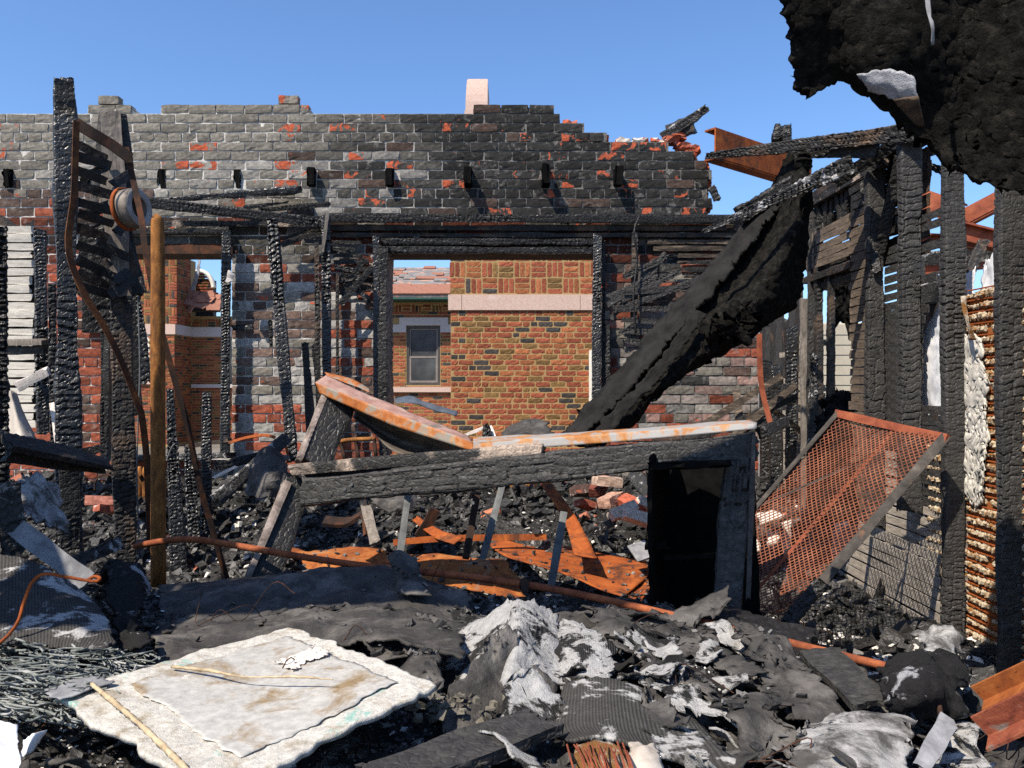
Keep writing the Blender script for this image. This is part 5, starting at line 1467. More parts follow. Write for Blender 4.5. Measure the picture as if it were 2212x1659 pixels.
# roof timbers that fell on the wall
tag(beam('rafter', P(1522, 338, 4.7), P(2000, 282, 3.95), 0.11, 0.06, CHAR_BROWN, None, seed=740, res=0.011, taper=(0.38, 0.95), depth=0.009), 'long charred rafter reaching left across the sky to the rusty channel', 'rafter')
tag(beam('rafter', P(1700, 330, 4.5), P(1900, 325, 4.15), 0.07, 0.05, CHAR, None, seed=741, res=0.012), 'short charred rafter just under the long one', 'rafter')
tag(beam('rafter', P(1514, 503, 4.1), P(1845, 352, 4.2), 0.088, 0.05, CHAR_ASH, None, seed=742, res=0.011, taper=(0.25, 1.1), depth=0.010), 'pointed charred rafter slanting down in front of the fallen mat', 'rafter')
tag(beam('rafter_board', P(1800, 395, 4.6), P(1990, 275, 4.05), 0.07, 0.03, CHAR_BROWN, None, seed=743, res=0.014), 'brown board along the top of the stud wall', 'board')
tag(beam('charred_log', P(1428, 300, 6.55), P(1530, 232, 6.45), 0.09, 0.08, CHAR_ASH, None, seed=744, res=0.012, taper=(1.1, 0.7), lump=0.01), 'burnt log end lying on the right end of the brick wall', 'log')
tag(beam('charred_log', P(1440, 292, 6.6), P(1500, 268, 6.5), 0.13, 0.1, CHAR_BROWN, None, seed=745, res=0.014, lump=0.02), 'crumbled burnt block under the log end on the brick wall', 'block')
tag(beam('charred_log', P(1690, 318, 4.9), P(1694, 265, 4.9), 0.1, 0.07, CHAR, None, seed=746, res=0.011, lump=0.02, rag=0.05, taper=(1.1, 0.8)), 'black charred stump poking up above the long rafter', 'stump')
tag(beam('charred_log', P(1535, 400, 6.4), P(1552, 435, 6.4), 0.06, 0.06, CHAR, None, seed=747, res=0.014), 'small black joist end sticking out of the broken brick edge', 'joist end')
tag(beam('charred_log', P(1590, 470, 4.5), P(1720, 395, 4.45), 0.1, 0.1, CHAR, None, seed=748, res=0.014, lump=0.01), 'black beam stub at the top of the fallen roof mat', 'beam')

# ------------------------------------------------------------------ roof mats
rm = thing('hanging_roof_mat', P(1950, 200, 2.1), 'thick charred roof insulation mat hanging into the top right corner', 'roof mat')
patch('mat', [[P(1760, -420, 2.1), P(1850, -440, 2.08), P(1960, -450, 2.05), P(2100, -450, 2.0), P(2330, -450, 1.9)],
              [P(1640, -140, 2.09), P(1790, -150, 2.09), P(1940, -160, 2.05), P(2090, -160, 1.98), P(2330, -160, 1.87)],
              [P(1672, -5, 2.12), P(1800, 0, 2.10), P(1940, 0, 2.02), P(2090, 20, 2.05), P(2330, 0, 1.87)],
              [P(1692, 95, 2.16), P(1805, 90, 2.15), P(1925, 110, 2.05), P(2085, 160, 2.09), P(2330, 150, 1.87)],
              [P(1694, 160, 2.2), P(1815, 135, 2.17), P(1905, 165, 2.10), P(2080, 270, 2.12), P(2330, 290, 1.91)],
              [P(1728, 240, 2.23), P(1832, 162, 2.2), P(1895, 206, 2.16), P(2085, 396, 2.12), P(2330, 445, 1.98)]],
      FOAM, rm, thick=0.03, res=0.0055, amp=0.007, freq=8, octv=2, rag=0.035, ragf=22, seed=2, micro=0.0045)
patch('foil_patch', [[P(1846, 160, 2.1), P(1893, 144, 2.05), P(1950, 150, 2.0), P(1975, 162, 1.99)], [P(1864, 182, 2.12), P(1908, 182, 2.06), P(1950, 192, 2.02), P(1985, 205, 2.0)], [P(1884, 200, 2.13), P(1918, 212, 2.08), P(1950, 228, 2.05), P(1992, 248, 2.03)]],
      m_two('scorched_foil', (0.42, 0.43, 0.46), (0.06, 0.06, 0.06), 14, 0.6, 0.66, rough=0.5, bscale=40, bstr=0.8, bdist=0.012), rm, thick=0.003, res=0.007, amp=0.006, freq=30, rag=0.014, ragf=40)
patch('bare_board', [[P(1930, 212, 2.05), P(1985, 205, 1.985)], [P(1955, 238, 2.08), P(1992, 240, 2.01)], [P(1985, 268, 2.1), P(2000, 272, 2.05)]], WOOD_BROWN, rm, thick=0.006, res=0.01, amp=0.003, rag=0.006)
patch('torn_foil', [[P(1995, -20, 1.947), P(2012, -20, 1.947)], [P(2003, 50, 1.932), P(2020, 45, 1.932)], [P(2010, 105, 1.947), P(2020, 100, 1.947)]], SHADE_PLANK, rm, thick=0.003, res=0.012, amp=0.01, freq=20, rag=0.01)
fm = thing('fallen_roof_mat', P(1300, 940, 4.140), 'long black roof mat slumped diagonally across the right part of the brick wall', 'roof mat')
patch('mat', [[P(1690, 335, 4.500), P(1722, 325, 4.410), P(1740, 335, 4.365), P(1752, 365, 4.410)],
              [P(1640, 440, 4.590), P(1690, 445, 4.410), P(1725, 455, 4.275), P(1752, 450, 4.455)],
              [P(1565, 530, 4.635), P(1630, 560, 4.365), P(1690, 560, 4.230), P(1748, 560, 4.455)],
              [P(1470, 640, 4.590), P(1545, 675, 4.275), P(1620, 680, 4.185), P(1742, 640, 4.455)],
              [P(1375, 755, 4.500), P(1440, 785, 4.185), P(1510, 780, 4.140), P(1640, 720, 4.410)],
              [P(1290, 850, 4.410), P(1350, 870, 4.095), P(1410, 860, 4.095), P(1465, 810, 4.320)],
              [P(1195, 955, 4.320), P(1260, 960, 4.005), P(1320, 960, 4.005), P(1350, 935, 4.230)]],
      FOAM, fm, thick=0.05, res=0.010, amp=0.018, freq=7, octv=3, rag=0.06, ragf=10, seed=6, micro=0.0085)
patch('tar_layer', [[P(1655, 420, 4.545), P(1690, 440, 4.392)], [P(1555, 535, 4.545), P(1600, 560, 4.320)], [P(1465, 640, 4.500), P(1510, 668, 4.230)], [P(1368, 755, 4.410), P(1415, 778, 4.140)], [P(1280, 855, 4.320), P(1330, 872, 4.050)], [P(1195, 945, 4.230), P(1250, 955, 3.960)]],
      TAR_DARK, fm, thick=0.02, res=0.009, amp=0.010, freq=9, octv=4, rag=0.05, ragf=14, seed=9, micro=0.003)
patch('tar_layer', [[P(1500, 655, 4.158), P(1530, 680, 4.140)], [P(1430, 760, 4.068), P(1465, 780, 4.050)], [P(1340, 860, 3.978), P(1375, 880, 3.960)], [P(1270, 940, 3.924), P(1310, 950, 3.906)]],
      TAR_DARK, fm, thick=0.02, res=0.009, amp=0.012, freq=9, octv=4, rag=0.04, ragf=14, seed=19, micro=0.004)
tag(patch('mat_clump', [[P(1490, 700, 4.050), P(1560, 650, 3.960), P(1640, 640, 4.050)], [P(1510, 740, 3.960), P(1580, 700, 3.870), P(1650, 690, 4.005)], [P(1540, 770, 4.050), P(1600, 745, 3.960), P(1640, 720, 4.050)]], FOAM, thick=0.06, res=0.016, amp=0.05, freq=9, rag=0.1, ragf=12, seed=11), 'ragged black clump of insulation hanging from the fallen roof mat', 'insulation')
tag(patch('tar_scrap', [[P(1085, 945, 4.7), P(1120, 915, 4.75), P(1190, 900, 4.8)], [P(1090, 960, 4.5), P(1130, 935, 4.5), P(1200, 930, 4.6)], [P(1095, 985, 4.3), P(1150, 975, 4.3), P(1215, 960, 4.4)]], TAR, thick=0.01, res=0.014, amp=0.03, freq=9, rag=0.05), 'crumpled tar paper behind the flashing elbow below the big opening', 'tar paper')
tag(beam('charred_splinter', P(1055, 962, 4.2), P(1048, 912, 4.2), 0.06, 0.03, CHAR, None, seed=750, res=0.012, taper=(1, 0.4)), 'pointed charred splinter standing behind the flashing elbow', 'splinter')
tag(beam('pale_batten', P(990, 945, 4.4), P(1052, 922, 4.4), 0.02, 0.02, PALE_WOOD, None, seed=751, res=0.02, depth=0.001), 'thin pale batten lying left of the charred splinter', 'batten')
tag(beam('pale_batten', P(1058, 920, 4.25), P(1072, 952, 4.2), 0.02, 0.015, PALE_WOOD, None, seed=752, res=0.02, depth=0.001), 'short pale batten leaning right of the charred splinter', 'batten')
tag(patch('metal_scrap', [[P(850, 862, 6.1), P(885, 856, 6.1), P(930, 872, 6.1), P(990, 892, 6.1)], [P(853, 872, 5.9), P(890, 868, 5.9), P(930, 884, 5.95), P(988, 898, 6.0)]], m_noise('blue_grey_metal', [(0.3, (0.05, 0.06, 0.075)), (0.7, (0.13, 0.15, 0.17))], 6, 0.4), thick=0.006, res=0.02, amp=0.015, rag=0.01), 'curled blue-grey metal strip on the sill of the big opening', 'metal strip')

# ------------------------------------------------------------------ fallen metal-clad frame in the middle
ff = thing('collapsed_beam', P(1100, 1250, 3.1), 'collapsed charred beam on legs with a bent rusty flashing along its top', 'beam')
beam('beam', P(655, 1063, 3.22), P(1640, 962, 2.85), 0.102, 0.07, CHAR_DRY, ff, seed=801, depth=0.008, cell=(0.03, 0.075), res=0.007, warp=0.010, tilt=0.3)
beam('upper_plank', P(633, 1015, 3.3), P(1180, 968, 3.05), 0.045, 0.09, CHAR_PALE, ff, seed=802, depth=0.004, res=0.011, cell=(0.02, 0.2))
beam('packing', P(660, 1040, 3.36), P(1600, 962, 3.02), 0.08, 0.03, CHAR, ff, seed=803, res=0.014)
patch('flashing_lip', [[P(681, 826, 3.5), P(850, 893, 3.35), P(1022, 955, 3.12)], [P(690, 850, 3.49), P(850, 920, 3.34), P(1022, 975, 3.11)]], FLASH_ORANGE, ff, thick=0.003, res=0.012, amp=0.004, rag=0.0, smooth_u=False)
patch('flashing_lip', [[P(1022, 955, 3.12), P(1300, 938, 2.98), P(1635, 912, 2.83)], [P(1022, 975, 3.11), P(1300, 957, 2.97), P(1634, 926, 2.82)]], FLASH, ff, thick=0.003, res=0.012, amp=0.003, rag=0.0)
patch('flashing_top', [[P(704, 811, 3.62), P(850, 875, 3.5), P(1012, 942, 3.26)], [P(681, 826, 3.5), P(850, 893, 3.35), P(1022, 955, 3.12)]], FLASH_PINK, ff, thick=0.002, res=0.014, amp=0.004, rag=0.0)
patch('flashing_flap', [[P(700, 803, 3.76), P(760, 818, 3.74), P(800, 840, 3.7)], [P(706, 812, 3.71), P(760, 832, 3.67), P(800, 848, 3.64)]], FLASH_ORANGE, ff, thick=0.002, res=0.012, amp=0.004, rag=0.005)
patch('flashing_top', [[P(1022, 945, 3.3), P(1300, 930, 3.12), P(1620, 906, 2.95)], [P(1022, 955, 3.12), P(1300, 938, 2.98), P(1635, 912, 2.83)]], FLASH, ff, thick=0.002, res=0.014, amp=0.003, rag=0.0)
patch('curled_sheet', [[P(745, 868, 3.52), P(850, 916, 3.4), P(930, 945, 3.3), P(1012, 972, 3.15)], [P(765, 890, 3.62), P(840, 940, 3.55), P(910, 968, 3.45), P(970, 985, 3.3)],
                       [P(762, 900, 3.6), P(806, 935, 3.5), P(842, 970, 3.4), P(880, 985, 3.35)]], SHEET_BROWN, ff, thick=0.003, res=0.016, amp=0.004, rag=0.0)
beam('leg', P(738, 858, 3.55), P(676, 1012, 3.36), 0.13, 0.05, CHAR, ff, seed=804, res=0.014, depth=0.002, cell=(0.05, 0.3))
beam('leg_edge', P(703, 850, 3.53), P(642, 1003, 3.34), 0.022, 0.06, LEG_PALE, ff, seed=805, res=0.012, depth=0.003)
beam('leg', P(648, 1035, 3.32), P(560, 1262, 3.1), 0.125, 0.05, CHAR, ff, seed=806, res=0.014, depth=0.002, cell=(0.05, 0.3))
beam('leg_edge', P(622, 1040, 3.28), P(530, 1262, 3.06), 0.028, 0.05, LEG_PALE, ff, seed=807, res=0.012, depth=0.003)
beam('post', P(1596, 985, 2.86), P(1568, 1330, 2.74), 0.10, 0.07, CHAR_DRY, ff, seed=808, depth=0.008, cell=(0.018, 0.09), res=0.0065, lump=0.004)
beam('edge_strip', P(1629, 930, 2.82), P(1616, 1300, 2.72), 0.02, 0.05, GATE_GREY, ff, seed=809, depth=0.001, res=0.014)
beam('prop', P(1700, 912, 3.0), P(1640, 935, 2.86), 0.045, 0.04, CHAR_ASH, ff, seed=812, res=0.011)
for px, py in ((1022, 1102), (1115, 1062), (1500, 1000), (1290, 1035), (1425, 1012), (760, 1062), (745, 1072), (1570, 975)):
    f = (px - 655) / 985.0
    a = P(px, py - 16, 3.22 - 0.37 * f - 0.038); V, F = tube_geo([a, a + np.array([0, -0.008, 0])], 0.006, n=8, samples=2, curve=False); link('nail_head', V, F, STEEL_GREY, ff)

cb2 = thing('charred_cabinet', P(1480, 1290, 3.05), 'hollow charred cabinet with its shade painted pitch-black under the right end of the fallen beam', 'cabinet')  # boxed in to keep the sun out; inside shade painted near-black
beam('top', P(1400, 1008, 3.0), P(1575, 1000, 2.95), 0.03, 0.62, SOOT_SHADE, cb2, seed=820, res=0.02)
beam('back', P(1400, 1150, 3.36), P(1640, 1150, 3.30), 0.66, 0.02, SOOT_SHADE, cb2, seed=821, res=0.03)
q0, q1 = P(1404, 1000, 2.78), P(1442, 1000, 3.36)
mid_, dir_ = (q0 + q1) / 2, q1 - q0
dir_[2] = 0
beam('side', np.array([mid_[0], mid_[1], 1.36]), np.array([mid_[0], mid_[1], 0.6]), 0.02, np.linalg.norm(dir_), SOOT_SHADE, cb2, seed=822, res=0.02, side=(dir_[1], -dir_[0], 0))
beam('shelf', P(1390, 1180, 2.86), P(1450, 1177, 2.84), 0.022, 0.03, SOOT_SHADE, cb2, seed=823, res=0.012)
beam('shelf', P(1430, 1205, 3.0), P(1560, 1200, 2.96), 0.02, 0.3, SOOT_SHADE, cb2, seed=824, res=0.02)

# ------------------------------------------------------------------ upright iron bars and rust in the middle
for i, (a, b, w, m, l) in enumerate((((884, 1052, 3.75), (864, 1196, 3.6), 0.032, STEEL_GREY, 'leftmost grey iron bar standing behind the fallen beam'),
                                     ((1030, 1072, 3.6), (1006, 1206, 3.45), 0.032, RUST_DARK, 'rust-stained iron bar with a flat top below the flashing elbow'),
                                     ((1088, 1036, 3.8), (1040, 1218, 3.55), 0.032, STEEL_GREY, 'longest grey iron bar leaning right behind the fallen beam'),
                                     ((1218, 1108, 3.5), (1186, 1290, 3.3), 0.033, STEEL_GREY, 'rightmost grey iron bar in front of the orange plate'))):
    V, F = beam_geo(P(*a), P(*b), w, 0.03, seed=830 + i, depth=0.0005, cell=(0.3, 0.3), warp=0.001, rag=0.0, res=0.02, rounding=0.1)
    tag(link('iron_bar', V, F, m), l, 'iron bar', 'grey iron bars')
tag(patch('rust_plate', [[P(1055, 1176, 4.7), P(1130, 1160, 4.8), P(1260, 1187, 4.7), P(1395, 1212, 4.5)], [P(1080, 1195, 4.4), P(1180, 1205, 4.35), P(1290, 1232, 4.25), P(1400, 1240, 4.2)], [P(1110, 1208, 4.2), P(1200, 1232, 4.1), P(1300, 1272, 3.95), P(1348, 1288, 3.9)]], RUST_ORANGE, thick=0.006, res=0.025, amp=0.006, freq=4, rag=0.0), 'large bright orange rusted plate lying on the rubble', 'steel plate')
tag(patch('rust_plate', [[P(1395, 1212, 4.5), P(1408, 1225, 4.4)], [P(1390, 1250, 4.2), P(1408, 1258, 4.1)], [P(1352, 1288, 3.95), P(1385, 1300, 3.9)]], RUST_ORANGE, thick=0.006, res=0.025, amp=0.008, rag=0.0), 'folded orange end plate beside the black cabinet', 'steel plate')
tag(patch('rust_channel', [[P(1158, 1030, 5.0), P(1178, 1028, 5.0)], [P(1215, 1118, 4.6), P(1240, 1110, 4.6)], [P(1240, 1195, 4.1), P(1290, 1205, 4.05)]], RUST_ORANGE, thick=0.008, res=0.02, amp=0.008, rag=0.0), 'twisted orange steel strip leaning over the large orange plate', 'steel strip')
tag(patch('rust_channel', [[P(890, 1122, 4.7), P(900, 1113, 4.75)], [P(935, 1158, 4.5), P(948, 1142, 4.55)], [P(980, 1175, 4.35), P(1000, 1160, 4.4)]], RUST_ORANGE, thick=0.008, res=0.02, amp=0.005, rag=0.0), 'short orange steel strip left of the middle bar', 'steel strip')
V, F = strip_geo([P(850, 1172, 4.5), P(930, 1165, 4.5), P(1010, 1162, 4.5), P(1180, 1160, 4.5)], 0.035, 0.02, (0, 0.2, 1), 30); tag(link('rust_bar', V, F, RUST_ORANGE), 'long orange flat bar lying level behind the iron bars', 'steel bar')
V, F = strip_geo([P(905, 1160, 4.6), P(925, 1130, 4.6), P(940, 1100, 4.6)], 0.06, 0.02, (1, 0.2, 0.3), 20); tag(link('rust_bar', V, F, RUST_DARK), 'dark rusty stub rising from the level orange bar', 'steel bar')
tag(patch('rust_sheet', [[P(615, 1172, 3.9), P(690, 1184, 3.85), P(780, 1186, 3.8), P(860, 1197, 3.75), P(935, 1192, 3.7), P(1010, 1212, 3.6), P(1095, 1208, 3.55)],
                         [P(640, 1200, 3.7), P(705, 1208, 3.65), P(790, 1218, 3.6), P(870, 1222, 3.55), P(950, 1222, 3.5), P(1035, 1238, 3.4), P(1120, 1238, 3.4)],
                         [P(660, 1228, 3.55), P(720, 1240, 3.5), P(800, 1258, 3.4), P(890, 1262, 3.35), P(970, 1268, 3.3), P(1050, 1285, 3.25), P(1150, 1292, 3.25)]], RUST_SHEET, thick=0.003, res=0.016, amp=0.022, freq=5, octv=3, rag=0.03), 'crumpled orange-gold rusted sheet behind the tar paper roll', 'metal sheet')
V, F = strip_geo([P(700, 1125, 4.6), P(750, 1128, 4.6), P(790, 1110, 4.6), P(800, 1160, 4.5)], 0.09, 0.02, (0.2, 0.9, 0.3), 20); tag(link('rust_bracket', V, F, RUST_DARK), 'dark rusty bracket behind the left leg of the fallen frame', 'bracket')
tag(beam('grey_board', P(790, 1092, 4.6), P(812, 1178, 4.4), 0.055, 0.03, WOOD_BOARD, None, seed=841, res=0.02, depth=0.002), 'small grey board leaning among the rubble left of the iron bars', 'board')
rod = thing('long_rusty_rod', P(1133, 1280, 2.7), 'long rusty pipe running across the foreground from left to right', 'pipe')
tube('rod', [P(293, 1180, 3.35), P(345, 1170, 3.25), P(405, 1165, 3.18), P(470, 1172, 3.12), P(740, 1216, 2.95), P(1130, 1262, 2.7), P(1500, 1340, 2.45), P(1965, 1452, 2.2)], [0.013, 0.013, 0.0125, 0.012], RUST_LONG, rod, n=12, samples=90, rough=0.02)
tube('coupling', [P(1126, 1261, 2.7), P(1142, 1264, 2.69)], 0.019, RUST_DARK, rod, n=12, samples=3, curve=False)
V, F = strip_geo([P(1133, 1255, 2.68), P(1134, 1278, 2.67)], 0.025, 0.01, (1, 0, 0), 4); link('clip', V, F, RUST_DARK, rod)
rd = thing('radiator', P(1125, 1090, 5.9), 'scorched cast iron radiator half buried by the back wall', 'radiator')
for i in range(6):
    px = 1072 + i * 17
    tube('column', [P(px, 1032, 6.0), P(px, 1038, 5.98), P(px, 1120, 5.98)], [0.012, 0.022, 0.022], RUST_DARK if i % 2 else RUST_PIPE, rd, n=8, samples=8)
rd = thing('radiator', P(305, 1075, 5.6), 'rusty brown radiator columns behind the standing pipe', 'radiator')
for i in range(6):
    px = 288 + i * 13
    tube('column', [P(px, 1012, 6.0), P(px, 1018, 5.98), P(px, 1085, 5.98)], [0.012, 0.022, 0.022], RUST_PIPE, rd, n=8, samples=8)
br = thing('bed_rail', P(780, 1000, 5.9), 'dark iron bed rail with two uprights under the curled sheet', 'rail')
tube('rail', [P(720, 956, 5.9), P(760, 950, 5.9), P(810, 948, 5.9)], 0.016, RUST_PIPE, br, n=8)
for a, b in (((735, 955), (745, 992)), ((768, 952), (775, 990)), ((808, 948), (812, 985))): tube('upright', [P(*a, 5.9), P(*b, 5.85)], 0.014, RUST_DARK, br, n=6, curve=False, samples=4)
t_ = np.linspace(-0.3, math.pi + 0.3, 14)
tag(tube('iron_hoop', [P(229 + 25 * math.cos(a), 1052 - 27 * math.sin(a), 5.6) for a in t_], 0.006, RUST_DARK, n=6, samples=40), 'thin rusty hoop standing in the rubble beside the thick post', 'hoop')
V, F = strip_geo([P(494, 957, 5.6), P(530, 946, 5.6), P(570, 940, 5.6), P(595, 945, 5.6)], 0.02, 0.008, (0, 0.5, 1), 20); tag(link('bent_rust_strip', V, F, RUST_ORANGE), 'thin bent orange strip in front of the brick pier', 'strip')
t_ = np.linspace(-1.2, 1.6, 10)
V, F = strip_geo([P(600 + 22 * math.cos(a), 985 - 32 * math.sin(a), 5.5) for a in t_], 0.03, 0.006, (0, 1, 0.1), 20); tag(link('rust_hoop', V, F, RUST_ORANGE), 'curved orange hoop fragment at the foot of the leaning post', 'hoop')
tag(beam('charred_beam', P(462, 1085, 5.0), P(620, 945, 5.4), 0.085, 0.08, CHAR_ASH, None, seed=850, res=0.012, depth=0.01), 'fallen charred beam slanting up to the foot of the leaning post', 'beam')
tag(beam('charred_beam', P(460, 1010, 5.2), P(560, 985, 5.4), 0.06, 0.06, CHAR, None, seed=851, res=0.014), 'shorter charred beam lying behind the slanting beam', 'beam')
tag(patch('char_lump', [[P(545, 985, 5.2), P(580, 970, 5.2), P(625, 990, 5.3)], [P(528, 1030, 5.0), P(580, 1020, 4.9), P(630, 1030, 5.1)], [P(530, 1075, 4.9), P(575, 1085, 4.85), P(620, 1085, 5.0)]], TAR, thick=0.01, res=0.016, amp=0.05, freq=7, octv=4, rag=0.05, smooth=False), 'big crumpled lump of charred felt beside the left leg of the fallen frame', 'felt lump')
tag(beam('white_stick', P(460, 1033, 5.1), P(515, 1005, 5.2), 0.014, 0.012, PALE_WOOD, None, seed=852, res=0.02, depth=0.001), 'thin white stick lying by the slanting charred beam', 'stick')
tag(beam('charred_beam', P(1040, 1120, 4.9), P(1205, 1195, 4.5), 0.09, 0.06, CHAR_ASH, None, seed=853, res=0.012, depth=0.008), 'ash-grey charred beam lying in the rubble behind the orange plate', 'beam')
tag(patch('felt_scrap', [[P(790, 1042, 5.2), P(850, 1032, 5.3), P(920, 1040, 5.2)], [P(790, 1080, 4.9), P(850, 1075, 4.8), P(915, 1075, 4.9)], [P(830, 1105, 4.7), P(860, 1110, 4.65), P(900, 1105, 4.7)]], TAR, thick=0.01, res=0.016, amp=0.04, freq=8, rag=0.06, smooth=False), 'crumpled felt scrap among the rubble under the fallen beam', 'felt')
tag(beam('charred_beam', P(1370, 1025, 5.4), P(1450, 1120, 4.7), 0.1, 0.07, CHAR_ASH, None, seed=854, res=0.014), 'charred beam sloping down behind the loose bricks', 'beam')
tag(beam('charred_beam', P(1245, 1165, 4.5), P(1330, 1125, 4.6), 0.045, 0.04, CHAR_GLOSS, None, seed=855, res=0.012), 'small charred stick in front of the loose bricks', 'stick')
mb = MB(); mb.obox(P(1385, 1190, 4.2), (0.05, 0.03, 0.01), (-0.02, 0.05, 0.03), (0, -0.002, 0.003)); tag(mb.build('grey_tile', SHADE_PLANK), 'small bluish grey plate by the black cabinet', 'plate')

# loose bricks
LBK = [(1312, 1040, 4.9, 0.3, (0.5, 0.36, 0.28), 'pale-topped brick crowning the loose brick heap'),
       (1295, 1050, 5.0, 1.2, (0.16, 0.05, 0.035), 'dark red brick leaning left of the topmost loose brick'),
       (1320, 1080, 4.75, 0.9, (0.44, 0.26, 0.19), 'red and cream brick in the middle of the loose heap'),
       (1362, 1090, 4.7, 2.1, (0.4, 0.1, 0.055), 'orange brick right of the red and cream brick'),
       (1345, 1105, 4.6, 0.2, (0.62, 0.55, 0.46), 'cream mortar-coated brick at the front of the heap'),
       (1400, 1095, 4.7, 0.5, (0.56, 0.5, 0.42), 'cream brick near the black cabinet'),
       (1425, 1110, 4.65, 1.6, (0.42, 0.13, 0.08), 'pink red brick half hidden by the black cabinet'),
       (1378, 1118, 4.5, 0.1, (0.62, 0.56, 0.48), 'largest pale brick lying flat at the front right of the heap'),
       (1265, 1090, 4.9, 0.7, (0.36, 0.1, 0.06), 'small red brick piece at the left of the heap'),
       (1415, 1075, 4.9, 1.0, (0.3, 0.1, 0.06), 'dull red brick behind the cream bricks'),
       (1262, 1060, 5.2, 0.4, (0.1, 0.06, 0.05), 'sooty brick at the back left of the heap'),
       (215, 1082, 5.2, 0.4, (0.5, 0.2, 0.14), 'pink brick fragment in the rubble near the thick post'),
       (228, 1100, 5.1, 1.1, (0.36, 0.1, 0.06), 'red brick corner below the pink fragment near the thick post'),
       (1060, 1108, 4.9, 0.05, (0.5, 0.17, 0.09), 'thin orange brick sliver under the fallen beam')]
for i, (px, py, Y, rz, c, l) in enumerate(LBK):
    r = np.random.default_rng(1000 + i)
    sx, sy, sz = (0.17, 0.09, 0.06) if i not in (8, 12, 13) else (0.13, 0.07, 0.04 if i != 13 else 0.025)
    n = 4
    g_ = np.linspace(-0.5, 0.5, n + 1)
    vs, fs = [], []
    for axis in range(3):
        for sgn in (-0.5, 0.5):
            A, B = np.meshgrid(g_, g_, indexing='ij')
            p = np.zeros((n + 1, n + 1, 3)); p[..., axis] = sgn; p[..., (axis + 1) % 3] = A; p[..., (axis + 2) % 3] = B
            I = np.arange((n + 1) ** 2).reshape(n + 1, n + 1) + len(vs) * (n + 1) ** 2
            q = np.stack([I[:-1, :-1], I[1:, :-1], I[1:, 1:], I[:-1, 1:]], -1).reshape(-1, 4)
            fs.append(q if sgn > 0 else q[:, ::-1]); vs.append(p.reshape(-1, 3))
    V = np.concatenate(vs); F = np.concatenate(fs)
    rad = np.linalg.norm(V, axis=1, keepdims=True)
    V = V * (1 - 0.16 * np.clip(rad - 0.62, 0, 1)) * np.array([sx, sy, sz])
    V = V + 0.005 * np.stack([fbm(V * 18 + i * 5 + k * 31, 3) for k in range(3)], 1)
    ex = r.uniform(-0.5, 0.5, 2)
    M = np.array((Matrix.Rotation(rz, 3, 'Z') @ Matrix.Rotation(ex[0], 3, 'X') @ Matrix.Rotation(ex[1], 3, 'Y')))
    o = link('loose_brick', V @ M.T + P(px, py, Y), F, BRICK_LOOSE)
    o.color = (*c, 0.34 if c[0] < 0.5 else 0.2)
    tag(o, l, 'brick', 'loose bricks')

# ------------------------------------------------------------------ mesh gate
gt = thing('mesh_gate', P(1700, 1320, 3.45), 'rusty steel mesh gate panel leaning against the right-hand studs', 'gate')
GC = [P(1806, 893, 4.05), P(2036, 946, 3.5), P(1706, 1335, 3.35), P(1462, 1290, 3.85)]   # top left, top right, bottom right, bottom left
def gp(u, v):
    a = GC[0] * (1 - u) + GC[1] * u; b = GC[3] * (1 - u) + GC[2] * u
    return a * (1 - v) + b * v
beam('top_bar', gp(-0.02, 0) - np.array([0, 0.02, 0]), gp(1.02, 0) - np.array([0, 0.02, 0]), 0.04, 0.02, RUST_RED, gt, seed=860, depth=0.0005, res=0.02, warp=0.001, rag=0, cell=(.3, .3))
beam('side_bar', gp(1.0, -0.01) - np.array([0, 0.012, 0]), gp(1.0, 0.8) - np.array([0, 0.012, 0]), 0.04, 0.03, GATE_GREY, gt, seed=861, depth=0.0005, res=0.02, warp=0.001, rag=0, cell=(.3, .3))
beam('charred_foot', gp(1.0, 0.8) - np.array([0, 0.012, 0]), gp(1.0, 1.04) - np.array([0, 0.012, 0]), 0.058, 0.045, CHAR, gt, seed=862, res=0.012)
beam('side_bar', gp(0.0, -0.01) - np.array([0, 0.012, 0]), gp(0.0, 1.0) - np.array([0, 0.012, 0]), 0.022, 0.03, GATE_GREY, gt, seed=863, depth=0.0005, res=0.02, warp=0.001, rag=0, cell=(.3, .3))
beam('stay', gp(0.62, 0.0) + np.array([0, 0.02, 0]), gp(0.62, 0.95) + np.array([0, 0.02, 0]), 0.016, 0.012, RUST_RED, gt, seed=864, depth=0.0005, res=0.03, warp=0.001, rag=0)
beam('stay', gp(0.0, 0.55) + np.array([0, 0.02, 0]), gp(0.6, 0.18) + np.array([0, 0.02, 0]), 0.014, 0.012, GATE_GREY, gt, seed=865, depth=0.0005, res=0.03, warp=0.001, rag=0)
wu = np.linalg.norm(gp(1, 0.3) - gp(0, 0.3)); wv = np.linalg.norm(gp(0.5, 1) - gp(0.5, 0))
du_, dv_ = 1 / 23.0, 1 / 40.0
nu_c, nv_c = int(1 / du_), int(1 / dv_)
vs, fs, n = [], [], 0
gn = norm(np.cross(GC[1] - GC[0], GC[3] - GC[0]))
def dent(u, v):
    return gp(u, v) + gn * (0.02 * math.sin(u * 5 + v * 3) * math.sin(v * 4 + 1) + 0.05 * max(0, v - 0.75) * math.sin(u * 9))
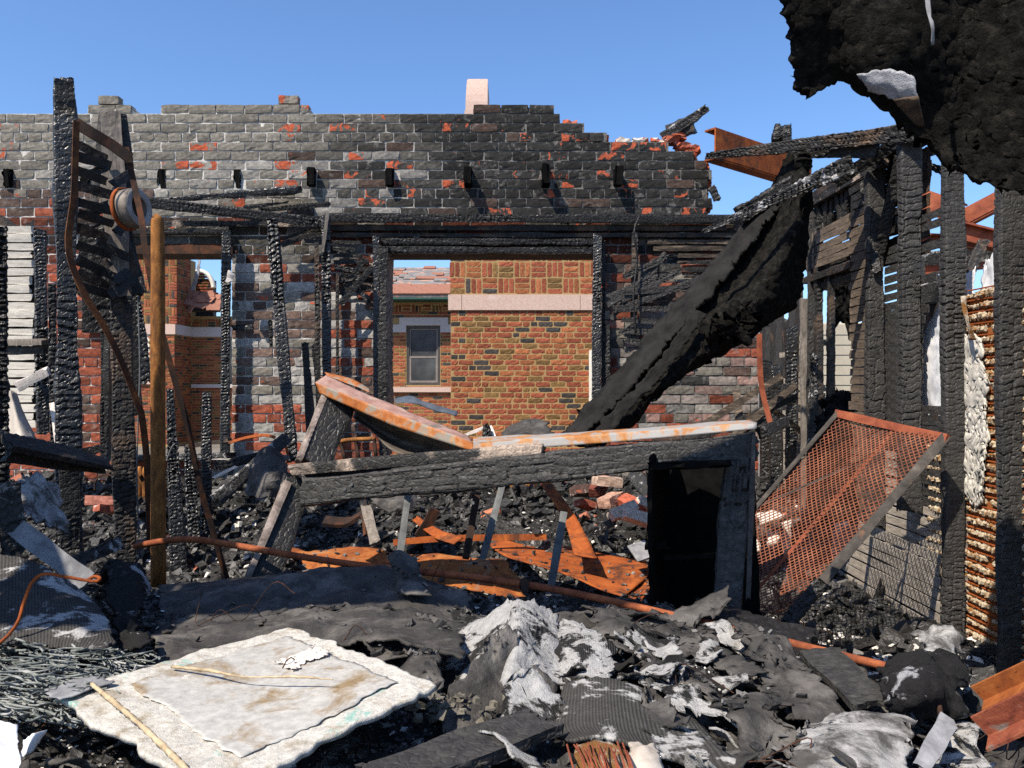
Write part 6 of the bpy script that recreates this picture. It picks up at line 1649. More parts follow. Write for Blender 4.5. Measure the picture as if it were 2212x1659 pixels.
for j in range(nv_c):
    for i in range(nu_c):
        u0, v0 = i * du_, j * dv_
        um, u1, vm, v1 = u0 + du_ / 2, u0 + du_, v0 + dv_ / 2, v0 + dv_
        # one diamond: four wires meeting at the mid-points of the cell's sides
        pts = [dent(um, v0), dent(u1, vm), dent(um, v1), dent(u0, vm)]
        for k in range(4):
            a, b = pts[k], pts[(k + 1) % 4]
            d = norm(b - a); s = norm(np.cross(d, gn)) * 0.0024; t = gn * 0.0018
            vs.extend([a - s - t, a + s - t, a + t, b - s - t, b + s - t, b + t])
            fs.extend([[n, n + 1, n + 4, n + 3], [n + 1, n + 2, n + 5, n + 4], [n + 2, n, n + 3, n + 5]]); n += 6
o = link('wire_mesh', np.array(vs), np.array(fs), MESH_RUST, gt); o['kind'] = 'stuff'

# ------------------------------------------------------------------ rubble
def sstep(a, b, x):
    t = np.clip((x - a) / (b - a), 0, 1)
    return t * t * (3 - 2 * t)
def hgt(x, y):
    x = np.asarray(x, float); y = np.asarray(y, float)
    back = 0.32 + 0.52 * sstep(4.6, 6.35, y) - 0.10 * sstep(-1.3, -2.0, x) * sstep(6.3, 4.8, y)
    back = back + 0.09 * sstep(0.8, 1.4, x) * (1 - sstep(4.5, 6, y))
    top = 0.855 - 0.13 * sstep(0.35, 1.15, x) + 0.02 * sstep(-0.9, -1.5, x)
    ye = 2.85 - 0.72 * sstep(0.45, 1.25, x) + 0.25 * sstep(-1.2, -1.8, x)
    m = 1 - sstep(-0.12, 0.42, y - ye)
    z = back * (1 - m) + top * m
    p = np.stack([x.ravel(), y.ravel(), np.zeros(x.size)], 1)
    z = z + 0.035 * fbm(p * 4.5 + 3, 4).reshape(x.shape) + 0.014 * np.abs(fbm(p * 19 + 8, 3)).reshape(x.shape)
    return z
gx = np.linspace(-4.6, 2.14, 330); gyv = np.linspace(0.4, 6.44, 300)
X, Yg = np.meshgrid(gx, gyv)
Z = hgt(X, Yg)
I = np.arange(X.size).reshape(X.shape)
F = np.stack([I[:-1, :-1], I[:-1, 1:], I[1:, 1:], I[1:, :-1]], -1).reshape(-1, 4)
o = link('rubble_bed', np.stack([X.ravel(), Yg.ravel(), Z.ravel()], 1), F, RUBBLE)
tag(o, 'black burnt rubble covering the whole floor', 'rubble', kind='stuff')

def scatter(name, n, xr, yr, size, mat, label, cat, seed, flat=0.6, elong=1.0, keep=None, sink=0.25, dens=None):
    r = np.random.default_rng(seed)
    x = r.uniform(*xr, n); y = yr[0] + (yr[1] - yr[0]) * r.random(n)
    if dens is not None:
        f = fbm(np.stack([x * dens, y * dens, np.full(n, seed)], 1), 2); kk = f > r.uniform(-0.5, 0.35, n); x, y = x[kk], y[kk]
    if keep is not None:
        kk = keep(x, y); x, y = x[kk], y[kk]
    s = size[0] * (size[1] / size[0]) ** (r.random(len(x)) ** 1.8)
    c = np.stack([x, y, hgt(x, y) + s * sink * r.uniform(0, 1.6, len(x))], 1)
    V, F = chunks(c, s, flat, seed, elong)
    return tag(link(name, V, F, mat), label, cat, kind='stuff')
CHUNK_BLACK = m_char('char_fragments', 0.008, 0.045, rough=0.55)
CHUNK_GREY = m_noise('grey_fragments', [(0.3, (0.06, 0.058, 0.055)), (0.7, (0.22, 0.21, 0.2))], 9, 0.9)
CHUNK_WHITE = m_noise('pale_fragments', [(0.3, (0.4, 0.37, 0.33)), (0.7, (0.7, 0.67, 0.62))], 9, 0.9)
CHUNK_RED = m_noise('brick_fragments', [(0.3, (0.2, 0.065, 0.04)), (0.7, (0.4, 0.15, 0.09))], 9, 0.9)
scatter('charcoal_fragments', 16000, (-4.2, 2.1), (3.0, 6.4), (0.015, 0.09), CHUNK_BLACK, 'charcoal fragments heaped across the middle of the floor', 'rubble', 21, 0.7)
scatter('grey_fragments', 14000, (-4.2, 2.1), (3.2, 6.4), (0.01, 0.06), CHUNK_GREY, 'grey ash fragments strewn through the rubble', 'rubble', 22, 0.7, dens=1.6)
scatter('pale_fragments', 3600, (-4.2, 2.1), (3.2, 6.4), (0.008, 0.05), CHUNK_WHITE, 'pale plaster crumbs strewn through the rubble', 'rubble', 23, 0.7, dens=2.2)
scatter('brick_fragments', 360, (-4.0, 1.9), (3.9, 6.4), (0.02, 0.07), CHUNK_RED, 'red brick crumbs strewn through the rubble', 'rubble', 24, 0.8, dens=1.5)
scatter('charred_splinters', 1500, (-4.2, 2.1), (3.2, 6.4), (0.03, 0.06), CHUNK_BLACK, 'charred splinters strewn through the rubble', 'rubble', 25, 0.4, 4.0)
scatter('charcoal_crumbs', 9000, (-1.5, 1.5), (1.1, 3.1), (0.004, 0.028), CHUNK_BLACK, 'charcoal crumbs over the near rubble mound', 'rubble', 26, 0.5)
scatter('ash_crumbs', 9000, (-1.5, 1.5), (1.1, 3.1), (0.003, 0.018), CHUNK_GREY, 'grey ash crumbs over the near rubble mound', 'rubble', 27, 0.5, dens=3)
scatter('pale_crumbs', 3600, (-1.5, 1.5), (1.1, 3.1), (0.003, 0.016), CHUNK_WHITE, 'pale crumbs over the near rubble mound', 'rubble', 28, 0.5, dens=3)
scatter('plaster_rubble', 3200, (0.95, 2.08), (2.2, 4.0), (0.008, 0.06), CHUNK_WHITE, 'broken white plaster heaped at the foot of the right-hand studs', 'rubble', 29, 0.5, dens=3)

# ------------------------------------------------------------------ foreground
tr = thing('tar_paper_roll', P(650, 1400, 2.3), 'long slumped roll of black tar paper in the foreground', 'tar paper')
cols = [335, 480, 640, 740, 872, 1022]
crest = [1268, 1250, 1232, 1220, 1232, 1278]; yc = [2.86, 2.9, 2.92, 2.92, 2.86, 2.72]
rows = []
for (dy, dY) in ((62, 0.22), (20, 0.16), (0, 0.02), (12, -0.10), (45, -0.22), (78, -0.36), (105, -0.50), (122, -0.66), (170, -0.85)):
    rows.append([P(x + (0 if dy < 100 else -12), c + dy * (1.0 if i < 4 else 0.9), y + dY + 0.03 * math.sin(i * 2.1 + dy * 0.05)) for i, (x, c, y) in enumerate(zip(cols, crest, yc))])
patch('sheet', rows, TAR, tr, thick=0.008, res=0.011, amp=0.015, freq=6, octv=5, rag=0.03, ragf=16, seed=21, micro=0.004)
for j, (dz_, sd) in enumerate(((0.0, 22), (0.012, 24))):
    patch('fold', [[P(560 + 60 * j, 1318, 2.52), P(680, 1308, 2.5), P(800, 1312, 2.46), P(960, 1325, 2.38)], [P(540 + 60 * j, 1350, 2.36), P(680, 1342, 2.34), P(800, 1345, 2.3), P(980, 1352, 2.24)], [P(560, 1372 + 14 * j, 2.24), P(690, 1366 + 14 * j, 2.22), P(810, 1368 + 14 * j, 2.18), P(985, 1375, 2.12)]],
          TAR, tr, thick=0.005, res=0.010, amp=0.016, freq=9, octv=4, rag=0.05, ragf=18, seed=sd)
patch('upturned_flap', [[P(838, 1200, 2.75), P(860, 1188, 2.72), P(905, 1205, 2.72)], [P(845, 1235, 2.65), P(870, 1225, 2.6), P(915, 1245, 2.62)], [P(850, 1280, 2.5), P(890, 1285, 2.45), P(940, 1290, 2.45)]], TAR, tr, thick=0.006, res=0.012, amp=0.012, freq=9, rag=0.02, seed=23)
pb = thing('picture_board', Q(500, 1560, 0.95), 'chalky white burnt picture board lying flat in the foreground', 'picture')
c0, c1, c2, c3 = Q(82, 1508, 0.975), Q(630, 1338, 0.965), Q(960, 1486, 0.965), Q(430, 1745, 0.96)
def bq(u, v, dz=0.0, lift=0.0):
    p = (c0 * (1 - u) + c1 * u) * (1 - v) + (c3 * (1 - u) + c2 * u) * v
    return p + np.array([0, 0, dz])
patch('board', [[bq(u, v, 0.006 * math.sin(u * 5 + v * 4)) for u in np.linspace(0, 1, 6)] for v in np.linspace(0, 1, 6)], BOARD, pb, thick=0.012, res=0.005, amp=0.0025, freq=30, octv=3, rag=0.04, ragf=5, seed=31)
patch('paper', [[bq(u, v, 0.0035 + 0.006 * math.sin(u * 5 + v * 4)) for u in np.linspace(0.20, 0.90, 6)] for v in np.linspace(0.13, 0.88, 6)], PAPER, pb, thick=0.001, res=0.010, amp=0.0014, freq=9, rag=0.02, ragf=16, seed=32)
patch('torn_paper', [[bq(u, v, 0.010 + 0.006 * math.sin(u * 5 + v * 4)) for u in np.linspace(0.66, 0.90, 4)] for v in np.linspace(0.34, 0.5, 4)], PALE_WOOD, pb, thick=0.001, res=0.005, amp=0.005, freq=25, rag=0.03, ragf=40, seed=33)
patch('torn_paper', [[bq(u, v, 0.012 + 0.012 * v) for u in np.linspace(0.0, 0.2, 4)] for v in np.linspace(-0.02, 0.14, 4)], SHADE_PLANK, pb, thick=0.002, res=0.008, amp=0.004, freq=15, rag=0.02, ragf=30, seed=34)
tag(tube('pale_stick', [Q(198, 1478, 1.0), Q(262, 1530, 0.995), Q(340, 1600, 0.99), Q(430, 1690, 0.985)], [0.004, 0.0055, 0.0045, 0.006, 0.005], STICK, n=7, samples=60, rough=0.25), 'pale crooked stick lying across the left side of the picture board', 'stick')
tag(tube('pale_stick', [Q(370, 1440, 0.985), Q(450, 1448, 0.985), Q(530, 1462, 0.985), Q(640, 1462, 0.99), Q(720, 1468, 0.99)], [0.0035, 0.004, 0.0015, 0.003, 0.001], STICK, n=6, samples=50, rough=0.3), 'thin scorched stick lying along the top of the picture paper', 'stick')

tag(patch('ash_felt_tent', [[P(958, 1372, 2.3), P(1035, 1325, 2.32), P(1085, 1296, 2.3), P(1122, 1286, 2.26), P(1165, 1300, 2.3), P(1215, 1330, 2.35)],
                       [P(946, 1410, 2.15), P(1015, 1385, 2.14), P(1075, 1365, 2.1), P(1120, 1345, 2.04), P(1170, 1360, 2.1), P(1232, 1380, 2.2)],
                       [P(938, 1450, 2.03), P(1010, 1432, 2.0), P(1070, 1420, 1.96), P(1115, 1412, 1.9), P(1175, 1425, 1.97), P(1245, 1430, 2.06)],
                       [P(932, 1498, 1.93), P(1005, 1482, 1.88), P(1065, 1478, 1.84), P(1105, 1490, 1.79), P(1180, 1480, 1.86), P(1260, 1470, 1.95)]],
          ASHSHEET, thick=0.009, res=0.008, amp=0.010, freq=14, octv=4, rag=0.035, ragf=30, seed=41), 'tent-shaped sheet of felt crusted with white ash in the centre foreground', 'felt sheet')
tag(patch('ash_felt', [[P(1195, 1345, 2.3), P(1240, 1335, 2.3), P(1290, 1375, 2.2)], [P(1190, 1395, 2.1), P(1255, 1385, 2.08), P(1340, 1390, 2.1)], [P(1195, 1445, 1.98), P(1262, 1440, 1.93), P(1345, 1440, 1.98)], [P(1200, 1490, 1.88), P(1265, 1500, 1.82), P(1350, 1495, 1.87)]],
          ASHSHEET, thick=0.009, res=0.008, amp=0.012, freq=14, octv=4, rag=0.04, ragf=28, seed=43), 'smaller ash-crusted felt flap right of the tent-shaped sheet', 'felt sheet')
tag(patch('woven_felt', [[P(1215, 1478, 1.88), P(1270, 1462, 1.9), P(1340, 1468, 1.88), P(1420, 1495, 1.86), P(1490, 1540, 1.8)],
                    [P(1195, 1530, 1.72), P(1270, 1505, 1.74), P(1340, 1510, 1.72), P(1430, 1540, 1.7), P(1540, 1580, 1.66)],
                    [P(1192, 1580, 1.6), P(1270, 1560, 1.6), P(1350, 1570, 1.58), P(1450, 1600, 1.56), P(1600, 1640, 1.5)],
                    [P(1215, 1595, 1.56), P(1290, 1590, 1.53), P(1370, 1605, 1.5), P(1470, 1640, 1.48), P(1640, 1690, 1.42)]],
          WEAVE, thick=0.01, res=0.008, amp=0.007, freq=10, octv=4, rag=0.03, ragf=30, seed=45), 'ribbed black felt sheet with white ash edges in the right foreground', 'felt sheet')
blk_ = [  # folded tar paper layers
    ([[P(1225, 1312, 2.5), P(1330, 1305, 2.5), P(1440, 1330, 2.45), P(1560, 1345, 2.4)], [P(1260, 1345, 2.3), P(1350, 1345, 2.28), P(1460, 1365, 2.25), P(1580, 1385, 2.2)], [P(1320, 1385, 2.15), P(1400, 1395, 2.1), P(1500, 1415, 2.08), P(1600, 1440, 2.0)]], 51, 'crumpled tar paper fold behind the ash-crusted felt flap'),
    ([[P(1560, 1345, 2.4), P(1640, 1360, 2.3), P(1690, 1390, 2.22)], [P(1590, 1420, 2.08), P(1670, 1410, 2.06), P(1750, 1440, 2.0)], [P(1640, 1510, 1.85), P(1740, 1500, 1.84), P(1850, 1530, 1.8)], [P(1700, 1570, 1.7), P(1800, 1570, 1.7), P(1900, 1585, 1.68)]], 52, 'large wrinkled tar paper sheet sloping down in the right foreground'),
    ([[P(1340, 1400, 2.12), P(1430, 1405, 2.1), P(1540, 1430, 2.04)], [P(1360, 1445, 1.98), P(1450, 1455, 1.95), P(1560, 1480, 1.9)], [P(1400, 1500, 1.85), P(1490, 1515, 1.8), P(1600, 1540, 1.76)]], 53, 'black tar paper layers piled beside the ribbed felt'),
    ([[P(1480, 1500, 1.86), P(1580, 1490, 1.86), P(1660, 1520, 1.8)], [P(1520, 1560, 1.7), P(1620, 1560, 1.68), P(1720, 1580, 1.66)], [P(1580, 1640, 1.54), P(1660, 1640, 1.53), P(1740, 1650, 1.52)]], 54, 'tar paper scrap dusted with white fibres in front of the wrinkled sheet'),
    ([[P(760, 1320, 2.4), P(850, 1330, 2.35), P(960, 1330, 2.34)], [P(770, 1370, 2.16), P(870, 1380, 2.12), P(950, 1375, 2.14)], [P(800, 1425, 2.0), P(880, 1430, 1.97), P(935, 1430, 1.97)]], 55, 'torn tar paper layers left of the tent-shaped sheet'),
    ([[P(860, 1400, 2.08), P(920, 1390, 2.1), P(960, 1395, 2.06)], [P(850, 1460, 1.9), P(920, 1460, 1.88), P(960, 1470, 1.88)], [P(870, 1520, 1.76), P(940, 1520, 1.75), P(1000, 1520, 1.76)]], 56, 'dark felt scrap between the picture board and the tent-shaped sheet')]
for ct, sd, l in blk_:
    mt = TAR if sd != 54 else WHITEFELT if False else ASHSHEET if False else TAR
    tag(patch('tar_paper_sheet', ct, mt, thick=0.006, res=0.010, amp=0.034, freq=6, octv=4, rag=0.06, ragf=16, seed=sd, micro=0.0045), l, 'tar paper')
tag(patch('fibre_ash', [[P(1345, 1440, 1.93), P(1420, 1450, 1.9), P(1500, 1480, 1.84)], [P(1380, 1480, 1.84), P(1460, 1490, 1.8), P(1560, 1530, 1.74)], [P(1440, 1530, 1.72), P(1520, 1545, 1.68), P(1620, 1590, 1.62)]], ASHSHEET, thick=0.006, res=0.009, amp=0.022, freq=12, octv=5, rag=0.09, ragf=20, seed=58, smooth=False), 'white ash flake on the tar paper above the ribbed felt', 'ash')
tag(patch('white_blanket', [[P(1725, 1565, 1.72), P(1800, 1548, 1.74), P(1900, 1545, 1.74), P(1985, 1570, 1.72)], [P(1715, 1605, 1.58), P(1800, 1585, 1.58), P(1900, 1590, 1.56), P(1990, 1610, 1.56)], [P(1690, 1655, 1.48), P(1790, 1640, 1.46), P(1900, 1645, 1.44), P(1980, 1655, 1.45)], [P(1680, 1720, 1.38), P(1790, 1715, 1.36), P(1900, 1715, 1.35), P(1980, 1715, 1.36)]],
          WHITEFELT, thick=0.012, res=0.008, amp=0.018, freq=9, octv=4, rag=0.04, ragf=24, seed=61), 'fluffy white ash-covered blanket at the bottom right', 'blanket')
tag(beam('charred_plank', Q(800, 1700, 0.93), Q(1180, 1556, 0.93), 0.115, 0.03, CHAR_DRY, None, seed=870, depth=0.004, cell=(0.022, 0.09), res=0.006, side=(0.5, -0.85, 0), warp=0.004), 'flat charred plank lying at the bottom centre of the foreground', 'plank')
tag(beam('pale_plank', P(1985, 1665, 1.5), P(2050, 1555, 1.62), 0.04, 0.02, SHADE_PLANK, None, seed=871, depth=0.002, res=0.012), 'ash-grey board leaning beside the fluffy blanket', 'board')
tag(beam('charred_plank', P(1760, 1405, 2.15), P(1890, 1525, 1.82), 0.10, 0.02, CHAR_DRY, None, seed=872, depth=0.002, res=0.012, side=(0.8, 0.6, 0.1)), 'dark plank under the long rusty pipe at the right', 'plank')
tag(beam('charred_plank', P(1480, 1320, 2.55), P(1760, 1400, 2.35), 0.22, 0.03, CHAR, None, seed=873, depth=0.006, res=0.011, side=(0.3, 0.9, 0.1), cell=(0.05, 0.05)), 'wide charred board in the shade behind the long rusty pipe', 'plank')
tag(patch('char_crust', [[P(1905, 1450, 2.05), P(1975, 1408, 2.12), P(2050, 1395, 2.2), P(2100, 1430, 2.1)], [P(1890, 1480, 1.88), P(1965, 1440, 1.88), P(2045, 1440, 1.94), P(2098, 1480, 1.95)], [P(1895, 1520, 1.76), P(1960, 1490, 1.74), P(2035, 1495, 1.78), P(2090, 1540, 1.8)], [P(1915, 1560, 1.78), P(1970, 1560, 1.80), P(2030, 1565, 1.82), P(2075, 1580, 1.8)]], ASH_FLECK, thick=0.012, res=0.009, amp=0.03, freq=9, octv=4, rag=0.05, seed=63, micro=0.008), 'hollow charred crust beside the rusty angle irons', 'crust')
tag(patch('ash_pile', [[P(1960, 1370, 2.7), P(2020, 1350, 2.7), P(2085, 1370, 2.6)], [P(1980, 1410, 2.4), P(2035, 1395, 2.4), P(2090, 1420, 2.4)], [P(2010, 1450, 2.2), P(2050, 1450, 2.2), P(2095, 1470, 2.2)]], WHITEFELT, thick=0.01, res=0.012, amp=0.03, freq=14, octv=4, rag=0.06, seed=64), 'grey-white ash pile in front of the nearest stud', 'ash')
def angle_iron(name, a, b, w, label, mat, roll=0.0):
    a, b = np.asarray(a, float), np.asarray(b, float)
    d = norm(b - a); u = np.array([0, -0.35, 1.0]); u = norm(u - d * np.dot(u, d)); s = np.cross(d, u); c = (a + b) / 2; L = np.linalg.norm(b - a) / 2
    mb = MB(); mb.obox(c + u * w / 2, d * L, s * 0.003, u * w / 2); mb.obox(c + s * (w / 2 + 0.0032) - u * 0.002, d * (L - 0.001), s * w / 2, u * 0.003)
    return tag(mb.build(name, mat), label, 'angle iron')
IRON_RED = m_rust('painted_rusty_iron', (0.07, 0.02, 0.013), (0.2, 0.05, 0.026), (0.3, 0.1, 0.045), 16, patch=(14, 0.56, 0.66, (0.16, 0.14, 0.12)), bstr=0.7)
angle_iron('angle_iron', P(2125, 1512, 1.75), P(2360, 1405, 1.6), 0.036, 'upper rusty angle iron entering from the right edge', RUST_SHEET)
angle_iron('angle_iron', P(2135, 1588, 1.62), P(2370, 1480, 1.48), 0.045, 'lower red rusty angle iron entering from the right edge', IRON_RED)
tag(tube('thin_iron_rod', [P(2025, 1480, 1.8), P(2030, 1530, 1.75), P(2042, 1600, 1.65)], 0.006, RUST_DARK, n=6), 'thin rusty rod standing beside the hollow charred crust', 'rod')
# left foreground
tag(patch('woven_felt', [[P(-40, 1190, 2.45), P(60, 1200, 2.45), P(130, 1240, 2.4), P(200, 1290, 2.35)], [P(-40, 1250, 2.3), P(60, 1260, 2.28), P(150, 1300, 2.22), P(240, 1350, 2.15)], [P(-40, 1320, 2.15), P(60, 1335, 2.1), P(160, 1355, 2.05), P(262, 1390, 2.0)], [P(-40, 1395, 1.98), P(60, 1390, 1.95), P(150, 1395, 1.93), P(235, 1405, 1.93)]],
          WEAVE, thick=0.008, res=0.009, amp=0.008, freq=6, rag=0.03, ragf=24, seed=71), 'woven grey felt with pale ash patches at the left edge', 'felt sheet')
tag(patch('char_heap', [[P(190, 1215, 2.7), P(260, 1200, 2.75), P(330, 1240, 2.75)], [P(200, 1270, 2.4), P(270, 1265, 2.4), P(320, 1300, 2.4)], [P(235, 1345, 2.15), P(280, 1350, 2.12), P(320, 1360, 2.15)], [P(270, 1395, 2.0), P(300, 1400, 1.98), P(330, 1400, 2.0)]], ASH_FLECK, thick=0.01, res=0.010, amp=0.035, freq=10, octv=5, rag=0.05, seed=73, micro=0.006), 'shaded ash-flecked heap between the woven felt and the tar paper roll', 'felt heap')
wp = [P(-8, 1395, 1.95), P(20, 1370, 1.97), P(40, 1340, 1.98), P(52, 1300, 2.0), P(68, 1260, 2.02), P(95, 1240, 2.03), P(140, 1246, 2.04), P(175, 1252, 2.05), P(205, 1256, 2.05), P(216, 1250, 2.05), P(205, 1245, 2.06), P(190, 1252, 2.06)]
tag(tube('wire_hook', wp, 0.0042, RUST_ORANGE, n=7, samples=90), 'rusty wire with a looped end arching over the woven felt', 'wire')
vs, fs, n = [], [], 0
for i in range(420):
    x0 = rng.uniform(-20, 330); t = rng.uniform(0, 1)
    yc = 1395 + t * 165 + 0.08 * (x0 - 150)
    if x0 > 250 and t > 0.5: continue
    L = rng.uniform(40, 130); a = rng.normal(0.25, 0.5)
    pts = []
    z = 0.905 + rng.uniform(0, 0.055) + (0.03 if 60 < x0 < 220 and t < .6 else 0)
    for k in range(5):
        s = (k / 4 - 0.5) * L
        px = x0 + s * math.cos(a) + rng.normal(0, 5); py = yc + s * math.sin(a) * 0.45 + rng.normal(0, 3)
        pts.append(Q(px, max(1360, py), z + rng.normal(0, 0.006)))
    V, F = tube_geo(pts, rng.uniform(0.0010, 0.0030), n=5, samples=14, cap=False, rough=0.1)
    vs.append(V); fs.append(F + n); n += len(V)
tag(link('cord_pile', np.concatenate(vs), np.concatenate(fs), CORD, None, True), 'tangled heap of scorched teal cords at the left', 'cords', kind='stuff')
PAPER_BLUE = m_noise('pale_paper', [(0.3, (0.5, 0.52, 0.56)), (0.7, (0.72, 0.73, 0.75))], 4, 0.7)
tag(patch('crumpled_paper', [[Q(-30, 1545, 0.98), Q(20, 1555, 0.99), Q(55, 1560, 0.98)], [Q(-30, 1590, 0.98), Q(20, 1600, 0.97), Q(50, 1600, 0.97)], [Q(-30, 1680, 0.97), Q(20, 1680, 0.96), Q(45, 1675, 0.97)]], PAPER_BLUE, thick=0.001, res=0.008, amp=0.008, freq=12, rag=0.02, seed=81), 'crumpled bluish paper at the bottom left corner', 'paper')
tag(patch('crumpled_paper', [[Q(40, 1590, 0.97), Q(70, 1575, 1.0), Q(118, 1572, 0.99)], [Q(30, 1620, 0.96), Q(60, 1610, 0.98), Q(95, 1600, 0.97)], [Q(30, 1650, 0.95), Q(55, 1640, 0.96), Q(80, 1630, 0.955)]], PAPER_BLUE, thick=0.001, res=0.008, amp=0.006, freq=12, rag=0.02, seed=82), 'folded scrap of pale paper beside the bottom left corner', 'paper')
# bottom centre right: plaster on torn metal lath
tl = thing('torn_metal_lath', Q(1300, 1640, 0.93), 'torn rusty metal lath with plaster at the bottom of the foreground', 'metal lath')
patch('plaster', [[Q(1225, 1600, 0.95), Q(1290, 1595, 0.96), Q(1350, 1610, 0.95)], [Q(1230, 1640, 0.95), Q(1300, 1640, 0.96), Q(1370, 1645, 0.95)], [Q(1230, 1700, 0.94), Q(1300, 1700, 0.95), Q(1380, 1700, 0.94)]], PLASTER, tl, thick=0.01, res=0.006, amp=0.008, freq=25, rag=0.02, seed=85)
for i in range(15):
    px = 1228 + i * 9 + rng.uniform(-4, 4); bend = rng.uniform(-14, 14)
    V, F = tube_geo([Q(px, 1602 + rng.uniform(0, 20), 0.965), Q(px + 8 + bend, 1640, 0.98 + rng.uniform(0, 0.01)), Q(px + 22, 1690, 0.965)], 0.0016, n=5, samples=10); link('rib', V, F, RUST_RED, tl)
tag(patch('cream_plaster', [[Q(1345, 1590, 0.95), Q(1380, 1588, 0.96), Q(1425, 1600, 0.95)], [Q(1350, 1625, 0.955), Q(1390, 1625, 0.965), Q(1440, 1635, 0.95)], [Q(1370, 1690, 0.94), Q(1400, 1690, 0.95), Q(1450, 1690, 0.94)]], CANVAS, thick=0.012, res=0.007, amp=0.010, freq=16, rag=0.03, seed=86, micro=0.002), 'cream plaster slab at the bottom edge beside the torn metal lath', 'plaster')
V, F = chunks(np.array([Q(1000 + rng.normal(0, 60), 1520 + rng.normal(0, 16), 0.87 + rng.uniform(0, 0.05)) for _ in range(90)]), rng.uniform(0.004, 0.02, 90), 0.9, 77)
tag(link('earthy_fragments', V, F, m_noise('earthy', [(0.3, (0.05, 0.045, 0.038)), (0.7, (0.2, 0.18, 0.14))], 20, 0.95)), 'earthy crumbs below the tent-shaped sheet', 'rubble', kind='stuff')

# torn scraps, too many to count, over the near mound
def scraps(name, n, xr, yr, size, mat, label, cat, seed, lift=(0.0, 0.05), amp=0.03):
    r = np.random.default_rng(seed)
    vs, fs, uv, m = [], [], [], 0
    for i in range(n):
        x, y = r.uniform(*xr), r.uniform(*yr)
        w, h = r.uniform(*size), r.uniform(*size) * 0.7
        a = r.uniform(0, math.pi); tilt = r.normal(0, 0.25); tilt2 = r.normal(0.15, 0.25)
        z = float(hgt(np.array([x]), np.array([y]))[0]) + r.uniform(*lift)
        ct = []
        for v in (-0.5, 0.0, 0.5):
            rowp = []
            for u in (-0.5, 0.0, 0.5):
                lx, ly = u * w * (1 + r.uniform(-.3, .3)), v * h * (1 + r.uniform(-.3, .3))
                rowp.append((x + lx * math.cos(a) - ly * math.sin(a), y + lx * math.sin(a) + ly * math.cos(a), z + lx * tilt + ly * tilt2 + r.normal(0, 0.012)))
            ct.append(rowp)
        V, F, U = patch_geo(ct, res=0.012, amp=amp * r.uniform(0.5, 1.1), freq=r.uniform(6, 11), octv=4, rag=0.05, ragf=22, seed=seed + i)
        if len(F) == 0: continue
        vs.append(V); fs.append(F + m); uv.append(U); m += len(V)
    return tag(link(name, np.concatenate(vs), np.concatenate(fs), mat, None, True, np.concatenate(uv), solid=0.005), label, cat, kind='stuff')
scraps('tar_paper_scraps', 48, (-0.15, 1.35), (1.35, 2.55), (0.12, 0.36), TAR, 'torn scraps of black tar paper over the right half of the near mound', 'tar paper', 301)
scraps('tar_paper_scraps', 30, (-1.3, 0.0), (1.3, 2.2), (0.06, 0.2), TAR, 'torn scraps of black tar paper around the picture board', 'tar paper', 401, lift=(-0.01, 0.03))
scraps('charred_felt_scraps', 24, (-0.1, 1.4), (1.3, 2.5), (0.06, 0.22), TAR_DARK, 'charred felt scraps among the tar paper at the right', 'felt', 501)
scraps('ash_felt_scraps', 40, (0.0, 1.25), (1.35, 2.3), (0.07, 0.26), ASHSHEET, 'white ash-crusted felt scraps among the tar paper at the right', 'felt', 601, lift=(0.02, 0.06))

pv = []
for o_ in bpy.data.objects:
    if o_.name.split('.')[0] in ('rust_plate', 'rust_sheet', 'tar_paper_sheet') or (o_.parent and o_.parent.name == 'tar_paper_roll'):
        co = np.empty(len(o_.data.vertices) * 3, dtype=np.float32); o_.data.vertices.foreach_get('co', co); co = co.reshape(-1, 3) + WLOC[o_.name]
        pv.append(co[rng.integers(0, len(co), 60 if o_.name.startswith('rust') else 14)])
pv = np.concatenate(pv) + np.array([0, 0, 0.004])
V, F = chunks(pv[::2], rng.uniform(0.006, 0.03, len(pv[::2])), 0.5, 911)
tag(link('charcoal_bits', V, F, CHUNK_BLACK), 'charcoal bits lying on the orange plates and tar paper', 'rubble', kind='stuff')
V, F = chunks(pv[1::2], rng.uniform(0.004, 0.02, len(pv[1::2])), 0.5, 912)
tag(link('ash_bits', V, F, CHUNK_GREY), 'grey ash bits lying on the orange plates and tar paper', 'rubble', kind='stuff')

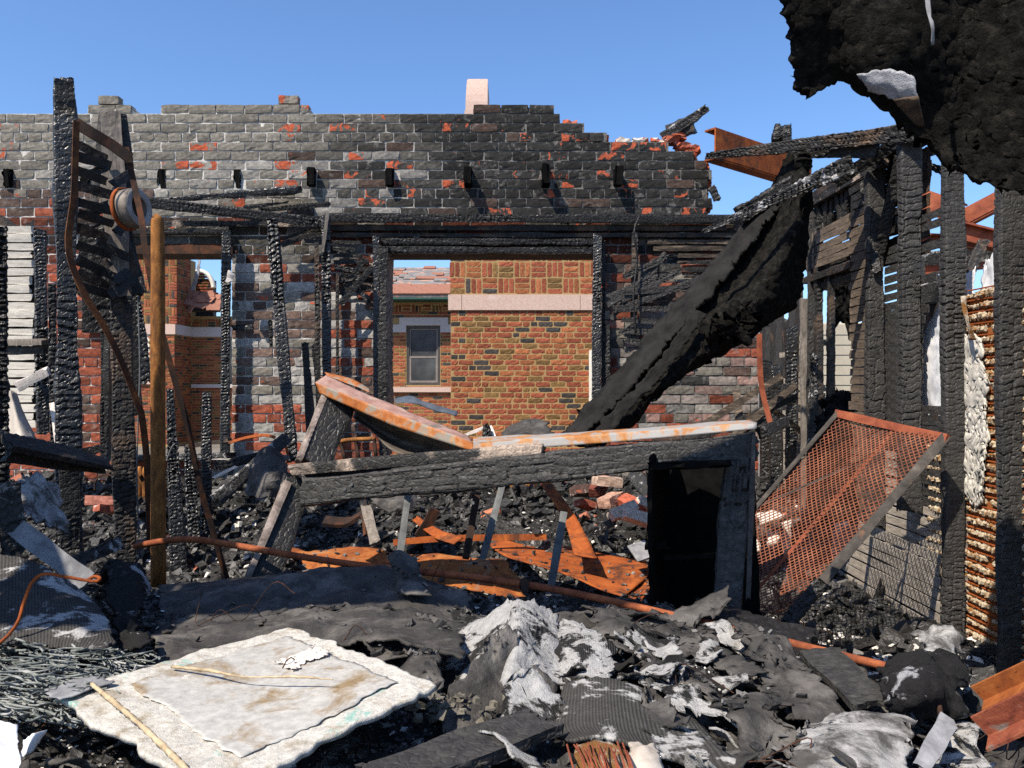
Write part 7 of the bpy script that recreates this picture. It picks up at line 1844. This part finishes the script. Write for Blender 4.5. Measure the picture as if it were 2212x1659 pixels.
# pale slabs behind the mesh gate
for i, (ct, l) in enumerate((([(1628, 1108), (1672, 1098), (1700, 1112), (1640, 1135)], 'white plaster slab seen through the upper left of the mesh gate'),
                             ([(1688, 1128), (1712, 1122), (1705, 1215), (1690, 1200)], 'tall white plaster shard standing behind the mesh gate'),
                             ([(1655, 1150), (1685, 1145), (1682, 1168), (1652, 1172)], 'small pale block behind the mesh gate'),
                             ([(1622, 1165), (1640, 1160), (1645, 1185), (1625, 1188)], 'small pale crumb block at the left of the mesh gate'))):
    a_, b_, c_, d_ = [P(x, y, 4.25 + 0.12 * (k > 1) * (-1 if i != 1 else 0.2)) for k, (x, y) in enumerate(ct)]
    tag(patch('plaster_slab', [[a_, b_], [(a_ + d_) / 2 + np.array([0, -0.02, 0]), (b_ + c_) / 2 + np.array([0, -0.02, 0])], [d_, c_]], m_noise('broken_plaster', [(0.3, (0.42, 0.38, 0.33)), (0.7, (0.66, 0.62, 0.56))], 9, 0.9) if i == 0 else bpy.data.materials['broken_plaster'], thick=0.03, res=0.012, amp=0.006, freq=20, rag=0.015, ragf=30, seed=90 + i), l, 'plaster slab')
# loose wires through the rubble
vs, fs, n = [], [], 0
for i in range(46):
    near = i % 3 == 0
    x, y = (rng.uniform(-1.3, 1.3), rng.uniform(1.5, 2.7)) if near else (rng.uniform(-3.2, 1.8), rng.uniform(3.4, 6.2))
    a = rng.uniform(0, 6.28); pts = []
    for k in range(5):
        x += 0.07 * math.cos(a) * rng.uniform(0.5, 1.5); y += 0.07 * math.sin(a) * rng.uniform(0.5, 1.5); a += rng.normal(0, 0.7)
        pts.append((x, y, float(hgt(np.array([x]), np.array([y]))[0]) + 0.02 + abs(rng.normal(0, 0.05))))
    V, F = tube_geo(pts, 0.0014 if near else 0.0028, n=5, samples=20, cap=False); vs.append(V); fs.append(F + n); n += len(V)
tag(link('loose_wires', np.concatenate(vs), np.concatenate(fs), RUST_DARK, None, True), 'thin burnt wires sticking out all over the rubble', 'wires', kind='stuff')
